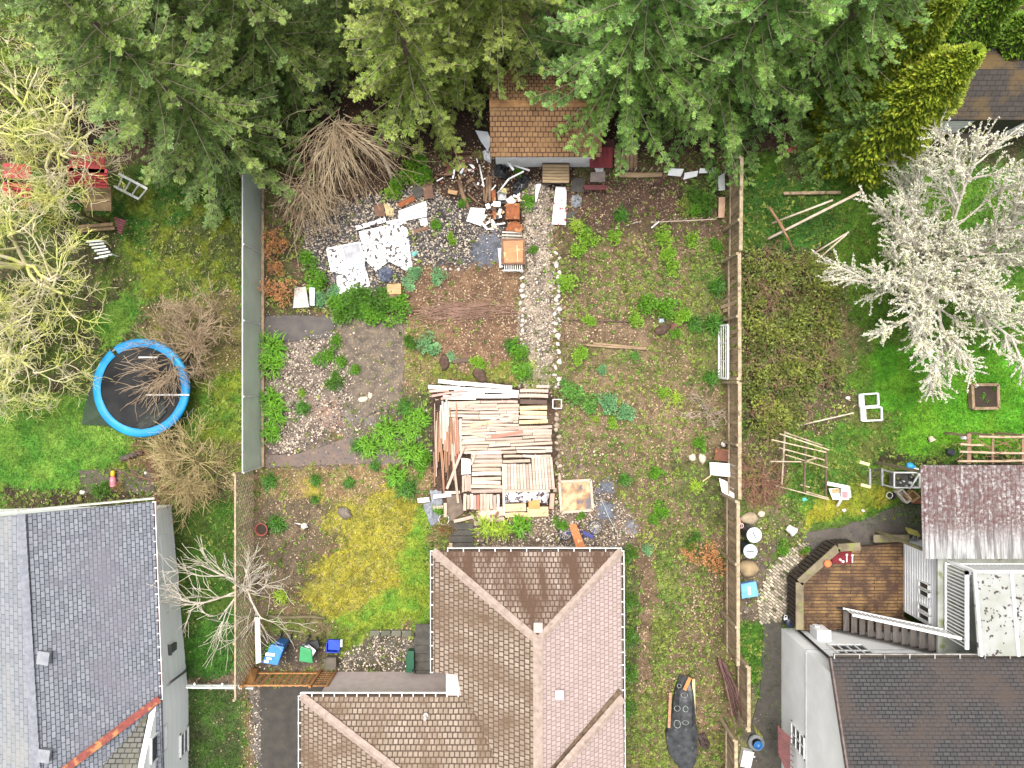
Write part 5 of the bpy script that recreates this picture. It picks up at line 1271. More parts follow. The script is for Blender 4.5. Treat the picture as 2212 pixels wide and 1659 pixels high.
flat('orange_plank', 'orange brown plank lying across the bicycle', 'plank', [C2(1392, 1372), C2(1455, 1355), C2(1545, 1575), C2(1470, 1612)], M('plank_orange', (.40, .155, .048), (.30, .11, .036), 3, .6, c3=(.50, .30, .16), s3=4, t3=(.58, .66)), .40, .04, (0, .0))
b = MB(); b.lathe(C2(1805, 1592, 0), [(.09, 0), (.10, .06), (.06, .14), (.03, .3)], 12); b.build('drain_pipe', METAL, label='grey pipe end standing by the house corner', cat='pipe', smooth=True)
# ------------------------------------------------------------------ trampoline
tp = thing('trampoline', 'round trampoline with bright blue padding and black bed on the west lawn', 'trampoline', P(305, 838))
tc = P(305, 838, .78); ro = 1.93; ri = 1.60
padm = M('pad_blue', (.008, .25, .47), (.006, .16, .38), .8, .5, bp=.15)
V = []; F = []; n = 64
for i in range(n):
    a = 2 * PI * i / n
    for k, (r_, z) in enumerate(((ri, .80), (ri + .06, .84), (ro - .06, .835), (ro, .79), (ro, .72))): V.append(Vector((tc.x + r_ * math.cos(a), tc.y + r_ * math.sin(a) * 1.02, z + .012 * math.sin(a * 8 + k))))
for i in range(n):
    if i == 22: continue
    for k in range(4): a = i * 5 + k; c = ((i + 1) % n) * 5 + k; F.append((a, c, c + 1, a + 1))
b = MB(); b.add(V, F); b.build('padding', padm, tp, True)
b = MB(); b.lathe((tc.x, tc.y, .70), [(ri + .10, 0), (ri + .10, .06), (ri * .5, .045), (.02, .035)], 48); b.build('bed', M('bed_black', (.014, .014, .015), (.028, .028, .028), 1.2, .85, bp=.05, spec=.12), tp)
b = MB(); b.ring((tc.x, tc.y, .72), ro - .05, .035, 48, 6); b.build('rim', METAL, tp)
for i in range(6):
    a = R(20 + 60 * i); p = Vector((tc.x + 1.88 * math.cos(a), tc.y + 1.9 * math.sin(a), .72)); g = Vector((p.x, p.y, 0)); b = MB(); b.tube([p, g + Vector((0, 0, .03)), g + Vector((-math.sin(a) * .5, math.cos(a) * .5, .03))], .024, 8); b.build('leg', METAL, tp)
PW = M('foam_pole', (.62, .62, .60), (.45, .45, .44), 6, .5)
for q in ((P(316, 853, .86), P(409, 853, .9)), (P(300, 772, .9), P(340, 772, .95))): b = MB(); b.tube(q, .035, 8); b.build('net_pole', PW, tp)
net = M('net_black', (.020, .022, .020), (.035, .04, .032), 7, .7)
crumple('net_bundle', 'black safety net heaped over the trampoline bed edge', 'net', [P(318, 915, 0), P(350, 882, 0), P(372, 862, 0), P(380, 890, 0), P(352, 918, 0), P(325, 926, 0)], net, .12, 3).location.z = .78
def net_drape():
    m = M('net_dark_green', (.022, .045, .022), (.035, .05, .03), 6, .8)
    pts = [P(205, 770, .75), P(196, 830, .6), P(184, 870, .1), P(176, 918, .03), P(230, 920, .04), P(275, 938, .3), P(300, 940, .74), P(250, 915, .78), P(222, 880, .80), P(208, 835, .80)]
    b = MB(); c = P(220, 895, .30); b.add(pts + [c], [(i, (i + 1) % 10, 10) for i in range(10)])
    o = b.build('net_drape', m, label='dark green net sagging from the trampoline to the lawn', cat='net'); s = o.modifiers.new('t', 'SOLIDIFY'); s.thickness = .01
net_drape()
# ------------------------------------------------------------------ bins
def wheelie(name, label, corners, h, body, lid, loc, lean=0):
    """bin under a lid outline (four places at lid height: hinge-left, hinge-right, front-right, front-left)"""
    t = thing(name, label, 'bin', loc); c = sum(corners, Vector()) / 4; V = []
    for s, z in ((.74, .03), (.92, h - .06)):
        for p in corners: q = c + (p - c) * s; V.append(Vector((q.x, q.y, z)))
    b = MB(); b.add(V, [(3, 2, 1, 0), (4, 5, 6, 7), (0, 1, 5, 4), (1, 2, 6, 5), (2, 3, 7, 6), (3, 0, 4, 7)]); b.build('body', body, t, bevel=.03)
    b = MB(); b.slab([Vector((p.x, p.y, h + (.03 if i < 2 else 0))) for i, p in enumerate(corners)], .07); b.build('lid', lid, t, bevel=.03)
    b = MB(); p, q = corners[0], corners[1]; o = (p - corners[3]).normalized() * .09
    b.tube([p * .85 + q * .15 + Vector((0, 0, -.02)), p * .85 + q * .15 + o, q * .85 + p * .15 + o, q * .85 + p * .15 + Vector((0, 0, -.02))], .02, 8); b.build('handle', body, t)
    for s in (.12, .88): b = MB(); w = p * (1 - s) + q * s; b.lathe(Vector((w.x, w.y, .12)) + o * .6 - (q - p).normalized() * .03, [(.03, 0), (.11, .005), (.11, .055), (.03, .06)], 16, (q - p).normalized()); b.build('wheel', BLACKP, t)
    return t
def lab(parent, pts, z, mat, name='sticker'):
    b = MB(); b.prism(pts, z, z + .006); b.build(name, mat, parent)
hb = 1.08
BL = M('lid_blue', (.045, .185, .48), (.035, .15, .40), 3, .4, bp=.03); BB = M('bin_blue', (.03, .13, .37), None, 3, .45, bp=.03)
q = [T(1, 3, 128, 590, hb), T(1, 3, 245, 612, hb), T(1, 3, 185, 775, hb), T(1, 3, 50, 752, hb)]
t = wheelie('wheelie_bin', 'blue wheeled bin with white labels on its lid beside the lattice fence', q, hb, BB, BL, P(590, 1413))
LW = M('label_white', (.75, .77, .78), None, 5, .5, bp=0)
for (a, c, d, e) in ((88, 660, 165, 692), (95, 700, 140, 722), (78, 722, 112, 750)): lab(t, [T(1, 3, a, c, hb), T(1, 3, d, c + 6, hb), T(1, 3, d - 4, e, hb), T(1, 3, a - 4, e - 6, hb)], hb + .03, LW)
q = [T(1, 3, 385, 605, 1.0), T(1, 3, 478, 635, 1.0), T(1, 3, 492, 755, 1.0), T(1, 3, 370, 740, 1.0)]
t = wheelie('wheelie_bin', 'grey bodied wheeled bin with a green lid standing between two blue ones', q, 1.0, M('bin_grey', (.10, .115, .135), (.07, .08, .10), 4, .4), M('lid_green', (.04, .25, .09), (.03, .20, .07), 3, .45, bp=.03), P(662, 1405))
flat('white_sheet', 'white panel leaning behind the green lidded bin', 'panel', [T(1, 3, 400, 600, .6), T(1, 3, 475, 570, .6), T(1, 3, 535, 620, .6), T(1, 3, 490, 700, .6)], WHITE, .9, .03)
flat('bin_bag', 'dark folded cover behind the green lidded bin', 'cover', [T(1, 3, 440, 570, .5), T(1, 3, 545, 540, .5), T(1, 3, 560, 600, .5), T(1, 3, 500, 650, .5)], BLACKP, .7, .10)
b = MB(); open_box(b, T(1, 3, 680, 590, .0) , (.50, .42, .36), R(-3), .02); o = thing('recycling_tub', 'small deep blue tub with a white label on its side', 'tub', T(1, 3, 680, 590, 0))
b.build('tub', M('tub_blue', (.02, .06, .50), (.015, .045, .38), 4, .4), o); b = MB(); c = T(1, 3, 676, 596, .36); b.box(c + Vector((0, 0, .01)), (.48, .40, .02), R(-3)); b.build('lid', MATS['tub_blue'], o, bevel=.01); b = MB(); b.box(T(1, 3, 738, 580, .25), (.10, .26, .16)); b.build('sticker', LW, o)
b = MB(); b.box(T(1, 3, 650, 745, .22), (.46, .44, .44), R(2)); b.box(T(1, 3, 650, 745, .45), (.40, .38, .03), R(2)); b.build('timber_block', M('block_grey', (.12, .10, .08), (.075, .065, .05), 4, .9, c3=(.12, .12, .04), s3=4, t3=(.6, .68)), label='square grey timber block at the gate end of the bins', cat='block', bevel=.02)
for i in range(5): b = MB(); b.box(T(1, 3, 1030 + i * 92, 490, .06), (.385 if i < 4 else .2, .21, .14), R(random.uniform(-1.5, 1.5))); b.build('edging_block', M('block_mossy', (.115, .115, .085), (.08, .08, .06), 4, .9, rnd=.25), label='grey green edging block in the row between mossy lawn and pebbles', cat='block', group='edging blocks along the mossy lawn', bevel=.015)
plank_b = MB(); plank_b.bar(T(1, 3, 1365, 578, .5), T(1, 3, 1518, 628, .6), .14, .05); plank_b.build('rail_board', M('board_copper', (.38, .20, .11), (.28, .14, .075), 4, .8), label='copper coloured board jutting from the tiled house by its side steps', cat='board', bevel=.01)
b = MB(); b.box(T(1, 3, 1335, 728, .40), (.25, .70, .78)); b.box(T(1, 3, 1335, 728, .81), (.28, .74, .04)); b.build('green_box', M('box_green', (.012, .085, .040), (.009, .06, .03), 4, .5), label='narrow dark green box against the pebbles by the tiled house', cat='box', bevel=.015)
ss = thing('side_steps', 'dark timber steps along the west wall of the tiled house', 'steps', T(1, 3, 1440, 700))
for i in range(5): b = MB(); b.box(T(1, 3, 1443 + i * 3, 560 + i * 72, .75 - i * .13), (.70, .33, .05)); b.build('tread', MATS['step_dark'], ss, bevel=.006)
b = MB(); b.box(T(1, 3, 1443, 470, .80), (.6, .5, .06)); b.build('landing', MATS['step_dark'], ss); b = MB()
for cx in (1372, 1510): b.bar(T(1, 3, cx, 500, .55), T(1, 3, cx, 850, .1), .05, .2)
b.build('stringer', MATS['stringer_dark'], ss)
b = MB(); b.tube([T(1, 3, 110, 352, .07), T(1, 3, 300, 358, .07), T(1, 3, 480, 350, .07), T(1, 3, 600, 368, .06)], .085, 8, .06); b.build('edging_log', M('log_mossy', (.14, .115, .06), (.08, .07, .035), 4, .95, stretch=(.5, 3, 3)), label='long mossy log edging the grass above the bins', cat='log', smooth=True)
# ------------------------------------------------------------------ steps / rocks / pots of the west yard
RK = M('stone_tan', (.50, .44, .35), (.36, .30, .22), 5, .9); RD = M('stone_dark', (.13, .105, .085), (.26, .235, .20), 5, .9, lo=.5, hi=.7); RP = M('stone_pale', (.52, .48, .43), (.36, .33, .29), 7, .9, rnd=.3)
stone('stone', 'larger of two pale stones on the brown slab', T(1, 2, 928, 132), .21, .13, .14, RK, R(10), 1); stone('stone', 'smaller of two pale stones on the brown slab', T(1, 2, 990, 100), .10, .15, .12, RK, R(-8), 2)
stone('boulder', 'dark mottled boulder in the moss of the west yard', T(1, 2, 768, 1108), .34, .21, .22, RD, R(-22), 3, cat='boulder')
stone('stone', 'round tan stone left of the two beside the rusty sheet', T(2, 2, 1555, 635), .15, .17, .14, RK, 0, 4); stone('stone', 'pointed tan stone nearer the rusty sheet', T(2, 2, 1643, 637), .17, .22, .18, RK, R(6), 5)
k = 0
for (u, v) in [(1203 + random.uniform(-5, 6), 545 + i * 10.5 + random.uniform(-4, 4)) for i in range(29)]:
    k += 1; stone('border_stone', 'pale fist sized stone edging the east side of the gravel walk', P(u, v), random.uniform(.06, .12), random.uniform(.06, .13), random.uniform(.06, .11), RP, random.random() * 3, 20 + k, 'stones edging the east side of the gravel walk')
for (u, v) in [(1127 + random.uniform(-5, 5), 575 + i * 13 + random.uniform(-4, 4)) for i in range(16)]:
    k += 1; stone('border_stone', 'pale fist sized stone edging the west side of the gravel walk', P(u, v), random.uniform(.06, .12), random.uniform(.06, .12), random.uniform(.06, .1), RP, random.random() * 3, 20 + k, 'stones edging the west side of the gravel walk')
for (u, v) in [(1204 + random.uniform(-5, 7), 880 + i * 13 + random.uniform(-4, 4)) for i in range(17)]:
    k += 1; stone('border_stone', 'brownish stone along the eastern edge of the board deck', P(u, v), random.uniform(.06, .12), random.uniform(.06, .12), random.uniform(.05, .1), M('stone_brownish', (.32, .255, .19), (.22, .17, .125), 6, .9, rnd=.3), random.random() * 3, 20 + k, 'stones along the eastern edge of the board deck')
for (cx, cy) in [(700 + i * 55 + random.uniform(-20, 20), 1465 + random.uniform(-10, 10)) for i in range(4)]:
    k += 1; stone('border_stone', 'white round stone at the southern edge of the grey gravel patch', C1(cx, cy), .07, .07, .08, RP, 0, 20 + k, 'white stones at the edge of the grey gravel')
wc = thing('watering_can', 'small white watering can on the bare soil of the west yard', 'watering can', T(1, 2, 410, 1215)); c = T(1, 2, 425, 1220, 0); WM = M('can_white', (.62, .58, .52), (.45, .40, .34), 6, .6)
b = MB(); b.lathe(c, [(.10, 0), (.12, .05), (.11, .22), (.06, .24)], 16); b.build('body', WM, wc, True); b = MB(); b.tube([c + Vector((-.08, .04, .08)), c + Vector((-.3, .12, .24))], .03, 8, .02); b.lathe(c + Vector((-.32, .13, .25)), [(.02, 0), (.05, .03)], 10, (-.8, .3, .4)); b.build('spout', WM, wc, True); b = MB(); b.ring(c + Vector((.08, -.02, .2)), .09, .015, 14, 6, (.3, 1, 0)); b.build('handle', WM, wc, True)
def pot(name, label, c, r_, h, mat, soil=None, cat='pot', lying=None):
    t = thing(name, label, cat, c); b = MB(); ax = lying or (0, 0, 1); c = Vector(c) + (Vector((0, 0, r_)) if lying else Vector())
    b.lathe(c, [(r_ * .72, 0), (r_ * .95, h * .85), (r_ * 1.08, h * .86), (r_ * 1.08, h), (r_ * .92, h), (r_ * .86, h * .8), (r_ * .8, h * .62)], 22, ax); b.build('shell', mat, t, True)
    if soil and not lying: b = MB(); b.lathe(c + Vector((0, 0, h * .7)), [(r_ * .84, 0), (r_ * .5, .02), (.02, .025)], 18); b.build('soil', soil, t)
    return t
SO = M('pot_soil', (.04, .028, .02), None, 9, .95)
pot('plant_pot', 'reddish brown bucket beside the lattice fence under the pale bare tree', T(1, 2, 68, 1245), .25, .34, M('pot_red', (.24, .065, .045), (.17, .045, .035), 4, .6), SO)
pot('plant_pot', 'black pot with a pale rim beside the concrete path', T(3, 2, 1058, 962), .13, .2, BLACKP, SO); b = MB(); c = T(3, 2, 1050, 962, .2); b.ring(c, .125, .015, 20, 6); b.build('white_ring', OFFW, label='pale ring resting on the black pot', cat='ring')
pot('plant_pot', 'dark grey pot lying in the grass above the corrugated roof', T(3, 2, 1530, 575), .15, .24, M('pot_slate', (.06, .065, .075), None, 4, .5), lying=(.8, -.3, .1))
pot('bucket', 'white bucket lying on its side by the brick walk', T(3, 2, 150, 1228), .19, .36, M('bucket_white', (.66, .62, .56), (.5, .46, .4), 5, .5), cat='bucket', lying=(.75, -.55, .1))
pot('plant_pot', 'pale broken pot in the grass north of the corrugated roof', T(3, 2, 1385, 455), .13, .2, M('pot_bone', (.60, .52, .42), (.45, .37, .28), 5, .8), lying=(.3, -.8, .3))
gd = thing('garden_toy', 'yellow topped pink plastic toy lying on the doorstep path', 'toy', T(0, 2, 975, 830)); b = MB(); c = T(0, 2, 978, 890, .13); b.lathe(c, [(.05, 0), (.12, .03), (.125, .25), (.09, .42), (.05, .44)], 16, (0, 1, 0.05)); b.build('body', M('toy_pink', (.56, .10, .16), (.5, .26, .28), 5, .5), gd, True)
b = MB(); b.lathe(c + Vector((0, .44, .02)), [(.05, 0), (.09, .03), (.085, .18), (.05, .24)], 14, (0, 1, 0)); b.build('cap', M('toy_yellow', (.62, .42, .02), None, 4, .5), gd, True)
stone('stone', 'white stone by the bed above the grey house', T(0, 2, 718, 935), .12, .10, .12, RP, 0, 91); stone('stone', 'small white stone under the golden shrub', T(0, 2, 1262, 768), .07, .07, .08, RP, 0, 92); stone('stone', 'olive green stone by the bed above the grey house', T(0, 2, 695, 990), .11, .12, .14, M('stone_olive', (.16, .16, .04), None, 5, .9), 0, 93)
b = MB(); b.tube([T(0, 2, 1050, 650, .12), T(0, 2, 1120, 620, .13), T(0, 2, 1230, 590, .1)], .13, 9, .09); b.build('dark_log', M('log_dark', (.045, .035, .028), (.09, .075, .06), 5, .95), label='short dark log under the golden shrub at the lawn edge', cat='log', smooth=True)
ch = thing('plastic_chair', 'white slatted plastic chair on the grass under the bare trees', 'chair', P(215, 530)); pc = [T(0, 1, 750, 430, .42), T(0, 1, 880, 420, .42), T(0, 1, 970, 540, .42), T(0, 1, 860, 560, .42)]
b = MB()
for i in range(6): s = i / 5; b.bar(pc[0].lerp(pc[3], s), pc[1].lerp(pc[2], s), .07, .02)
b.build('seat', WHITE, ch); b = MB()
for i in range(6): s = i / 5; p = pc[3].lerp(pc[2], s); b.bar(p, p + Vector((.05, -.14, .42)), .045, .02)
b.bar(pc[3] + Vector((.05, -.14, .42)), pc[2] + Vector((.05, -.14, .42)), .05, .03); b.build('backrest', WHITE, ch)
for p in pc: b = MB(); b.bar(p, Vector((p.x, p.y, 0)), .04); b.build('leg', WHITE, ch)
ld = thing('folding_ladder', 'grey white folding frame leaning under the conifer by the playset', 'frame', P(285, 400))
b = MB(); a0, a1, c0_, c1_ = P(256, 375, .9), P(318, 408, .9), P(246, 402, .3), P(300, 430, .3)
b.bar(a0, a1, .10, .03); b.bar(c0_, c1_, .10, .03); b.build('side_rail', OFFW, ld)
for i in range(4): b = MB(); s = .15 + i * .28; b.bar(a0.lerp(a1, s), c0_.lerp(c1_, s), .05, .03); b.build('rung', OFFW, ld)

# ------------------------------------------------------------------ clutter in the north of the middle yard
WP = M('panel_white', (.76, .76, .75), (.66, .65, .63), 3, .6, c3=(.20, .17, .14), s3=11, t3=(.70, .74), bp=.08)
WLEAF = M('panel_white_leafy', (.74, .74, .74), (.66, .66, .66), 3, .6, c3=(.040, .028, .022), s3=6.5, t3=(.53, .58), bp=.1)
BRN = M('card_brown', (.17, .095, .06), (.12, .065, .042), 4, .85); RUST = M('rust', (.26, .085, .030), (.15, .05, .022), 4, .85, c3=(.34, .17, .07), s3=3, t3=(.56, .64)); DGR = M('board_charcoal', (.052, .048, .042), (.08, .072, .06), 4, .9)
CREAM = M('foam_cream', (.58, .46, .26), (.46, .35, .18), 4, .85); TANB = M('wood_tan', (.42, .27, .13), (.30, .18, .085), 3, .8, stretch=(1, 4, 1)); LOG = M('log_brown', (.24, .155, .095), (.13, .08, .05), 4, .95)
D = lambda cx, cy, z=0: T(1, 1, cx, cy, z)
flat('leafy_sheet', 'largest white sheet strewn with dark leaves on the grey gravel patch', 'sheet', [D(890, 345), D(1300, 252), D(1355, 672), D(1292, 680), D(1150, 600), D(1040, 690), D(950, 590)], WLEAF, .07, .02)
flat('leafy_sheet', 'white leaf strewn sheet beside the dark green groundcover', 'sheet', [D(700, 725), D(960, 690), D(990, 815), D(880, 840), D(705, 890)], WLEAF, .07, .02, (.02, 0))
wf = thing('old_window', 'old window with one dark pane lying in the grey gravel', 'window', D(780, 560)); q = [D(615, 492, .1), D(895, 437, .1), D(940, 600, .1), D(655, 688, .1)]
b = MB()
for i in range(4): b.bar(q[i], q[(i + 1) % 4], .07, .06)
b.bar(q[0].lerp(q[1], .45), q[3].lerp(q[2], .45), .06, .06); b.build('frame', WP, wf)
b = MB(); b.slab([p - Vector((0, 0, .01)) for p in (q[0].lerp(q[1], .46), q[1], q[2], q[3].lerp(q[2], .46))], .012); b.build('pane', M('pane_dusty', (.085, .085, .105), (.16, .165, .19), 3, .25, lo=.42, hi=.6), wf); b = MB(); b.slab([p - Vector((0, 0, .01)) for p in (q[0], q[0].lerp(q[1], .44), q[3].lerp(q[2], .44), q[3])], .012); b.build('blind_panel', WLEAF, wf)
flat('mirror_sheet', 'pale blue sheet lying between the old window and leafy sheet', 'sheet', [D(655, 690), D(940, 602), D(950, 690), D(760, 715)], M('sheet_ice', (.52, .60, .62), (.34, .38, .40), 4, .4, c3=(.04, .03, .03), s3=8, t3=(.56, .6)), .05, .015)
for i, (pts, lb) in enumerate((([(1232, 168), (1470, 82), (1480, 125), (1240, 205)], 'northernmost of three white boards beside the brown card'), ([(1235, 212), (1480, 132), (1482, 172), (1240, 240)], 'middle of three white boards beside the brown card'), ([(1130, 262), (1480, 180), (1480, 218), (1135, 285)], 'longest of three white boards beside the brown card'))):
    flat('white_board', lb, 'board', [D(*p) for p in pts], WP, .09 + .02 * i, .03, (.01, .02))
flat('white_board', 'white board at the north edge of the largest leafy sheet', 'board', [D(855, 300), D(1120, 225), D(1130, 262), D(870, 335)], WLEAF, .10, .03)
flat('white_tile', 'small white tile beside the three white boards', 'tile', [D(1415, 237), D(1478, 225), D(1484, 290), D(1425, 292)], WP, .06, .03)
flat('brown_plank', 'short brown plank below the small white tile', 'plank', [D(1358, 328), D(1490, 298), D(1494, 320), D(1370, 360)], BRN, .05, .03)
crumple('foam_block', 'cream foam block beside the weeping shrub', 'foam', [D(1102, 88), D(1195, 150), D(1190, 215), D(1125, 205)], CREAM, .14, 12)
flat('dark_card', 'dark brown card beside the cream foam block', 'card', [D(1010, 120), D(1100, 100), D(1120, 210), D(1040, 215)], BRN, .08, .03)
flat('brown_card', 'upright brown card by the fresh green shrub', 'card', [C1(510, 562), C1(608, 540), C1(636, 740), C1(540, 760)], BRN, .25, .03, (0, -.1)); flat('olive_board', 'dark olive board between the brown card and the rusty strip', 'board', [C1(400, 622), C1(520, 602), C1(530, 700), C1(435, 745)], DGR, .12, .03); flat('rusty_strip', 'rusty strip of metal below the fresh green shrub', 'metal strip', [C1(250, 790), C1(420, 700), C1(440, 760), C1(275, 832)], RUST, .10, .02, (.03, .03))
flat('white_table_top', 'large white square board in the middle of the junk heap', 'board', [C1(1012, 838), C1(1166, 850), C1(1120, 1028), C1(968, 976)], WP, .22, .04, (.03, .03))
tb = thing('wooden_chest', 'small tan topped wooden chest beside the dark green groundcover', 'chest', D(1195, 870)); b = MB(); b.box(D(1195, 870, .2), (.50, .40, .38), R(2)); b.build('body', BRN, tb); b = MB(); b.box(D(1194, 838, .41), (.56, .42, .04), R(2)); b.build('lid', TANB, tb, bevel=.01)
flat('glass_sheet', 'left of two pale clear panels beside the orange dead shrub', 'panel', [D(342, 832), D(440, 822), D(470, 1000), D(328, 1006)], M('panel_clear', (.40, .37, .34), (.26, .25, .22), 3, .3), .15, .015, (.05, 0)); flat('glass_sheet', 'slimmer pale clear panel leaning beside the green shrub by the dead shrubs', 'panel', [D(472, 830), D(525, 835), D(522, 990), D(478, 985)], M('panel_ice', (.52, .58, .62), (.38, .42, .45), 3, .3), .25, .015, (.3, 0))
crumple('blue_tarp', 'blue grey crumpled tarpaulin south of the largest leafy sheet', 'tarpaulin', [D(1060, 670), D(1140, 640), D(1185, 690), D(1160, 770), D(1090, 780), D(1055, 730)], M('tarp_bluegrey', (.10, .115, .16), (.06, .07, .10), 6, .5), .16, 14)
crumple('teal_bag', 'small teal plastic bag beside the largest leafy sheet', 'bag', [D(1340, 530), D(1385, 505), D(1400, 530), D(1360, 570)], M('bag_teal', (.16, .42, .38), None, 5, .5), .08, 15)
crumple('pink_bag', 'dusty pink bag beside the dark green groundcover', 'bag', [D(590, 940), D(640, 915), D(655, 950), D(600, 1000)], M('bag_pink', (.40, .24, .22), None, 5, .7), .10, 16)
crumple('bin_bag', 'shiny black bin bag against the garden shed wall', 'bin bag', [C1(1255, 310), C1(1330, 295), C1(1370, 345), C1(1410, 500), C1(1370, 535), C1(1260, 520), C1(1245, 420)], M('bag_black', (.020, .021, .022), (.045, .047, .05), 5, .22), .42, 17)
crumple('bin_bag', 'long black bin bag lying slantwise in the junk heap', 'bin bag', [C1(1545, 480), C1(1635, 530), C1(1600, 600), C1(1500, 705), C1(1440, 690), C1(1440, 610)], MATS['bag_black'], .32, 18)
for i, (a, c, z0, z1, r_, lb) in enumerate((((1300, 662), (1405, 528), .2, .6, .035, 'shorter bent white pipe in the junk heap'), ((1405, 528), (1560, 448), .6, .9, .035, 'white pipe leading up to the shed wall'), ((1365, 310), (1450, 430), .5, 1.1, .05, 'thick white post leaning beside the black bag'), ((1455, 385), (1620, 440), .7, .8, .04, 'white batten leaning at the shed wall'), ((1100, 380), (1145, 610), .15, .5, .03, 'thin white stick among the brown logs'))):
    b = MB(); b.tube([C1(*a, z0), C1((a[0] + c[0]) / 2, (a[1] + c[1]) / 2, (z0 + z1) / 2 + .02), C1(*c, z1)], r_, 8); b.build('white_pipe', WP, label=lb, cat='pipe', smooth=True)
for i, (pts, r_, lb) in enumerate((([(890, 540), (930, 700), (1005, 870)], .10, 'thick brown log at the west side of the junk heap'), ([(1212, 505), (1208, 640), (1210, 765)], .08, 'straight brown log nearest the black bag'), ([(1178, 510), (1180, 650), (1165, 780)], .065, 'brown log second from the black bag'), ([(1140, 560), (1150, 660), (1150, 760)], .06, 'slim brown log beside the thin white stick'), ([(985, 690), (1080, 770), (1150, 810)], .035, 'crooked branch lying above the white square board'), ([(1035, 560), (1090, 640)], .05, 'short reddish log in the middle of the junk heap'))):
    b = MB(); b.tube([C1(*p, .12 + .05 * i / 6) for p in pts], r_, 9, r_ * .75); b.build('log', LOG, label=lb, cat='log', smooth=True)
flat('rusty_beam', 'upper half of the orange rusty beam in the junk heap', 'beam', [C1(1230, 655), C1(1268, 650), C1(1272, 770), C1(1232, 770)], RUST, .20, .06); flat('rusty_beam', 'lower orange rusty beam below the mint box', 'beam', [C1(1235, 830), C1(1272, 828), C1(1270, 955), C1(1240, 960)], RUST, .16, .06)
def small_box(name, label, c, d, rot, mat, open_=True, cat='box'):
    b = MB()
    if open_: open_box(b, c, d, rot)
    else: b.box(Vector(c) + Vector((0, 0, d[2] / 2)), d, rot); b.box(Vector(c) + Vector((0, 0, d[2] + .01)), (d[0] * 1.06, d[1] * 1.06, .025), rot)
    return b.build(name, mat, label=label, cat=cat, bevel=.006)
small_box('carton', 'grey white open carton beside the long black bag', C1(1335, 715), (.34, .36, .22), R(3), M('carton_grey', (.48, .48, .47), None, 5, .7)); small_box('mint_box', 'pale mint box over the rusty beams', C1(1282, 795, .18), (.29, .20, .1), R(-2), M('box_mint', (.58, .72, .68), None, 4, .5), False); small_box('carton', 'white closed carton below the long black bag', C1(1425, 768), (.28, .28, .2), R(35), WP, False); small_box('carton', 'small white carton above the white square board', C1(1190, 820), (.16, .2, .14), R(20), WP, False); crumple('yellow_bag', 'yellow and white bag above the grey carton', 'bag', [C1(1320, 640), C1(1380, 640), C1(1390, 700), C1(1340, 690)], M('bag_yellow', (.60, .50, .12), (.66, .62, .45), 5, .5), .2, 21).location.z += .2
small_box('dark_crate', 'dark brown crate at the back of the junk heap', C1(925, 330), (.85, .42, .4), R(1), BRN, True, 'crate')
small_box('carton', 'tan flat carton in the gravel west of the logs', C1(825, 672), (.36, .16, .1), R(-12), TANB, False)
for i in range(95):
    cx, cy = random.choice(((780, 500), (950, 420), (1000, 500), (900, 250), (1150, 1000), (1250, 980), (1320, 880), (980, 380), (1450, 740), (1180, 560), (1060, 600))); cx += random.gauss(0, 60); cy += random.gauss(0, 45); a = random.uniform(0, PI); l = random.uniform(.08, .42); w_ = random.uniform(.04, .14); c = C1(cx, cy)
    pts = [c + Vector((math.cos(a) * x * l - math.sin(a) * y * w_, math.sin(a) * x * l + math.cos(a) * y * w_, 0)) for x, y in ((-.5, -.5), (.5, -.4), (.45, .5), (-.5, .4))]
    flat('scrap', 'small pale or brown scrap of rubbish strewn over the junk heap', 'scrap', pts, (WP, CREAM, BRN, LOG, M('scrap_red', (.20, .05, .04), None, 5, .8), DGR, WP)[i % 7], random.uniform(.05, .2), .02, (random.uniform(-.4, .4), random.uniform(-.4, .4)), group='scraps strewn over the junk heap')
pl = thing('slatted_crate', 'tan slatted crate in front of the garden shed', 'crate', C1(1890, 465))
for i in range(6): b = MB(); b.bar(C1(1755, 392 + i * 32, .60), C1(2028, 396 + i * 32, .60), .105, .03); b.build('slat', M('slat_tan', (.33, .24, .135), (.22, .155, .085), 4, .85, stretch=(.6, 4, 1), rnd=.2), pl)
b = MB(); b.box(C1(1890, 470, .29), (1.1, .72, .56)); b.build('body', BDK, pl)
flat('charcoal_board', 'charcoal board lying east of the slatted crate', 'board', [C1(2070, 525), C1(2190, 520), C1(2185, 680), C1(2040, 660)], DGR, .06, .03); crumple('grey_bag', 'grey cloth bag south of the charcoal board', 'bag', [C1(2060, 700), C1(2130, 690), C1(2165, 740), C1(2150, 810), C1(2090, 830), C1(2045, 780)], M('bag_grey', (.26, .27, .28), (.2, .2, .21), 5, .7), .18, 22)
flat('white_sheet', 'long white panel flecked with red beside the gravel walk', 'panel', [C1(1890, 612), C1(2002, 620), C1(1996, 1010), C1(1848, 1002)], M('panel_red_flecks', (.76, .76, .75), (.68, .67, .66), 3, .6, c3=(.32, .035, .045), s3=4.5, t3=(.60, .63)), .08, .04); flat('white_strip', 'narrow white panel west of the gravel walk', 'panel', [C1(1682, 592), C1(1740, 585), C1(1690, 772), C1(1678, 772)], WP, .10, .03, (.1, 0)); flat('dark_mat', 'brown black mat at the foot of the long white panel', 'mat', [C1(2010, 870), C1(2110, 860), C1(2060, 970), C1(2005, 990)], DGR, .04, .02)
small_box('rusty_box', 'red brown rusty metal box beside the gravel walk', C1(1445, 885), (.86, .98, .35), 0, RUST, False, 'metal box').scale = (.62, .62, 1)
flat('rusty_sheet', 'orange rusty sheet between the rusty box and the cabinet', 'sheet', [C1(1400, 990), C1(1480, 965), C1(1565, 1040), C1(1535, 1090), C1(1370, 1070)], RUST, .16, .02, (.05, -.05))
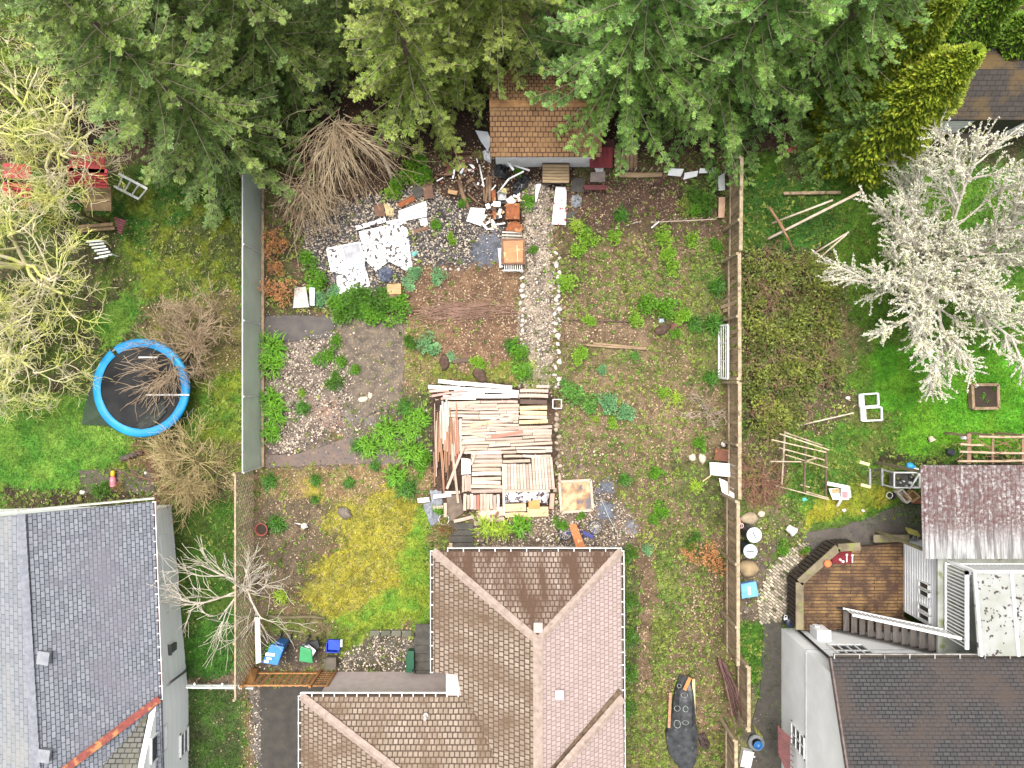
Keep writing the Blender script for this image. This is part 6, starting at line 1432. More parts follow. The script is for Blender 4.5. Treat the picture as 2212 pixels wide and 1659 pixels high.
for i in range(3): flat('white_batten', 'whitish slat lying above the orange topped cabinet', 'slat', [C1(1335, 1075 + i * 32), C1(1540, 1082 + i * 32), C1(1540, 1100 + i * 32), C1(1335, 1094 + i * 32)], M('slat_bone', (.50, .44, .38), (.34, .28, .22), 4, .8, rnd=.2), .10, .03, group='whitish slats above the cabinet')
cb = thing('cabinet', 'cabinet with scratched orange wood top lying by the gravel walk', 'cabinet', C1(1450, 1290)); b = MB(); b.box(C1(1450, 1290, .25), (.98, 1.05, .46)); b.build('carcass', BRN, cb)
b = MB(); b.slab([C1(1347, 1170, .5), C1(1555, 1165, .5), C1(1550, 1395, .5), C1(1355, 1398, .5)], .03); b.build('top', M('top_orange', (.36, .155, .045), (.26, .105, .032), 2.5, .5, c3=(.50, .30, .12), s3=5, t3=(.60, .66), stretch=(1, 5, 1)), cb, bevel=.01)
b = MB(); b.slab([C1(1290, 1250, .2), C1(1335, 1240, .3), C1(1345, 1440, .3), C1(1310, 1450, .2)], .03); b.build('side_panel', WP, cb); b = MB()
for i in range(9): b.bar(C1(1362 + i * 22, 1405, .38), C1(1362 + i * 22, 1475, .38), .025, .03)
b.bar(C1(1340, 1478, .38), C1(1550, 1478, .38), .05, .04); b.bar(C1(1340, 1402, .38), C1(1550, 1402, .38), .04, .04); b.build('slatted_front', OFFW, cb)
b = MB(); b.bar(C1(1490, 1230, .52), C1(1497, 1390, .52), .035, .02); b.lathe(C1(1490, 1225, .51), [(.03, 0), (.03, .03)], 10); b.build('stick', CREAM, label='pale stick lying on the orange cabinet top', cat='stick')
sc = thing('red_bench', 'dark red bench with a grey back beside the soil bed', 'bench', T(2, 0, 720, 1580)); RM = M('bench_red', (.125, .028, .028), (.085, .022, .022), 4, .7)
b = MB(); b.slab([T(2, 0, 622, 1598, .42), T(2, 0, 822, 1598, .42), T(2, 0, 815, 1640, .42), T(2, 0, 628, 1640, .42)], .04); b.build('seat', RM, sc); b = MB(); b.slab([T(2, 0, 680, 1490, .9), T(2, 0, 805, 1480, .9), T(2, 0, 805, 1570, .55), T(2, 0, 675, 1572, .55)], .03); b.build('backrest', M('bench_grey', (.22, .18, .155), (.15, .115, .10), 4, .8), sc)
for cx, cy in ((630, 1605), (815, 1605), (630, 1650), (812, 1650)): b = MB(); p = T(2, 0, cx, cy, .4); b.bar(p, Vector((p.x, p.y, 0)), .05); b.build('leg', RM, sc)
crumple('white_bag', 'white bag on the soil behind the red bench', 'bag', [T(2, 0, 700, 1480), T(2, 0, 780, 1478), T(2, 0, 770, 1540), T(2, 0, 720, 1540)], WP, .14, 23).location.z += .5
b = MB(); b.tube([T(2, 0, 925, 1508, .14), T(2, 0, 1100, 1512, .14), T(2, 0, 1295, 1508, .14)], .12, 10, .10); b.build('bed_log', M('log_peeled', (.40, .29, .17), (.27, .18, .10), 4, .9, stretch=(.5, 4, 4)), label='peeled tan log along the north edge of the soil bed', cat='log', smooth=True)
for pts, lb in (([(1350, 1470), (1475, 1475), (1450, 1535), (1335, 1525)], 'left of three white tiles standing along the soil bed'), ([(1480, 1508), (1596, 1490), (1588, 1535), (1472, 1562)], 'middle of three white tiles, tilted, along the soil bed'), ([(1610, 1470), (1745, 1465), (1740, 1505), (1605, 1508)], 'right of three white tiles along the soil bed')): flat('white_tile', lb, 'tile', [T(2, 0, *p) for p in pts], WP, .22, .03, (0, .3))
flat('grey_sheet', 'pale grey panel standing at the corner of the soil bed', 'panel', [T(2, 0, 1768, 1540), T(2, 0, 1820, 1510), T(2, 0, 1824, 1659), T(2, 0, 1772, 1659)], M('panel_palegrey', (.50, .52, .50), (.42, .43, .41), 3, .6), .25, .03, (.2, 0)); flat('tan_sheet', 'tan panel standing at the fence end of the stake row', 'panel', [T(2, 1, 1770, 60), T(2, 1, 1824, 60), T(2, 1, 1815, 236), T(2, 1, 1766, 236)], M('panel_tan', (.42, .27, .19), (.33, .20, .13), 3, .8), .30, .03, (.2, 0))
sr = thing('stake_rail', 'thin pinkish rail with short stakes along the soil bed', 'rail', T(2, 1, 1480, 250)); b = MB(); b.bar(T(2, 1, 1200, 262, .3), T(2, 1, 1760, 236, .3), .03); b.build('rail', M('rail_pinkish', (.46, .33, .29), None, 5, .8), sr); b = MB(); b.bar(T(2, 1, 1205, 310, .05), T(2, 1, 1270, 255, .32), .06, .03); b.build('brace', OFFW, sr)
for i in range(9): b = MB(); g = T(2, 1, 1215 + i * 66, 262 - i * 3, 0); b.bar(g, g + Vector((.03, -.0, .42)), .03); b.build('stake', M('stake_pale', (.50, .44, .36), None, 5, .8), sr)
for i, (cx, cy) in enumerate(((890, 320), (985, 292), (1035, 275), (1060, 268), (1090, 262), (745, 350))): b = MB(); g = T(2, 1, cx, cy, 0); b.bar(g, g + Vector((.05, -.03, .3)), .04); b.build('marker_peg', MATS['stake_pale'], label='short pale peg in the soil west of the stake rail', cat='peg', group='pegs west of the stake rail')
for i in range(6): b = MB(); g = T(2, 0, 985 + i * 65, 1490, 0); b.bar(g, g + Vector((.05, .05, .45)), .035); b.build('marker_peg', MATS['stake_pale'], label='pale peg standing behind the peeled log', cat='peg', group='pegs behind the peeled log')
b = MB(); b.bar(T(2, 1, 415, 1100, .04), T(2, 1, 1165, 1128, .04), .04, .09); b.build('edging_board', BDK, label='dark edging board along the north of the bare bed', cat='board'); b = MB(); b.bar(T(2, 1, 440, 1140, .04), T(2, 1, 445, 1330, .04), .05, .09); b.build('edging_board', M('edge_redbrown', (.15, .08, .055), None, 4, .9), label='short red brown edging board at the walk end of the bare bed', cat='board')
for pts, lb in (([(700, 1308), (900, 1325), (1165, 1350)], 'upper of two tan poles along the bare bed'), ([(640, 1322), (850, 1340), (1160, 1358)], 'lower of two tan poles along the bare bed')): b = MB(); b.tube([T(2, 1, *p, .06) for p in pts], .05, 8, .04); b.build('pole', M('pole_tan', (.33, .235, .14), (.22, .15, .09), 5, .9), label=lb, cat='pole', smooth=True)
for (c, s, lb, sd) in ((T(2, 1, 1290, 1190), .32, 'dark rotten stump in the weeds of the east bed', 1), (T(2, 1, 1400, 1165), .28, 'reddish rotten wood east of the dark stump', 2), (D(1635, 1470), .33, 'dark rotten stump north of the board deck', 3), (D(1940, 1580), .38, 'flat dark rotten wood right above the whitewashed boards', 4)): stone('rotten_wood', lb, c, s, s * .62, .18, M('rotten_dark' if sd != 2 else 'rotten_red', (.05, .03, .022) if sd != 2 else (.13, .05, .04), (.10, .06, .042), 7, .95), R(30 * sd), 200 + sd, cat='stump')
flat('rotten_board', 'brown rotten board beside the stump north of the deck', 'board', [D(1690, 1440), D(1850, 1435), D(1850, 1470), D(1700, 1480)], BDK, .05, .03)
crumple('blue_cloth', 'pale blue scrap of cloth at the bare bed edge', 'cloth', [T(2, 1, 1265, 1095), T(2, 1, 1310, 1090), T(2, 1, 1318, 1125), T(2, 1, 1275, 1130)], M('cloth_ice', (.42, .52, .56), None, 4, .8), .05, 31)
tw = thing('twig_pile', 'bundle of cut reddish twigs heaped on the bare soil', 'twig pile', P(1000, 672)); b = MB(); r = random.Random(9)
for i in range(150): c = P(1000 + r.gauss(0, 45), 672 + r.gauss(0, 10), .03 + abs(r.gauss(0, .07))); a = r.gauss(-.02, .22); l = r.uniform(.35, .95); d = Vector((math.cos(a), math.sin(a), r.uniform(-.05, .05))) * l; b.tube([c - d, c + Vector((0, r.gauss(0, .03), .02)), c + d], .010, 3, .006, cap=False)
tag(b.build('twigs', M('twig_cut', (.34, .21, .155), (.20, .12, .085), 3, .9), tw), kind='stuff')
mf = thing('bed_rails', 'pale metal bed frame leaning on the gappy fence', 'frame', P(1562, 760)); q = [P(1553, 704, .1), P(1572, 702, .9), P(1572, 818, .9), P(1553, 816, .1)]
b = MB()
for i in range(4): b.bar(q[i], q[(i + 1) % 4], .07, .05)
b.build('frame', OFFW, mf)
for i in range(3): b = MB(); s = (i + 1) / 4; b.bar(q[0].lerp(q[1], s), q[3].lerp(q[2], s), .025); b.build('bar', OFFW, mf)
for i in range(2): b = MB(); s = (i + 1) / 3; b.bar(q[0].lerp(q[3], s), q[1].lerp(q[2], s), .025); b.build('crossbar', OFFW, mf)
E = lambda cx, cy, z=0: T(2, 2, cx, cy, z)
flat('rusty_sheet', 'rusty brown panel leaning on the fence above the white one', 'panel', [E(1740, 545), E(1890, 568), E(1886, 665), E(1722, 650)], M('panel_rusty', (.15, .055, .028), (.075, .035, .025), 3, .8, c3=(.26, .10, .03), s3=3, t3=(.56, .64)), .5, .03, (.35, 0))
flat('enamel_sheet', 'white panel with two dark holes leaning on the board fence', 'panel', [E(1688, 668), E(1886, 675), E(1886, 792), E(1694, 775)], WP, .5, .03, (.35, 0)); flat('enamel_sheet', 'slanted white sheet below the white panel at the fence', 'panel', [E(1765, 802), E(1880, 850), E(1882, 976), E(1788, 920)], WP, .5, .03, (.4, 0))
b = MB(); b.tube([E(1650, 840, .1), E(1720, 790, .3)], .03, 6); b.build('stick', CREAM, label='cream stick beside the slanted white sheet', cat='stick')
stone('white_stone', 'white stone by the board fence above the rusty panel', E(1825, 520, .1), .10, .14, .15, RP, 0, 41)
# tarp covered timber pile
tpile = thing('tarp_pile', 'long black tarpaulin over a timber pile beside the tiled house', 'pile', P(1475, 1550)); Q = lambda cx, cy, z=0: T(2, 3, cx, cy, z)
V = []; F = []; prof = [(850, 1490, 45, .16), (960, 1490, 80, .30), (1050, 1482, 92, .36), (1150, 1478, 98, .36), (1250, 1468, 108, .36), (1330, 1460, 135, .30), (1430, 1465, 132, .26), (1530, 1475, 118, .22), (1600, 1490, 90, .16), (1670, 1500, 40, .08)]
rr = random.Random(4)
for cy, cx, hw, h in prof:
    for s, k in ((-1.05, 0), (-1, .55), (-.6, 1), (-.2, .92), (.2, 1.03), (.6, .95), (1, .6), (1.06, 0)): V.append(Q(cx + s * hw, cy + rr.uniform(-8, 8), 0) + Vector((0, 0, .01 + h * k * rr.uniform(.85, 1.1))))
for i in range(len(prof) - 1):
    for k in range(7): F.append((i * 8 + k, i * 8 + k + 1, i * 8 + 9 + k, i * 8 + 8 + k))
b = MB(); b.add(V, F); b.build('tarpaulin', M('tarp_black', (.020, .021, .022), (.05, .052, .054), 4, .35, c3=(.11, .12, .11), s3=5, t3=(.64, .7)), tpile)
for p, q_, m_, nm in (((1368, 1008), (1355, 1310), BBR, 'plank'), ((1568, 890), (1572, 1190), BYL, 'plank'), ((1572, 1190), (1560, 1340), BBR, 'plank')): b = MB(); b.bar(Q(*p, .22), Q(*q_, .22), .11, .06); b.build(nm, m_, tpile)
b = MB(); b.bar(Q(1538, 878, .48), Q(1490, 985, .48), .14, .04); b.build('orange_board', M('plank_copper', (.46, .19, .06), (.36, .14, .045), 3, .7), label='orange board end lying on the black tarpaulin', cat='board')
for i, (cx, cy, r_) in enumerate(((1490, 1030, .15), (1428, 1145, .14), (1500, 1150, .13), (1428, 1280, .15), (1500, 1268, .14), (1445, 950, .10))): b = MB(); b.ring(Q(cx, cy, .40), r_ * .85, .011, 13, 4, (.25 * (i % 3 - 1), .35, 1), .7 + .15 * (i % 4)); b.build('rope_loop', M('rope_grey', (.34, .36, .34), (.20, .22, .2), 8, .8), label='pale rope loop lying on the black tarpaulin', cat='rope', group='rope loops on the tarpaulin')
for i in range(12):
    t_ = i / 11; b = MB(); b.tube([Q(1770 + 60 * t_ + rr.uniform(-15, 15), 740 + rr.uniform(-30, 30), .15 + .25 * rr.random()), Q(1850 + 90 * t_ + rr.uniform(-10, 10), 980 + rr.uniform(-20, 20), .5 + .25 * rr.random()), Q(1890 + 130 * t_ + rr.uniform(-14, 14), 1280 + rr.uniform(-90, 60), .7 + .3 * rr.random())], .035, 6, .02); b.build('cut_branch', M('branch_plum', (.14, .075, .065), (.085, .045, .04), 4, .9, rnd=.35), label='long plum brown cut branch leaning against the short fence', cat='branch', group='cut branches leaning on the short fence', smooth=True)
# by the barrels
G = lambda cx, cy, z=0: T(3, 2, cx, cy, z)
def barrel(label, c, h, lidm, bodym, rad, a):
    t = thing('barrel', label, 'barrel', c); b = MB(); c = Vector(c); b.lathe(c, [(rad * .93, 0), (rad, .1), (rad * .97, h * .33), (rad * 1.02, h * .5), (rad * .97, h * .67), (rad, h - .06), (rad * .95, h - .01)], 28); b.build('body', bodym, t, True)
    b = MB(); b.lathe(c + Vector((0, 0, h - .03)), [(rad * 1.04, 0), (rad * 1.05, .05), (rad * .96, .055), (rad * .95, .035), (.01, .045)], 28); b.build('lid', lidm, t); b = MB(); d = Vector((math.cos(a), math.sin(a), 0)) * rad * .6; b.bar(c + Vector((0, 0, h + .025)) - d, c + Vector((0, 0, h + .025)) + d, .035, .03); b.build('handle', M('handle_slate', (.10, .12, .13), None, 5, .5), t); return t
lidm = M('lid_ice', (.56, .62, .64), (.50, .56, .58), 2, .45, bp=.02); bdy = M('barrel_navy', (.018, .028, .035), (.03, .04, .045), 4, .4)
barrel('black barrel with pale lid, northern of two by the fence', P(1612, 1145), .95, lidm, bdy, .285, R(-65)); barrel('black barrel with pale lid, southern of two by the fence', P(1604, 1179), .95, M('lid_grey', (.50, .55, .56), None, 2, .45), bdy, .265, R(5))
b = MB(); b.tube([E(1950, 1100, .3), E(1970, 1180, .3), E(1985, 1240, .25)], .02, 6); b.ring(E(1980, 1225, .3), .09, .025, 16, 6); b.build('pink_hose', M('hose_pink', (.48, .16, .18), (.55, .40, .38), 4, .5), label='pale pink hose coil behind the northern barrel', cat='hose')
stone('boulder', 'round tan boulder against the fence south of the barrels', E(2030, 1590), .40, .34, .35, M('boulder_tan', (.30, .22, .12), (.20, .15, .085), 4, .9), 0, 44, cat='boulder'); stone('stone', 'tan slab stone by the fence north of the barrels', E(2050, 1160), .38, .26, .15, M('slab_tan', (.34, .27, .18), (.22, .17, .11), 4, .9), 0, 45); stone('stone', 'tan stone behind the slab stone north of the barrels', E(2150, 1120), .16, .14, .15, RK, 0, 46)
rb = thing('recycling_box', 'pale blue recycling box with a white label beside the brick walk', 'box', Q(2055, 120)); b = MB(); q = [Q(1975, 72, .4), Q(2108, 46, .4), Q(2132, 172, .4), Q(1985, 196, .4)]; c = sum(q, Vector()) / 4
V = [Vector((c.x + (p.x - c.x) * s, c.y + (p.y - c.y) * s, z)) for s, z in ((.85, .01), (1, .38)) for p in q]; b.add(V, [(0, 1, 2, 3), (4, 7, 6, 5), (0, 4, 5, 1), (1, 5, 6, 2), (2, 6, 7, 3), (3, 7, 4, 0)]); b.build('body', M('box_sky', (.13, .33, .60), (.10, .27, .50), 3, .45), rb, bevel=.02); b = MB(); b.slab([Vector((p.x, p.y, .42)) for p in q], .04); b.build('lid', MATS['box_sky'], rb, bevel=.015); lab(rb, [Q(2035, 95, .42), Q(2058, 90, .42), Q(2066, 160, .42), Q(2043, 165, .42)], .421, LW)
ty = MB(); c = Q(2110, 1440, .12); ty.ring(c, .26, .085, 30, 10); ty.build('tyre', M('tyre_grey', (.10, .105, .11), (.15, .155, .16), 6, .8), label='grey tyre lying beside the white box at the fence', cat='tyre', smooth=True); pot('blue_bucket', 'blue bucket standing inside the grey tyre', Q(2108, 1435, .02), .17, .3, M('bucket_blue', (.02, .09, .24), (.03, .14, .33), 4, .3), cat='bucket')
small_box('white_box', 'white closed box tilted against the fence beside the tyre', Q(2010, 1550), (.40, .62, .3), R(-12), WP, False); b = MB(); b.tube([Q(2040, 1570, .25), Q(2100, 1560, .3)], .025, 6); b.build('white_rod', WP, label='white handle sticking out beside the white box', cat='rod')
crumple('green_pipe_sack', 'yellow green sack lying along the fence above the tyre', 'sack', [Q(2075, 1270), Q(2100, 1290), Q(2165, 1380), Q(2160, 1410), Q(2100, 1350)], M('sack_lime', (.25, .26, .06), (.18, .18, .05), 5, .8), .2, 47)
crumple('dark_hole_bag', 'dark brown bag in the weeds beside the tarpaulin pile', 'bag', [Q(1600, 1370), Q(1660, 1350), Q(1710, 1440), Q(1690, 1500), Q(1630, 1470)], M('bag_umber', (.035, .022, .02), (.06, .04, .035), 6, .7), .22, 48)
J = lambda cx, cy, z=0: T(3, 3, cx, cy, z)
bg_ = thing('navy_bin', 'small navy bin with a white emblem beside the deck corner', 'bin', J(152, 360)); b = MB(); b.lathe(J(150, 365, 0), [(.17, 0), (.20, .5), (.21, .55), (.17, .58), (.02, .60)], 16); b.build('body', M('bin_navy', (.018, .022, .05), None, 4, .4), bg_, True); b = MB(); c = J(152, 355, .6)
b.ring(c + Vector((0, .02, .01)), .06, .012, 14, 5); b.bar(c + Vector((-.08, -.07, 0)), c + Vector((.08, -.05, 0)), .02, .01); b.bar(c + Vector((-.07, -.11, 0)), c + Vector((.07, -.09, 0)), .02, .01); b.build('emblem', LW, bg_)
# ------------------------------------------------------------------ east neighbour's things
for i, (q_, lb) in enumerate((([(788, 92), (948, 80), (952, 185), (795, 200)], 'northern of two white frames lying on the east lawn'), ([(802, 208), (978, 200), (982, 312), (808, 318)], 'southern of two white frames lying on the east lawn'))):
    t = thing('window_surround', lb, 'frame', G(880, 200)); p = [G(*x, .12) for x in q_]; b = MB()
    for k in range(4): b.bar(p[k], p[(k + 1) % 4], .06, .10)
    b.build('frame', WHITE, t); b = MB(); b.bar(p[0].lerp(p[1], .16), p[3].lerp(p[2], .16), .13, .04); b.build('inner_sill', OFFW, t)
pb = thing('planter_box', 'weathered square planter of timber in the east lawn', 'planter', G(1880, 110)); p = [G(1765, 10, .25), G(1985, 5, .25), G(1990, 210, .25), G(1825, 215, .25), G(1770, 170, .25)]; p = [G(1765, 8, .25), G(1988, 5, .25), G(1992, 208, .25), G(1775, 212, .25)]
for k in range(4): b = MB(); b.bar(p[k] - Vector((0, 0, .1)), p[(k + 1) % 4] - Vector((0, 0, .1)), .11, .26); b.build('side_board', M('planter_wood', (.27, .19, .12), (.17, .115, .07), 4, .9, c3=(.14, .13, .05), s3=4, t3=(.58, .66)), pb)
b = MB(); b.slab([Vector((x.x, x.y, .18)) for x in p], .1); b.build('soil', SO, pb)
TR_ = M('trellis_wood', (.44, .36, .26), (.27, .20, .13), 5, .9, rnd=.2)
tr = thing('garden_trellis', 'tilted wooden trellis of posts and slender rails in the east garden', 'trellis', G(310, 700))
for a, c in (((145, 410), (118, 870)), ((325, 450), (312, 930)), ((500, 560), (500, 960))): b = MB(); b.bar(G(*a, 1.2), G(*c, .3), .065); b.build('post', M('trellis_dark', (.15, .10, .07), (.09, .06, .045), 5, .9) if a[0] > 320 else TR_, tr)
for a, c in (((100, 430), (530, 570)), ((150, 420), (470, 530)), ((30, 480), (500, 590)), ((95, 550), (500, 660)), ((150, 610), (520, 725)), ((45, 872), (530, 1000)), ((330, 930), (520, 985)), ((20, 668), (330, 672)), ((290, 675), (420, 640)), ((280, 870), (360, 892))): b = MB(); z0 = 1.22 if a[1] < 500 else (.95 if a[1] < 800 else .35); b.bar(G(*a, z0), G(*c, z0), .045, .03); b.build('rail', TR_, tr)
for i, (a, c, r_, lb) in enumerate((((0, 405), (800, 0), .035, 'long pale pole propped across the east lawn'), ((35, 270), (560, 70), .025, 'thin pale pole beside the long propped pole'), ((340, 565), (700, 345), .022, 'thin pole leaning into the blossom tree, upper one'), ((365, 640), (680, 365), .02, 'thin pole leaning into the blossom tree, lower one'))): b = MB(); b.tube([T(3, 1, *a, .3), T(3, 1, *c, 1.6)], r_ * 1.6, 6); b.build('pole', M('pole_pale', (.56, .48, .38), (.40, .32, .23), 4, .9), label=lb, cat='pole', smooth=True)
b = MB(); b.tube([T(3, 1, 10, 130, .5), T(3, 1, 150, 340, .6)], .05, 6); b.tube([T(3, 1, 90, 260, .5), T(3, 1, 170, 390, .8), T(3, 1, 215, 500, .2)], .04, 6); b.build('prop_stand', TWIGR, label='rusty brown crossed prop under the long pole', cat='stand')
for a, c, lb in (((270, 358), (740, 250), 'pale thin pole lying at the bramble edge near the white frames'), ((150, 150), (330, 330), 'reddish stick lying in the brambles'), ((160, 215), (240, 195), 'short pink stick in the brambles')): b = MB(); b.tube([G(*a, .1), G(*c, .12)], .03, 6); b.build('stick', MATS['pole_pale'] if 'pale' in lb else TWIGR, label=lb, cat='stick')
b = MB(); b.bar(P(1692, 418, .15), P(1815, 416, .15), .12, .12); b.build('sleeper', FB, label='brown timber sleeper lying across the grass under the conifers', cat='sleeper', bevel=.01)
jk = thing('broken_chair', 'broken white plastic chair with a pink seat on the yellow moss', 'chair', G(620, 900)); b = MB(); b.slab([G(525, 905, .4), G(610, 900, .4), G(625, 1000, .4), G(560, 1000, .4)], .03); b.slab([G(630, 905, .45), G(710, 890, .45), G(700, 1000, .45), G(630, 1000, .45)], .03); b.build('seat', WHITE, jk); b = MB(); b.slab([G(640, 930, .47), G(690, 930, .47), G(690, 985, .47), G(645, 985, .47)], .02); b.build('cushion', M('cushion_pink', (.56, .20, .22), None, 5, .8), jk); b = MB(); b.bar(G(512, 858, .6), G(700, 895, .6), .14, .03); b.bar(G(700, 890, .5), G(712, 980, .5), .05); b.bar(G(600, 1055, .02), G(630, 1000, .4), .12, .03); b.build('backrest', WHITE, jk)
b = MB(); b.slab([G(555, 910, .44), G(620, 905, .44), G(620, 940, .44), G(558, 945, .44)], .02); b.build('board', TANB, jk)
lf = thing('dark_ladder', 'dark metal ladder frame standing on the moss near the corrugated roof', 'ladder', G(930, 790))
for cx in (880, 985): b = MB(); b.bar(G(cx, 735, .9), G(cx, 880, .9), .07); b.bar(G(cx, 735, .9), G(cx - 70, 740, 0), .04); b.build('rail', METAL, lf)
for cy in (760, 790, 815, 860): b = MB(); b.bar(G(875, cy - 12, .86), G(990, cy, .86), .025); b.build('rung', BLACKP, lf)
for cy, x0_ in ((685, 790), (880, 800)): b = MB(); b.bar(G(x0_, cy - 12, .9), G(x0_ + 85, cy + 12, .95), .12, .10); b.build('wood_block', CREAM, label='pale wood block above the dark ladder frame' if cy < 800 else 'pale wood block below the dark ladder frame', cat='block', bevel=.01)
rk = thing('metal_rack', 'grey metal rack of jars and bottles at the corrugated shed', 'rack', G(1200, 830)); b = MB(); fq = [G(1090, 765, .8), G(1310, 765, .8), G(1310, 895, .8), G(1090, 895, .8)]
for k in range(4): b.bar(fq[k], fq[(k + 1) % 4], .05)
b.bar(G(1225, 905, .9), G(1310, 770, .9), .05); b.build('frame', OFFW, rk)
for p in fq: b = MB(); b.bar(p, Vector((p.x, p.y, 0)), .05); b.build('leg', OFFW, rk)
b = MB(); b.slab([Vector((p.x, p.y, .45)) for p in fq], .03); b.build('shelf', DGR, rk)
for i in range(22):
    cx, cy = random.uniform(1105, 1300), random.uniform(780, 885); c = G(cx, cy, .45); b = MB(); rd = random.uniform(.035, .065); hh = random.uniform(.12, .24); b.lathe(c, [(rd, 0), (rd, hh * .7), (rd * .5, hh * .85), (rd * .5, hh)], 10); b.build('jar', (WHITE, M('jar_olive', (.20, .20, .10), None, 5, .4), DGR, M('jar_grey', (.35, .36, .34), None, 5, .4))[i % 4], label='small jar or bottle crowded on the metal rack', cat='jar', group='jars crowded on the metal rack', smooth=True)
b = MB(); b.lathe(G(1195, 705, .7), [(.08, 0), (.13, .05), (.13, .2), (.06, .28), (.05, .33)], 14, (.9, -.1, .2)); b.build('blue_jug', M('jug_blue', (.03, .28, .60), None, 5, .4), label='bright blue jug lying at the corrugated shed corner', cat='jug', smooth=True); small_box('white_carton', 'white carton on the rack by the corrugated roof', G(1250, 740, .5), (.26, .18, .16), R(-15), WP, False)
for q_, lb, m_ in (([(1115, 935), (1160, 910), (1240, 1000), (1200, 1030)], 'cream drawer lying by the path at the metal rack', CREAM), ([(1190, 970), (1250, 920), (1310, 975), (1250, 1020)], 'brown open crate beside the cream drawer', BRN)):
    p = [G(*x, .35) for x in q_]; b = MB(); b.slab([Vector((x.x, x.y, .12)) for x in p], .1)
    for k in range(4): b.bar(p[k] - Vector((0, 0, .1)), p[(k + 1) % 4] - Vector((0, 0, .1)), .05, .26)
    b.build('drawer' if m_ is CREAM else 'open_crate', M('drawer_cream', (.60, .55, .46), None, 5, .7) if m_ is CREAM else TANB, label=lb, cat='drawer' if m_ is CREAM else 'crate', bevel=.006)
flat('terracotta_board', 'terracotta board under the open crate', 'board', [G(1230, 1005), G(1330, 990), G(1330, 1035), G(1235, 1030)], M('board_terracotta', (.24, .09, .05), None, 4, .8), .1, .05)
pg = thing('pergola', 'low pergola of peeled poles with vines north of the corrugated roof', 'pergola', G(1950, 560)); PL = M('pole_peeled', (.48, .36, .25), (.33, .225, .15), 4, .9)
for a, c in (((1820, 455), (2300, 455)), ((1655, 585), (2300, 600)), ((1640, 668), (2300, 660)), ((1660, 520), (1860, 528))): b = MB(); b.tube([G(*a, 1.6), G((a[0] + c[0]) / 2, (a[1] + c[1]) / 2 + 4, 1.6), G(*c, 1.6)], .045, 6); b.build('pole', PL, pg)
for cx in (1735, 1940, 2200): b = MB(); b.bar(G(cx, 430, 1.5), G(cx, 690, 1.5), .15 if cx < 1800 else .09, .05); b.build('crossbeam', M('beam_russet', (.26, .16, .105), (.17, .10, .07), 4, .9), pg); b = MB(); b.bar(G(cx, 445, 1.5), Vector((G(cx, 445, 1.5).x, G(cx, 445, 1.5).y, 0)), .09); b.build('post', FB, pg)
b = MB()
for i in range(14): c = G(random.uniform(1660, 2180), random.uniform(450, 660), 1.66); a = random.uniform(-.9, .9) + (PI if random.random() < .5 else 0); l = random.uniform(.4, .9); b.tube([c, c + Vector((math.cos(a) * l * .5, math.sin(a) * l * .5, .06)), c + Vector((math.cos(a) * l, math.sin(a) * l, -.02))], .014, 4, .008)
tag(b.build('vine', TWIGR, pg), kind='stuff')
small_box('white_light', 'small white box at the pergola end', G(1690, 462, 1.0), (.24, .12, .1), 0, WP, False)
b = MB()
for i in range(4): b.box(G(1240 + i * 8, 1262 + i * 12, .3 + .02 * i), (.5, .09, .03), R(-18)); 
b.build('yellow_planks', M('plank_lime', (.36, .33, .08), None, 4, .8), label='small stack of yellow green planks beside the shed', cat='planks')
b = MB(); b.tube([G(1235, 1340, .3), G(1270, 1330, .5), G(1290, 1360, .4)], .03, 6); b.ring(G(1275, 1330, .35), .10, .02, 14, 6); b.build('tap_fitting', METAL, label='grey hose fitting in the dark corner by the siding wall', cat='fitting')
for i, c in enumerate((G(690, 120), G(655, 1090), G(820, 1095))): stone('stone', ('pale stone in the brambles near the white frames', 'white stone on the yellow moss', 'small white stone on the yellow moss by the path')[i], c, .10, .08, .08, RP, 0, 60 + i)
crumple('teal_cloth', 'teal cloth scrap in the grass below the trellis', 'cloth', [G(290, 985), G(330, 980), G(345, 1005), G(300, 1015)], M('cloth_teal', (.10, .45, .36), None, 5, .7), .05, 66)
crumple('red_cover', 'faded red cover half hidden under the conifer by the hedge', 'cover', [T(3, 0, 150, 1290), T(3, 0, 290, 1225), T(3, 0, 310, 1270), T(3, 0, 240, 1320), T(3, 0, 180, 1320)], M('cover_red', (.46, .13, .10), (.38, .16, .13), 4, .7), .25, 67); crumple('red_cover', 'smaller pinkish cover beside the hedge foot', 'cover', [T(3, 0, 460, 1290), T(3, 0, 530, 1265), T(3, 0, 545, 1310), T(3, 0, 480, 1330)], M('cover_pink', (.46, .22, .19), None, 4, .7), .22, 68)
flat('teal_sheet', 'teal panel glimpsed in the dark gap between the conifers', 'panel', [T(1, 0, 540, 690), T(1, 0, 640, 700), T(1, 0, 560, 890), T(1, 0, 500, 880)], M('panel_teal', (.16, .30, .28), (.10, .20, .19), 3, .6), .8, .03, (.3, 0))
flat('grey_sheet', 'grey plastic sheet at the west wall of the garden shed', 'sheet', [C1(1060, 60), C1(1190, 90), C1(1235, 190), C1(1190, 280), C1(1120, 180)], M('sheet_grey', (.44, .46, .48), (.33, .35, .37), 3, .5), .5, .02, (.3, .1))
crumple('white_sacks', 'heap of white sacks between grey sheet and black bag', 'sack', [C1(1130, 250), C1(1200, 220), C1(1240, 290), C1(1220, 370), C1(1150, 330)], M('sack_white', (.62, .62, .63), (.45, .45, .46), 5, .7), .3, 70)
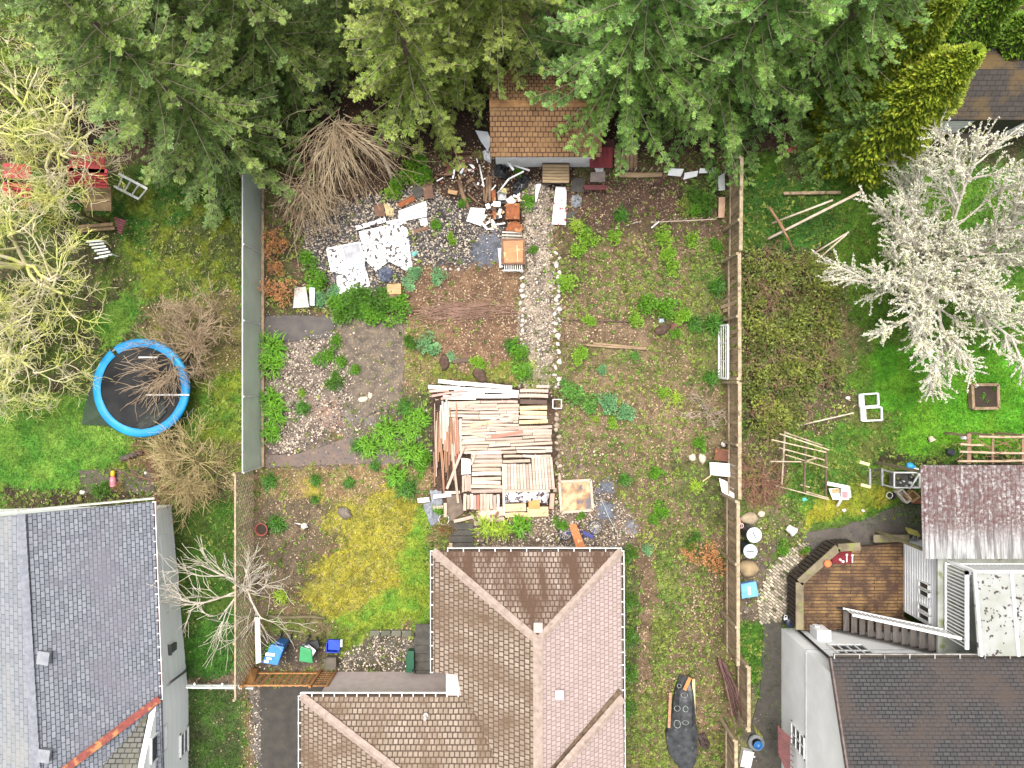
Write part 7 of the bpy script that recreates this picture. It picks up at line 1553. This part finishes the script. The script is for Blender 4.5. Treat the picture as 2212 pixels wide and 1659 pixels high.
# ------------------------------------------------------------------ plants, each its own thing
def plant(kind, u, v, r_, label, group=None, hz=1., i=None, cat='plant', name=None, sy=1.):
    k = r_ / S / .42
    o = add_obj(name or {'strap': 'strap_plant', 'strapdark': 'strap_plant', 'lime': 'strap_plant', 'herb': 'herb', 'blue': 'lupin', 'dark': 'shrub', 'green': 'shrub', 'fresh': 'herb', 'brownbush': 'dead_shrub', 'redbush': 'dead_shrub'}[kind], proto(kind, (int(u) % 3) if i is None else i), None, P(u, v, -.02), random.uniform(0, 6.28) if sy == 1. else 0, (k, k * sy, max(.6, min(1.7, k)) * hz))
    return tag(o, label, cat, group)
for a in [
 ('strap', 592, 752, 30, 'big bright strap leaved clump, northernmost along the chain link fence'), ('strap', 590, 786, 30, 'bright strap leaved clump, second from the north along the chain link fence'),
 ('strap', 588, 862, 27, 'bright strap leaved clump, third from the north along the chain link fence'), ('strap', 600, 892, 30, 'bright strap leaved clump by the gravel bed, fourth along the chain link fence'), ('strap', 588, 935, 24, 'bright strap leaved clump, southernmost along the chain link fence'),
 ('green', 724, 742, 18, 'green clump at the north-east corner of the pebble bed'), ('green', 700, 772, 24, 'green bush on the north edge of the pebble bed', None, .8), ('green', 738, 782, 17, 'green clump between pebble bed and brown slab'), ('green', 768, 798, 15, 'green clump on the brown slab, northern one'),
 ('dark', 726, 822, 22, 'dark green bush on the east side of the pebble bed'), ('strapdark', 656, 882, 20, 'deep green strap leaved clump in the middle of the pebble bed'), ('fresh', 652, 850, 12, 'small fresh herb in the pebble bed'),
 ('strap', 800, 962, 26, 'strap leaved clump left of the bare concrete circle'), ('strap', 836, 928, 27, 'strap leaved clump above the bare concrete circle'), ('strap', 842, 962, 20, 'strap leaved clump right of the bare concrete circle'), ('strapdark', 775, 965, 18, 'deep green clump at the south-west edge of the concrete circle'),
 ('strap', 884, 925, 26, 'strap leaved clump level with the red boards, west of the deck'), ('strap', 908, 905, 24, 'strap leaved clump touching the wood strips of the deck'), ('strapdark', 878, 880, 22, 'deep green clump west of the long battens'), ('strap', 890, 975, 30, 'large strap leaved clump south-west of the wood strips'), ('green', 915, 985, 24, 'green bush against the south-west of the deck'), ('green', 905, 1010, 20, 'green bush below the large strap leaved clump'),
 ('strap', 858, 1028, 28, 'strap leaved clump on the moss edge, larger one'), ('strapdark', 882, 1055, 26, 'deep green clump on the moss edge beside the grey tarpaulin'), ('strapdark', 811, 1006, 13, 'slim deep green tuft at the foot of the patio'), ('strapdark', 684, 1036, 15, 'deep green tuft in the straw, western one'), ('strapdark', 755, 1041, 16, 'deep green tuft in the straw, eastern one'), ('strapdark', 682, 1078, 11, 'little deep green tuft in the yellow moss'), ('strapdark', 585, 1040, 20, 'deep green clump at the chain fence end post', None, .8),
 ('blue', 945, 597, 20, 'blue green lupin below the grey gravel patch'), ('blue', 924, 748, 27, 'large blue green lupin on the bare soil'), ('blue', 898, 590, 18, 'blue green lupin beside the leafy sheet corner'), ('blue', 882, 612, 18, 'low blue green lupin by the wooden chest', None, .6), ('blue', 698, 652, 18, 'blue green lupin beside the pale clear panels'), ('blue', 722, 628, 18, 'blue green lupin north of the dark groundcover'), ('blue', 972, 770, 13, 'small blue green herb north of the whitewashed boards', None, .6),
 ('dark', 886, 740, 18, 'dark green herb left of the large lupin'), ('green', 670, 570, 26, 'soft green shrub east of the orange dead shrubs, northern one'), ('green', 690, 606, 26, 'soft green shrub east of the orange dead shrubs, southern one'), ('fresh', 680, 620, 18, 'fresh herb at the clear panels'),
 ('fresh', 1035, 780, 20, 'fresh green herb north of the whitewashed boards'), ('green', 1128, 800, 28, 'bright green patch beside the gravel walk end', None, .7), ('green', 1122, 760, 26, 'green herb on the west side of the gravel walk'), ('strapdark', 1105, 745, 18, 'deep green tuft west of the gravel walk'),
 ('green', 1003, 440, 14, 'green tuft in the grey gravel, northern one'), ('green', 942, 488, 15, 'green tuft in the grey gravel, western one'), ('fresh', 975, 512, 11, 'light tuft in the grey gravel, middle one'), ('fresh', 980, 525, 10, 'small light tuft in the grey gravel, southern one'), ('green', 1140, 438, 20, 'green tuft at the long black bag', None, .7), ('green', 1098, 560, 8, 'tiny green tuft by the orange cabinet'), ('green', 1150, 540, 12, 'green tuft between the cabinet and gravel walk'), ('green', 1118, 375, 14, 'green tuft at the slatted crate'),
 ('herb', 1235, 850, 28, 'lush green herb beside the wire cage'), ('herb', 1272, 868, 24, 'lush green herb, second east of the wire cage'), ('blue', 1312, 868, 26, 'lush blue green herb, third east of the wire cage'), ('blue', 1348, 890, 24, 'lush blue green herb, easternmost of the row at the cage'), ('herb', 1222, 835, 18, 'leafy herb right at the wire cage'),
 ('fresh', 1435, 515, 26, 'fresh green herb patch in the north of the east bed'), ('fresh', 1440, 545, 22, 'fresh green herb below the northern patch of the east bed'), ('fresh', 1330, 512, 22, 'fresh green herb below the soil bed'), ('fresh', 1268, 520, 24, 'fresh herb at the north-west of the east bed'), ('fresh', 1250, 545, 20, 'fresh herb beside the gravel walk, north'), ('fresh', 1222, 608, 28, 'large fresh herb beside the gravel walk', None, .9), ('fresh', 1448, 580, 20, 'fresh herb in the middle of the east bed'), ('fresh', 1490, 520, 18, 'fresh herb near the tan panel'),
 ('green', 1398, 660, 30, 'bright green patch above the dark stump, western one'), ('green', 1440, 668, 30, 'bright green patch right above the dark stump'), ('fresh', 1470, 680, 24, 'bright patch above the dark stump, eastern one'), ('fresh', 1375, 690, 22, 'bright patch at the bare bed edge'), ('green', 1455, 720, 16, 'green tuft under the reddish rotten wood'), ('fresh', 1275, 690, 18, 'fresh tuft above the bare bed, western end'),
 ('fresh', 1248, 765, 24, 'fresh herb below the two tan poles'), ('herb', 1370, 770, 13, 'small herb below the two tan poles, eastern one'), ('blue', 1300, 800, 13, 'small blue green herb in the dry weeds'), ('lime', 1245, 490, 18, 'pale yellow green plant at the long white panel'), ('strapdark', 1262, 500, 16, 'dark tuft beside the pale yellow green plant'), ('strapdark', 1340, 465, 20, 'grey green tuft in the soil bed'),
 ('dark', 1520, 445, 24, 'dark green shrub in the corner of the soil bed'), ('dark', 1500, 425, 20, 'dark green herb in the corner of the soil bed'), ('green', 1500, 455, 18, 'bright green herb in the corner of the soil bed'), ('strapdark', 1545, 620, 22, 'dark strap clump under the gappy fence, northern'), ('strapdark', 1540, 700, 26, 'dark strap clump north of the metal bed frame'), ('strapdark', 1500, 700, 20, 'spiky dark clump east of the rotten wood'), ('strapdark', 1535, 815, 20, 'dark strap clump at the foot of the metal bed frame'), ('green', 1546, 530, 16, 'green herb under the tan panel fence'),
 ('fresh', 1432, 845, 18, 'light green herb in the middle of the dry weeds'), ('lime', 1500, 1050, 16, 'yellow green spiky tuft below the white panels'), ('green', 1415, 1025, 20, 'green tuft east of the grey fabric patch'), ('strapdark', 1348, 1035, 16, 'dark tuft at the edge of the grey fabric patch'), ('dark', 1356, 1196, 21, 'round dark green shrub at the house corner'), ('green', 1430, 1100, 22, 'green tuft with a pink flower in the south-east weeds'), ('green', 1415, 1120, 16, 'green tuft beside the pink flowered one'), ('blue', 1395, 1185, 14, 'grey green herb beside the house corner shrub'), ('lime', 1460, 860, 16, 'yellow green herb in the dry weeds by the fence'), ('lime', 1287, 905, 8, 'tiny lime tuft in the dry weeds'), ('fresh', 1320, 915, 16, 'fresh tuft in the dry weeds east of the deck'), ('dark', 1496, 1170, 22, 'dark herb above the russet dead shrub'), ('green', 1505, 960, 20, 'green grass tuft by the two tan stones'),
 ('lime', 1052, 1136, 30, 'yellow green strap leaved plant below the crumbling sheet'), ('lime', 1085, 1142, 24, 'yellow green strap leaved plant, middle one below the deck'), ('strap', 1125, 1134, 28, 'bright strap leaved plant below the yellow planks'), ('green', 1210, 1128, 18, 'green herb between plank and foam frame'), ('green', 1253, 1110, 12, 'green tuft at the foot of the mattress frame'),
 ('strap', 588, 1400, 16, 'green tuft beside the blue lidded bin', None, .7), ('lime', 610, 1285, 18, 'yellow green tuft at the western lawn edge'), ('strapdark', 600, 1130, 22, 'dark clump by the red bucket'), ('redbush', 960, 1140, 26, 'reddish leafy shrub beside the dark steps'), ('green', 948, 1100, 14, 'green tuft under the pale hoop'),
 ('brownbush', 1522, 1210, 36, 'russet dead shrub against the long fence', None, 1.2), ('brownbush', 1492, 1190, 20, 'small russet dead shrub west of the large russet one'),
 ('brownbush', 606, 530, 32, 'orange brown dead shrub by the chain link fence, northern one', None, 1.4), ('brownbush', 610, 620, 36, 'orange brown dead shrub by the chain link fence, southern one', None, 1.2), ('brownbush', 600, 580, 20, 'little orange brown dead shrub between two larger ones'),
 ('green', 1690, 1180, 18, 'green tuft at the brick walk'), ('green', 1735, 1188, 13, 'green tuft beside the deck rail'), ('redbush', 1735, 1195, 16, 'purplish shrub beside the deck rail'), ('redbush', 257, 1050, 18, 'red flowering shrub above the grey house'), ('dark', 225, 1055, 22, 'dark shrub left of the red flowering one'), ('green', 2118, 858, 14, 'green tuft in the square timber planter'), ('dark', 2140, 836, 12, 'dark tuft in the square timber planter'),
]: plant(*a)
for i, (u, v) in enumerate(((742, 660), (775, 640), (800, 668), (832, 655), (862, 665), (755, 682), (815, 690), (785, 655))): plant('dark' if i % 2 else 'green', u, v, 33, 'leafy dark green groundcover mound between leafy sheet and patio', 'mounds of the dark green groundcover', .8)
for i, (u, v) in enumerate(((868, 395), (890, 375), (905, 358), (850, 412), (915, 385))): plant('fresh' if i % 2 else 'green', u, v, 26, 'fresh green shrub mound under the weeping bare shrub', 'fresh green shrub mounds', 1.3)
for u in range(4):  plant('dark', 1358 + random.uniform(-5, 8), 1300 + u * 75, 22, 'dark green weed clump along the east wall of the tiled house', 'weed clumps along the tiled house wall', .7)
# dense green shrubs and brambles behind the fence
r = random.Random(31)
def bramble():
    for i, (u, v, q) in enumerate(((1640, 600, 62), (1700, 585, 58), (1645, 680, 60), (1715, 660, 62), (1770, 620, 50), (1660, 755, 58), (1730, 740, 62), (1780, 700, 48), (1650, 830, 56), (1715, 820, 58), (1770, 790, 48), (1655, 905, 50), (1700, 890, 48))):
        t = thing('bramble', 'tangled bramble thicket of yellow green leaves and brown canes behind the board fence', 'bramble', P(u, v), 'bramble thickets behind the fence')
        V, F, C = bush_arrays(700 + i, q / S, .8, 800, .125, (.035, .065, .014), (.30, .33, .06), 9, dirup=.1)
        add_obj('leaves', leaf_mesh('leaves', V, F, C, LEAF), t)
        _, sm, out = bare_tree(760 + i, 1.0, q / S * 1.25, TWIGR, 9, 2, .05, wander=.3, lift=-.06, kids=(2, 4), minr=.009); add_obj('canes', tubes_mesh('canes', out, M('bramble_cane', (.30, .19, .115), (.17, .10, .065), 2, .9)), t)
bramble()
t = thing('brush_heap', 'heap of dry reddish brown brushwood behind the white panels at the fence', 'brush heap', P(1635, 1030)); _, sm, out = bare_tree(801, 1., 1.25, TWIGR, 22, 2, .05, wander=.25, lift=-.12, kids=(3, 5), minr=.009); add_obj('twigs', tubes_mesh('twigs', out, TWIGR), t)

# ------------------------------------------------------------------ bare shrubs and trees
bare_thing('bare_tree', 'large lichen covered bare tree on the west edge, lower one', None, P(125, 590), 41, 6.0, 4.4, TWIGM, depth=4, trunk_r=.17, wander=.24, lift=.04, kids=(4, 5), spread_=(.5, 1.15), minr=.009)
bare_thing('bare_tree', 'lichen covered bare tree above the red roofed playset', None, P(185, 345), 43, 6.0, 4.5, TWIGM, depth=4, trunk_r=.16, wander=.24, lift=.05, kids=(4, 5), spread_=(.5, 1.15), minr=.009)
bare_thing('bare_tree', 'bare tree overhanging the western lawn below the playset', None, P(75, 770), 47, 5.0, 3.6, TWIGM, depth=4, trunk_r=.14, wander=.22, lift=.03, kids=(4, 5), spread_=(.5, 1.15), minr=.009)
bare_thing('bare_tree', 'pale bare tree at the lattice fence near the grey house', None, P(556, 1245), 53, 4.6, 2.9, TWIGW, depth=3, trunk_r=.10, wander=.10, lift=.03, kids=(3, 4), spread_=(.3, .75), minr=.010, shrink=.74)
bare_thing('bare_shrub', 'brown twiggy shrub spreading over the trampoline', None, P(415, 745), 57, 2.2, 2.1, TWIGB, 'shrub', stems=16, depth=2, trunk_r=.06, wander=.14, lift=.02, kids=(5, 8), spread_=(.3, .8), minr=.0095)
bare_thing('bare_shrub', 'pale twiggy shrub against the chain link fence north of the trampoline', None, P(470, 690), 58, 2.2, 1.6, TWIGB, 'shrub', stems=10, depth=2, trunk_r=.05, wander=.16, lift=.03, kids=(4, 7), spread_=(.3, .8), minr=.0095)
bare_thing('bare_shrub', 'golden brown twiggy shrub between trampoline and grey house', None, P(425, 1000), 59, 2., 1.9, TWIGG, 'shrub', stems=18, depth=2, trunk_r=.05, wander=.15, lift=.0, kids=(6, 9), spread_=(.3, .9), minr=.009)
bare_thing('bare_shrub', 'reddish brown twigs reaching over the grey house roof corner', None, P(345, 1042), 60, 1.6, 1.2, TWIGR, 'shrub', stems=8, depth=2, trunk_r=.05, wander=.12, lift=.03, kids=(3, 6), spread_=(.3, .8), minr=.0095)
def weeping(name, label, u, v, h, rad, seed, n, lo, hi):
    """shrub whose long shoots arch over and hang to one side"""
    r = np.random.default_rng(seed); out = []; c0 = np.array((0, 0, h))
    for i in range(n):
        a = r.uniform(lo, hi) + r.normal(0, .25); L = rad * r.uniform(.35, 1.12); c = c0 + r.normal(0, .28, 3) * np.array((1, 1, .8)); sg = r.uniform(-.5, .5); d = np.array((math.cos(a), math.sin(a), 0)); pts = []
        for k in range(7):
            s = k / 6; j = r.normal(0, .03, 3); pts.append(c + d * L * s ** .9 + np.array((-d[1], d[0], 0)) * sg * L * s * s * .6 + np.array((0, 0, .45 * math.sin(s * PI * .8) - h * .85 * max(0, s - .25) ** 1.5 * 1.35)) + j * s)
        for p in pts: p[2] = max(p[2], .05)
        out.append((pts, .015, .009, 1))
        for q in range(r.integers(2, 5)):
            k = r.integers(2, 6); e = pts[k] - pts[k - 1]; e /= np.linalg.norm(e); w = r.normal(0, .45, 3); w[2] *= .4; l = r.uniform(.25, .7)
            out.append(([pts[k], pts[k] + (e + w) * l * .5, pts[k] + (e + w * 1.1) * l + np.array((0, 0, -.1))], .011, .008, 0))
    for s in out:
        for p in s[0]: p[2] = max(p[2], .04)
    t = thing(name, label, 'shrub', P(u, v)); add_obj('shoots', tubes_mesh('shoots', out, M('weeping_shoot', (.50, .40, .26), (.26, .18, .105), 1.2, .9)), t)
    b = MB(); b.tube([(0, 0, 0), (.03, .02, h * .5), (0, 0, h)], .10, 8, .06); b.build('trunk', BARKM, t, True) if False else add_obj('trunk', make_mesh('trunk', b.V, b.F, BARKM, True), t)
weeping('weeping_shrub', 'weeping tan shrub arching over the grey gravel patch', 755, 315, 2.0, 3.1, 61, 130, R(195), R(345)); weeping('weeping_shrub', 'tan brown weeping shrub behind the orange dead shrubs', 690, 425, 1.3, 1.6, 62, 75, R(180), R(330))
b = MB(); b.tube([P(820, 330, 1.0), P(838, 362, .6), P(846, 388, .3)], .075, 9, .06); b.build('fallen_log', M('trunk_bone', (.56, .47, .38), (.40, .31, .23), 4, .85), label='pale cut trunk leaning out of the weeping shrub', cat='trunk', smooth=True)
bare_thing('bare_shrub', 'pinkish bare twig bush at the fence above the two tan stones', None, P(1520, 890), 63, 1., .85, M('twig_pink', (.50, .40, .33), (.34, .25, .20), 2, .9), 'shrub', stems=14, depth=2, trunk_r=.03, wander=.16, lift=.0, kids=(3, 5), spread_=(.3, .9), minr=.007)
bare_thing('bare_shrub', 'thin bare sapling in the far north-east corner by the garage roof', None, P(1990, 160), 64, 4.5, 2., TWIGM, 'sapling', stems=5, depth=3, trunk_r=.06, wander=.15, lift=.05, kids=(2, 4), spread_=(.3, .9), minr=.011)

# ---- the blossom tree
def blossom_tree():
    base = P(1958, 612); t = thing('blossom_tree', 'spreading tree covered in white blossom on the east lawn', 'blossom tree', base)
    out = []; r = np.random.default_rng(77); top = np.array((.1, .1, 1.5)); tr = [([np.array((0, 0, 0.)), top], .17, .14, 9)]
    for i in range(18):
        a = i * 2 * PI / 9 + r.uniform(-.3, .3); e = r.uniform(.15, .55) if i < 9 else r.uniform(.4, 1.1); L = r.uniform(3.4, 4.4) if i < 9 else r.uniform(1.7, 3.2)
        if i in (1, 2): L *= 1.2; e = .85
        grow(r, top, np.array((math.cos(a) * math.cos(e), math.sin(a) * math.cos(e), math.sin(e))), L, .075, 2, out, wander=.07, lift=.02, kids=(12, 15), shrink=.40, spread_=(.4, 1.0), minr=.010)
    bm = M('blossom_bark', (.50, .45, .38), (.34, .30, .25), 5, .9)
    add_obj('trunk', tubes_mesh('trunk', tr + [s for s in out if s[3] >= 2], bm, 5), t); add_obj('twigs', tubes_mesh('twigs', [s for s in out if s[3] < 2], bm), t)
    C = []; 
    for pts, r0, r1, dp in out:
        pass
        for i in range(len(pts) - 1):
            L = np.linalg.norm(pts[i + 1] - pts[i]); n = max(1, int(L / (.030 if dp == 1 else .021))); s = r.random((n, 1)); C.append(pts[i] * (1 - s) + pts[i + 1] * s + r.normal(0, .020, (n, 3)))
    C = np.concatenate(C); n = len(C)
    if n > 75000: C = C[r.permutation(n)[:75000]]; n = len(C)
    d = rand_dirs(n, -.6, 1.2); w = perp(d); sz = r.uniform(.022, .042, (n, 1)); k = r.random((n, 1))
    col = np.where(k < .76, np.array((.82, .79, .68)), np.where(k < .90, np.array((.68, .69, .38)), np.array((.28, .36, .09)))) * r.uniform(.8, 1.1, (n, 1))
    V, F, CC = quads(C, d * sz, w * sz, np.clip(col, 0, .85)); add_obj('blossom', leaf_mesh('blossom', V, F, CC, MV('blossom_petal', .7, .5, 5, .05)), t)
blossom_tree()

# ---- leafy evergreens, hedge and conifers of the north edge
def leafy(name, label, u, v, rad, h, n, ca, cb, seed, leaf=.12, cat='tree', sy=1., group=None):
    t = thing(name, label, cat, P(u, v), group); V, F, C = bush_arrays(seed, rad, h, n, leaf, ca, cb, 16); V[:, 1] *= sy
    add_obj('crown', leaf_mesh('crown', V, F, C, LEAF), t); b = MB(); b.tube([(0, 0, 0), (.05, 0, h * .6)], .12, 8, .06); add_obj('trunk', make_mesh('trunk', b.V, b.F, BARKM, True), t)
    return t
YG = ((.085, .165, .016), (.23, .29, .03))
leafy('evergreen_tree', 'glossy yellow green evergreen in the north-west corner', 60, 190, 2.6, 4.2, 6000, *YG, 91); leafy('evergreen_tree', 'yellow green evergreen left of the tall blue green conifers', 230, 120, 2.4, 4.0, 5500, (.075, .15, .015), (.20, .27, .025), 92); leafy('evergreen_tree', 'yellow green evergreen above the playset', 130, 290, 1.7, 3.0, 3600, *YG, 93); leafy('evergreen_tree', 'dark evergreen at the top left edge of the view', 120, 20, 2.6, 4.6, 5000, (.06, .13, .015), (.15, .22, .025), 94)
def cypress(seed, h, rad, n, ca, cb, tipc):
    """dense column of upright flat sprays"""
    r = np.random.default_rng(seed); z = h * r.random(n) ** .9; f = np.clip(1.06 - (z / h) ** 1.7, .05, 1) * np.clip(z / .3, .6, 1); a = r.uniform(0, 2 * PI, n); lump = 1 + .10 * np.sin(a * 5 + z * 2) + .07 * np.sin(a * 9 - z * 4)
    rr = rad * f * lump * r.uniform(.72, 1.0, n); p = np.stack([np.cos(a) * rr, np.sin(a) * rr, z], 1)
    d = np.stack([np.cos(a) * .85, np.sin(a) * .85, np.full(n, .4)], 1) + r.normal(0, .28, (n, 3)); d /= np.linalg.norm(d, axis=1)[:, None]
    l = r.uniform(.11, .24, (n, 1)); w = np.cross(d, np.array((0, 0, 1.)) + r.normal(0, .45, (n, 3))); w /= np.linalg.norm(w, axis=1)[:, None] + 1e-9
    k = r.random((n, 1)); tp = (rr / (rad * f * lump) > .93)[:, None] * r.random((n, 1)); c = (np.array(ca) * (1 - k) + np.array(cb) * k) * (1 - tp * .6) + np.array(tipc) * tp * .6
    return kites(p, d * l, w * l * .24, c * r.uniform(.7, 1.3, (n, 1)))
def cyp(label, u, v, h, rad, seed, n=12000, c=((.12, .20, .016), (.28, .37, .03), (.52, .50, .05))):
    t = thing('cypress_tree', label, 'tree', P(u, v)); V, F, C = cypress(seed, h, rad, n, *c); add_obj('crown', leaf_mesh('crown', V, F, C, LEAF), t); b = MB(); b.tube([(0, 0, 0), (0, 0, h * .9)], .14, 8, .03); add_obj('trunk', make_mesh('trunk', b.V, b.F, BARKM, True), t)
cyp('golden green columnar cypress standing beside the white garage', 1838, 305, 7.8, 1.9, 101, 26000); cyp('yellow green columnar cypress in the top right corner behind the garage', 1800, 130, 9., 1.5, 103); cyp('yellow green cypress right behind the golden one', 1805, 225, 8., 1.4, 104); cyp('bright green cypress behind the middle of the garage', 1925, 130, 5.0, 1.3, 106, 9000, ((.08, .18, .015), (.17, .28, .025), (.25, .36, .03))); cyp('bright green cypress right behind the garage roof', 2100, 150, 4.6, 1.3, 107, 9000, ((.08, .18, .015), (.17, .28, .025), (.25, .36, .03))); cyp('bright green cypress at the top right edge over the garage roof', 2010, 120, 5.5, 1.3, 105, 9000, ((.08, .18, .015), (.17, .28, .025), (.25, .36, .03)))
BGN = dict(ca=(.105, .185, .036), cb=(.235, .31, .066), tip=(.38, .48, .22)); RGN = dict(ca=(.10, .21, .038), cb=(.21, .34, .06), tip=(.36, .53, .21)); YGN = dict(ca=(.16, .24, .035), cb=(.28, .33, .065), tip=(.44, .46, .14))
CM = {}
for k, (sd, h, rad, pal, nb, dens) in {'bg1': (201, 14, 3.7, BGN, 150, .9), 'bg2': (202, 13, 3.4, BGN, 140, .9), 'rg1': (203, 14, 3.9, RGN, 150, .9), 'rg2': (204, 12, 3.6, RGN, 140, .9), 'yg1': (205, 12, 3.1, YGN, 110, .8), 'yg2': (206, 12, 3.2, YGN, 100, .8), 'rg3': (207, 14, 3.9, RGN, 140, .9)}.items(): CM[k] = conifer_meshes(sd, height=h, rad=rad, nb=nb, dens=dens, z0=3.3 if k in ('yg2', 'rg3') else .8, **pal)
for k, u, v, sc, rot, lb in (
 ('bg1', 520, 325, 1.0, .3, 'tall blue green conifer nearest the chain link fence'), ('bg2', 395, 235, 1.0, 2.1, 'blue green conifer beside the yellow green evergreens'), ('bg2', 640, 165, 1.02, 4.0, 'blue green conifer above the weeping shrub'), ('bg1', 500, 80, 1.1, 1.1, 'tall blue green conifer at the back of the north-west group'), ('bg2', 420, 110, .95, 5.2, 'blue green conifer at the top left of the conifer group'),
 ('bg1', 780, 70, .92, 2.6, 'blue green conifer at the back above the dark gap'), ('yg1', 915, 225, 1.0, .5, 'thin yellow green conifer west of the garden shed'), ('yg1', 1005, 150, .98, 3.3, 'yellow green conifer with bare twigs behind the garden shed'), ('yg2', 1085, 130, 1.0, 1.7, 'yellow green conifer at the top middle of the view'), ('bg2', 950, -10, 1.0, .9, 'conifer at the very back of the middle group'),
 ('rg3', 1318, 224, 1.0, .2, 'broad green conifer reaching over the garden shed roof'), ('rg2', 1510, 225, 1.05, 2.9, 'broad green conifer above the soil bed'), ('rg1', 1690, 190, .98, 4.4, 'broad green conifer above the board fence'), ('rg2', 1440, 40, 1.12, 1.3, 'green conifer at the back between two broad ones'), ('rg1', 1620, 40, 1.1, 5.5, 'green conifer at the back right of the group'), ('rg2', 1260, 50, 1.0, 3.6, 'green conifer at the back left of the eastern group'), ('rg2', 1790, 40, 1.05, .8, 'green conifer at the back beside the cypresses'), ('rg2', 1770, 330, .42, 2.2, 'young green conifer under the edge of the eastern group')):
    put_tree('conifer', lb, 'tall conifers along the north edge', P(u, v), CM[k], rot, sc)
# ------------------------------------------------------------------ camera, light
cam = bpy.data.cameras.new('camera'); co = bpy.data.objects.new('camera', cam); COL.objects.link(co)
co.location = (0, 0, H); co.rotation_euler = (0, 0, 0)
cam.sensor_width = 36; cam.lens = 36 * H / (2212 / S); cam.clip_end = 2000; cam.clip_start = .1
scene.camera = co
w = bpy.data.worlds.new('World'); scene.world = w; w.use_nodes = True
nt = w.node_tree; bg = nt.nodes['Background']
sky = nt.nodes.new('ShaderNodeTexSky'); sky.sky_type = 'NISHITA'; sky.sun_disc = False
EL, AZ = R(75), R(-20)     # sun height, and its direction east of north
sky.sun_elevation = EL; sky.sun_rotation = AZ; sky.air_density = 1.0; sky.dust_density = 6.0; sky.ozone_density = .6
hs = nt.nodes.new('ShaderNodeHueSaturation'); hs.inputs['Saturation'].default_value = .30; nt.links.new(sky.outputs[0], hs.inputs['Color']); nt.links.new(hs.outputs[0], bg.inputs['Color']); bg.inputs['Strength'].default_value = .15
sl = bpy.data.lights.new('sun', 'SUN'); sl.energy = 1.1; sl.angle = R(30); sl.color = (1, .96, .90)
so = bpy.data.objects.new('sun', sl); COL.objects.link(so)
so.rotation_euler = Vector((math.sin(AZ) * math.cos(EL), math.cos(AZ) * math.cos(EL), math.sin(EL))).to_track_quat('Z', 'Y').to_euler()
so.location = (0, 0, 40)
scene.view_settings.view_transform = 'Standard'; scene.view_settings.look = 'None'; scene.view_settings.gamma = 1
scene.view_settings.exposure = 1.32
scene.render.filter_size = 1.15
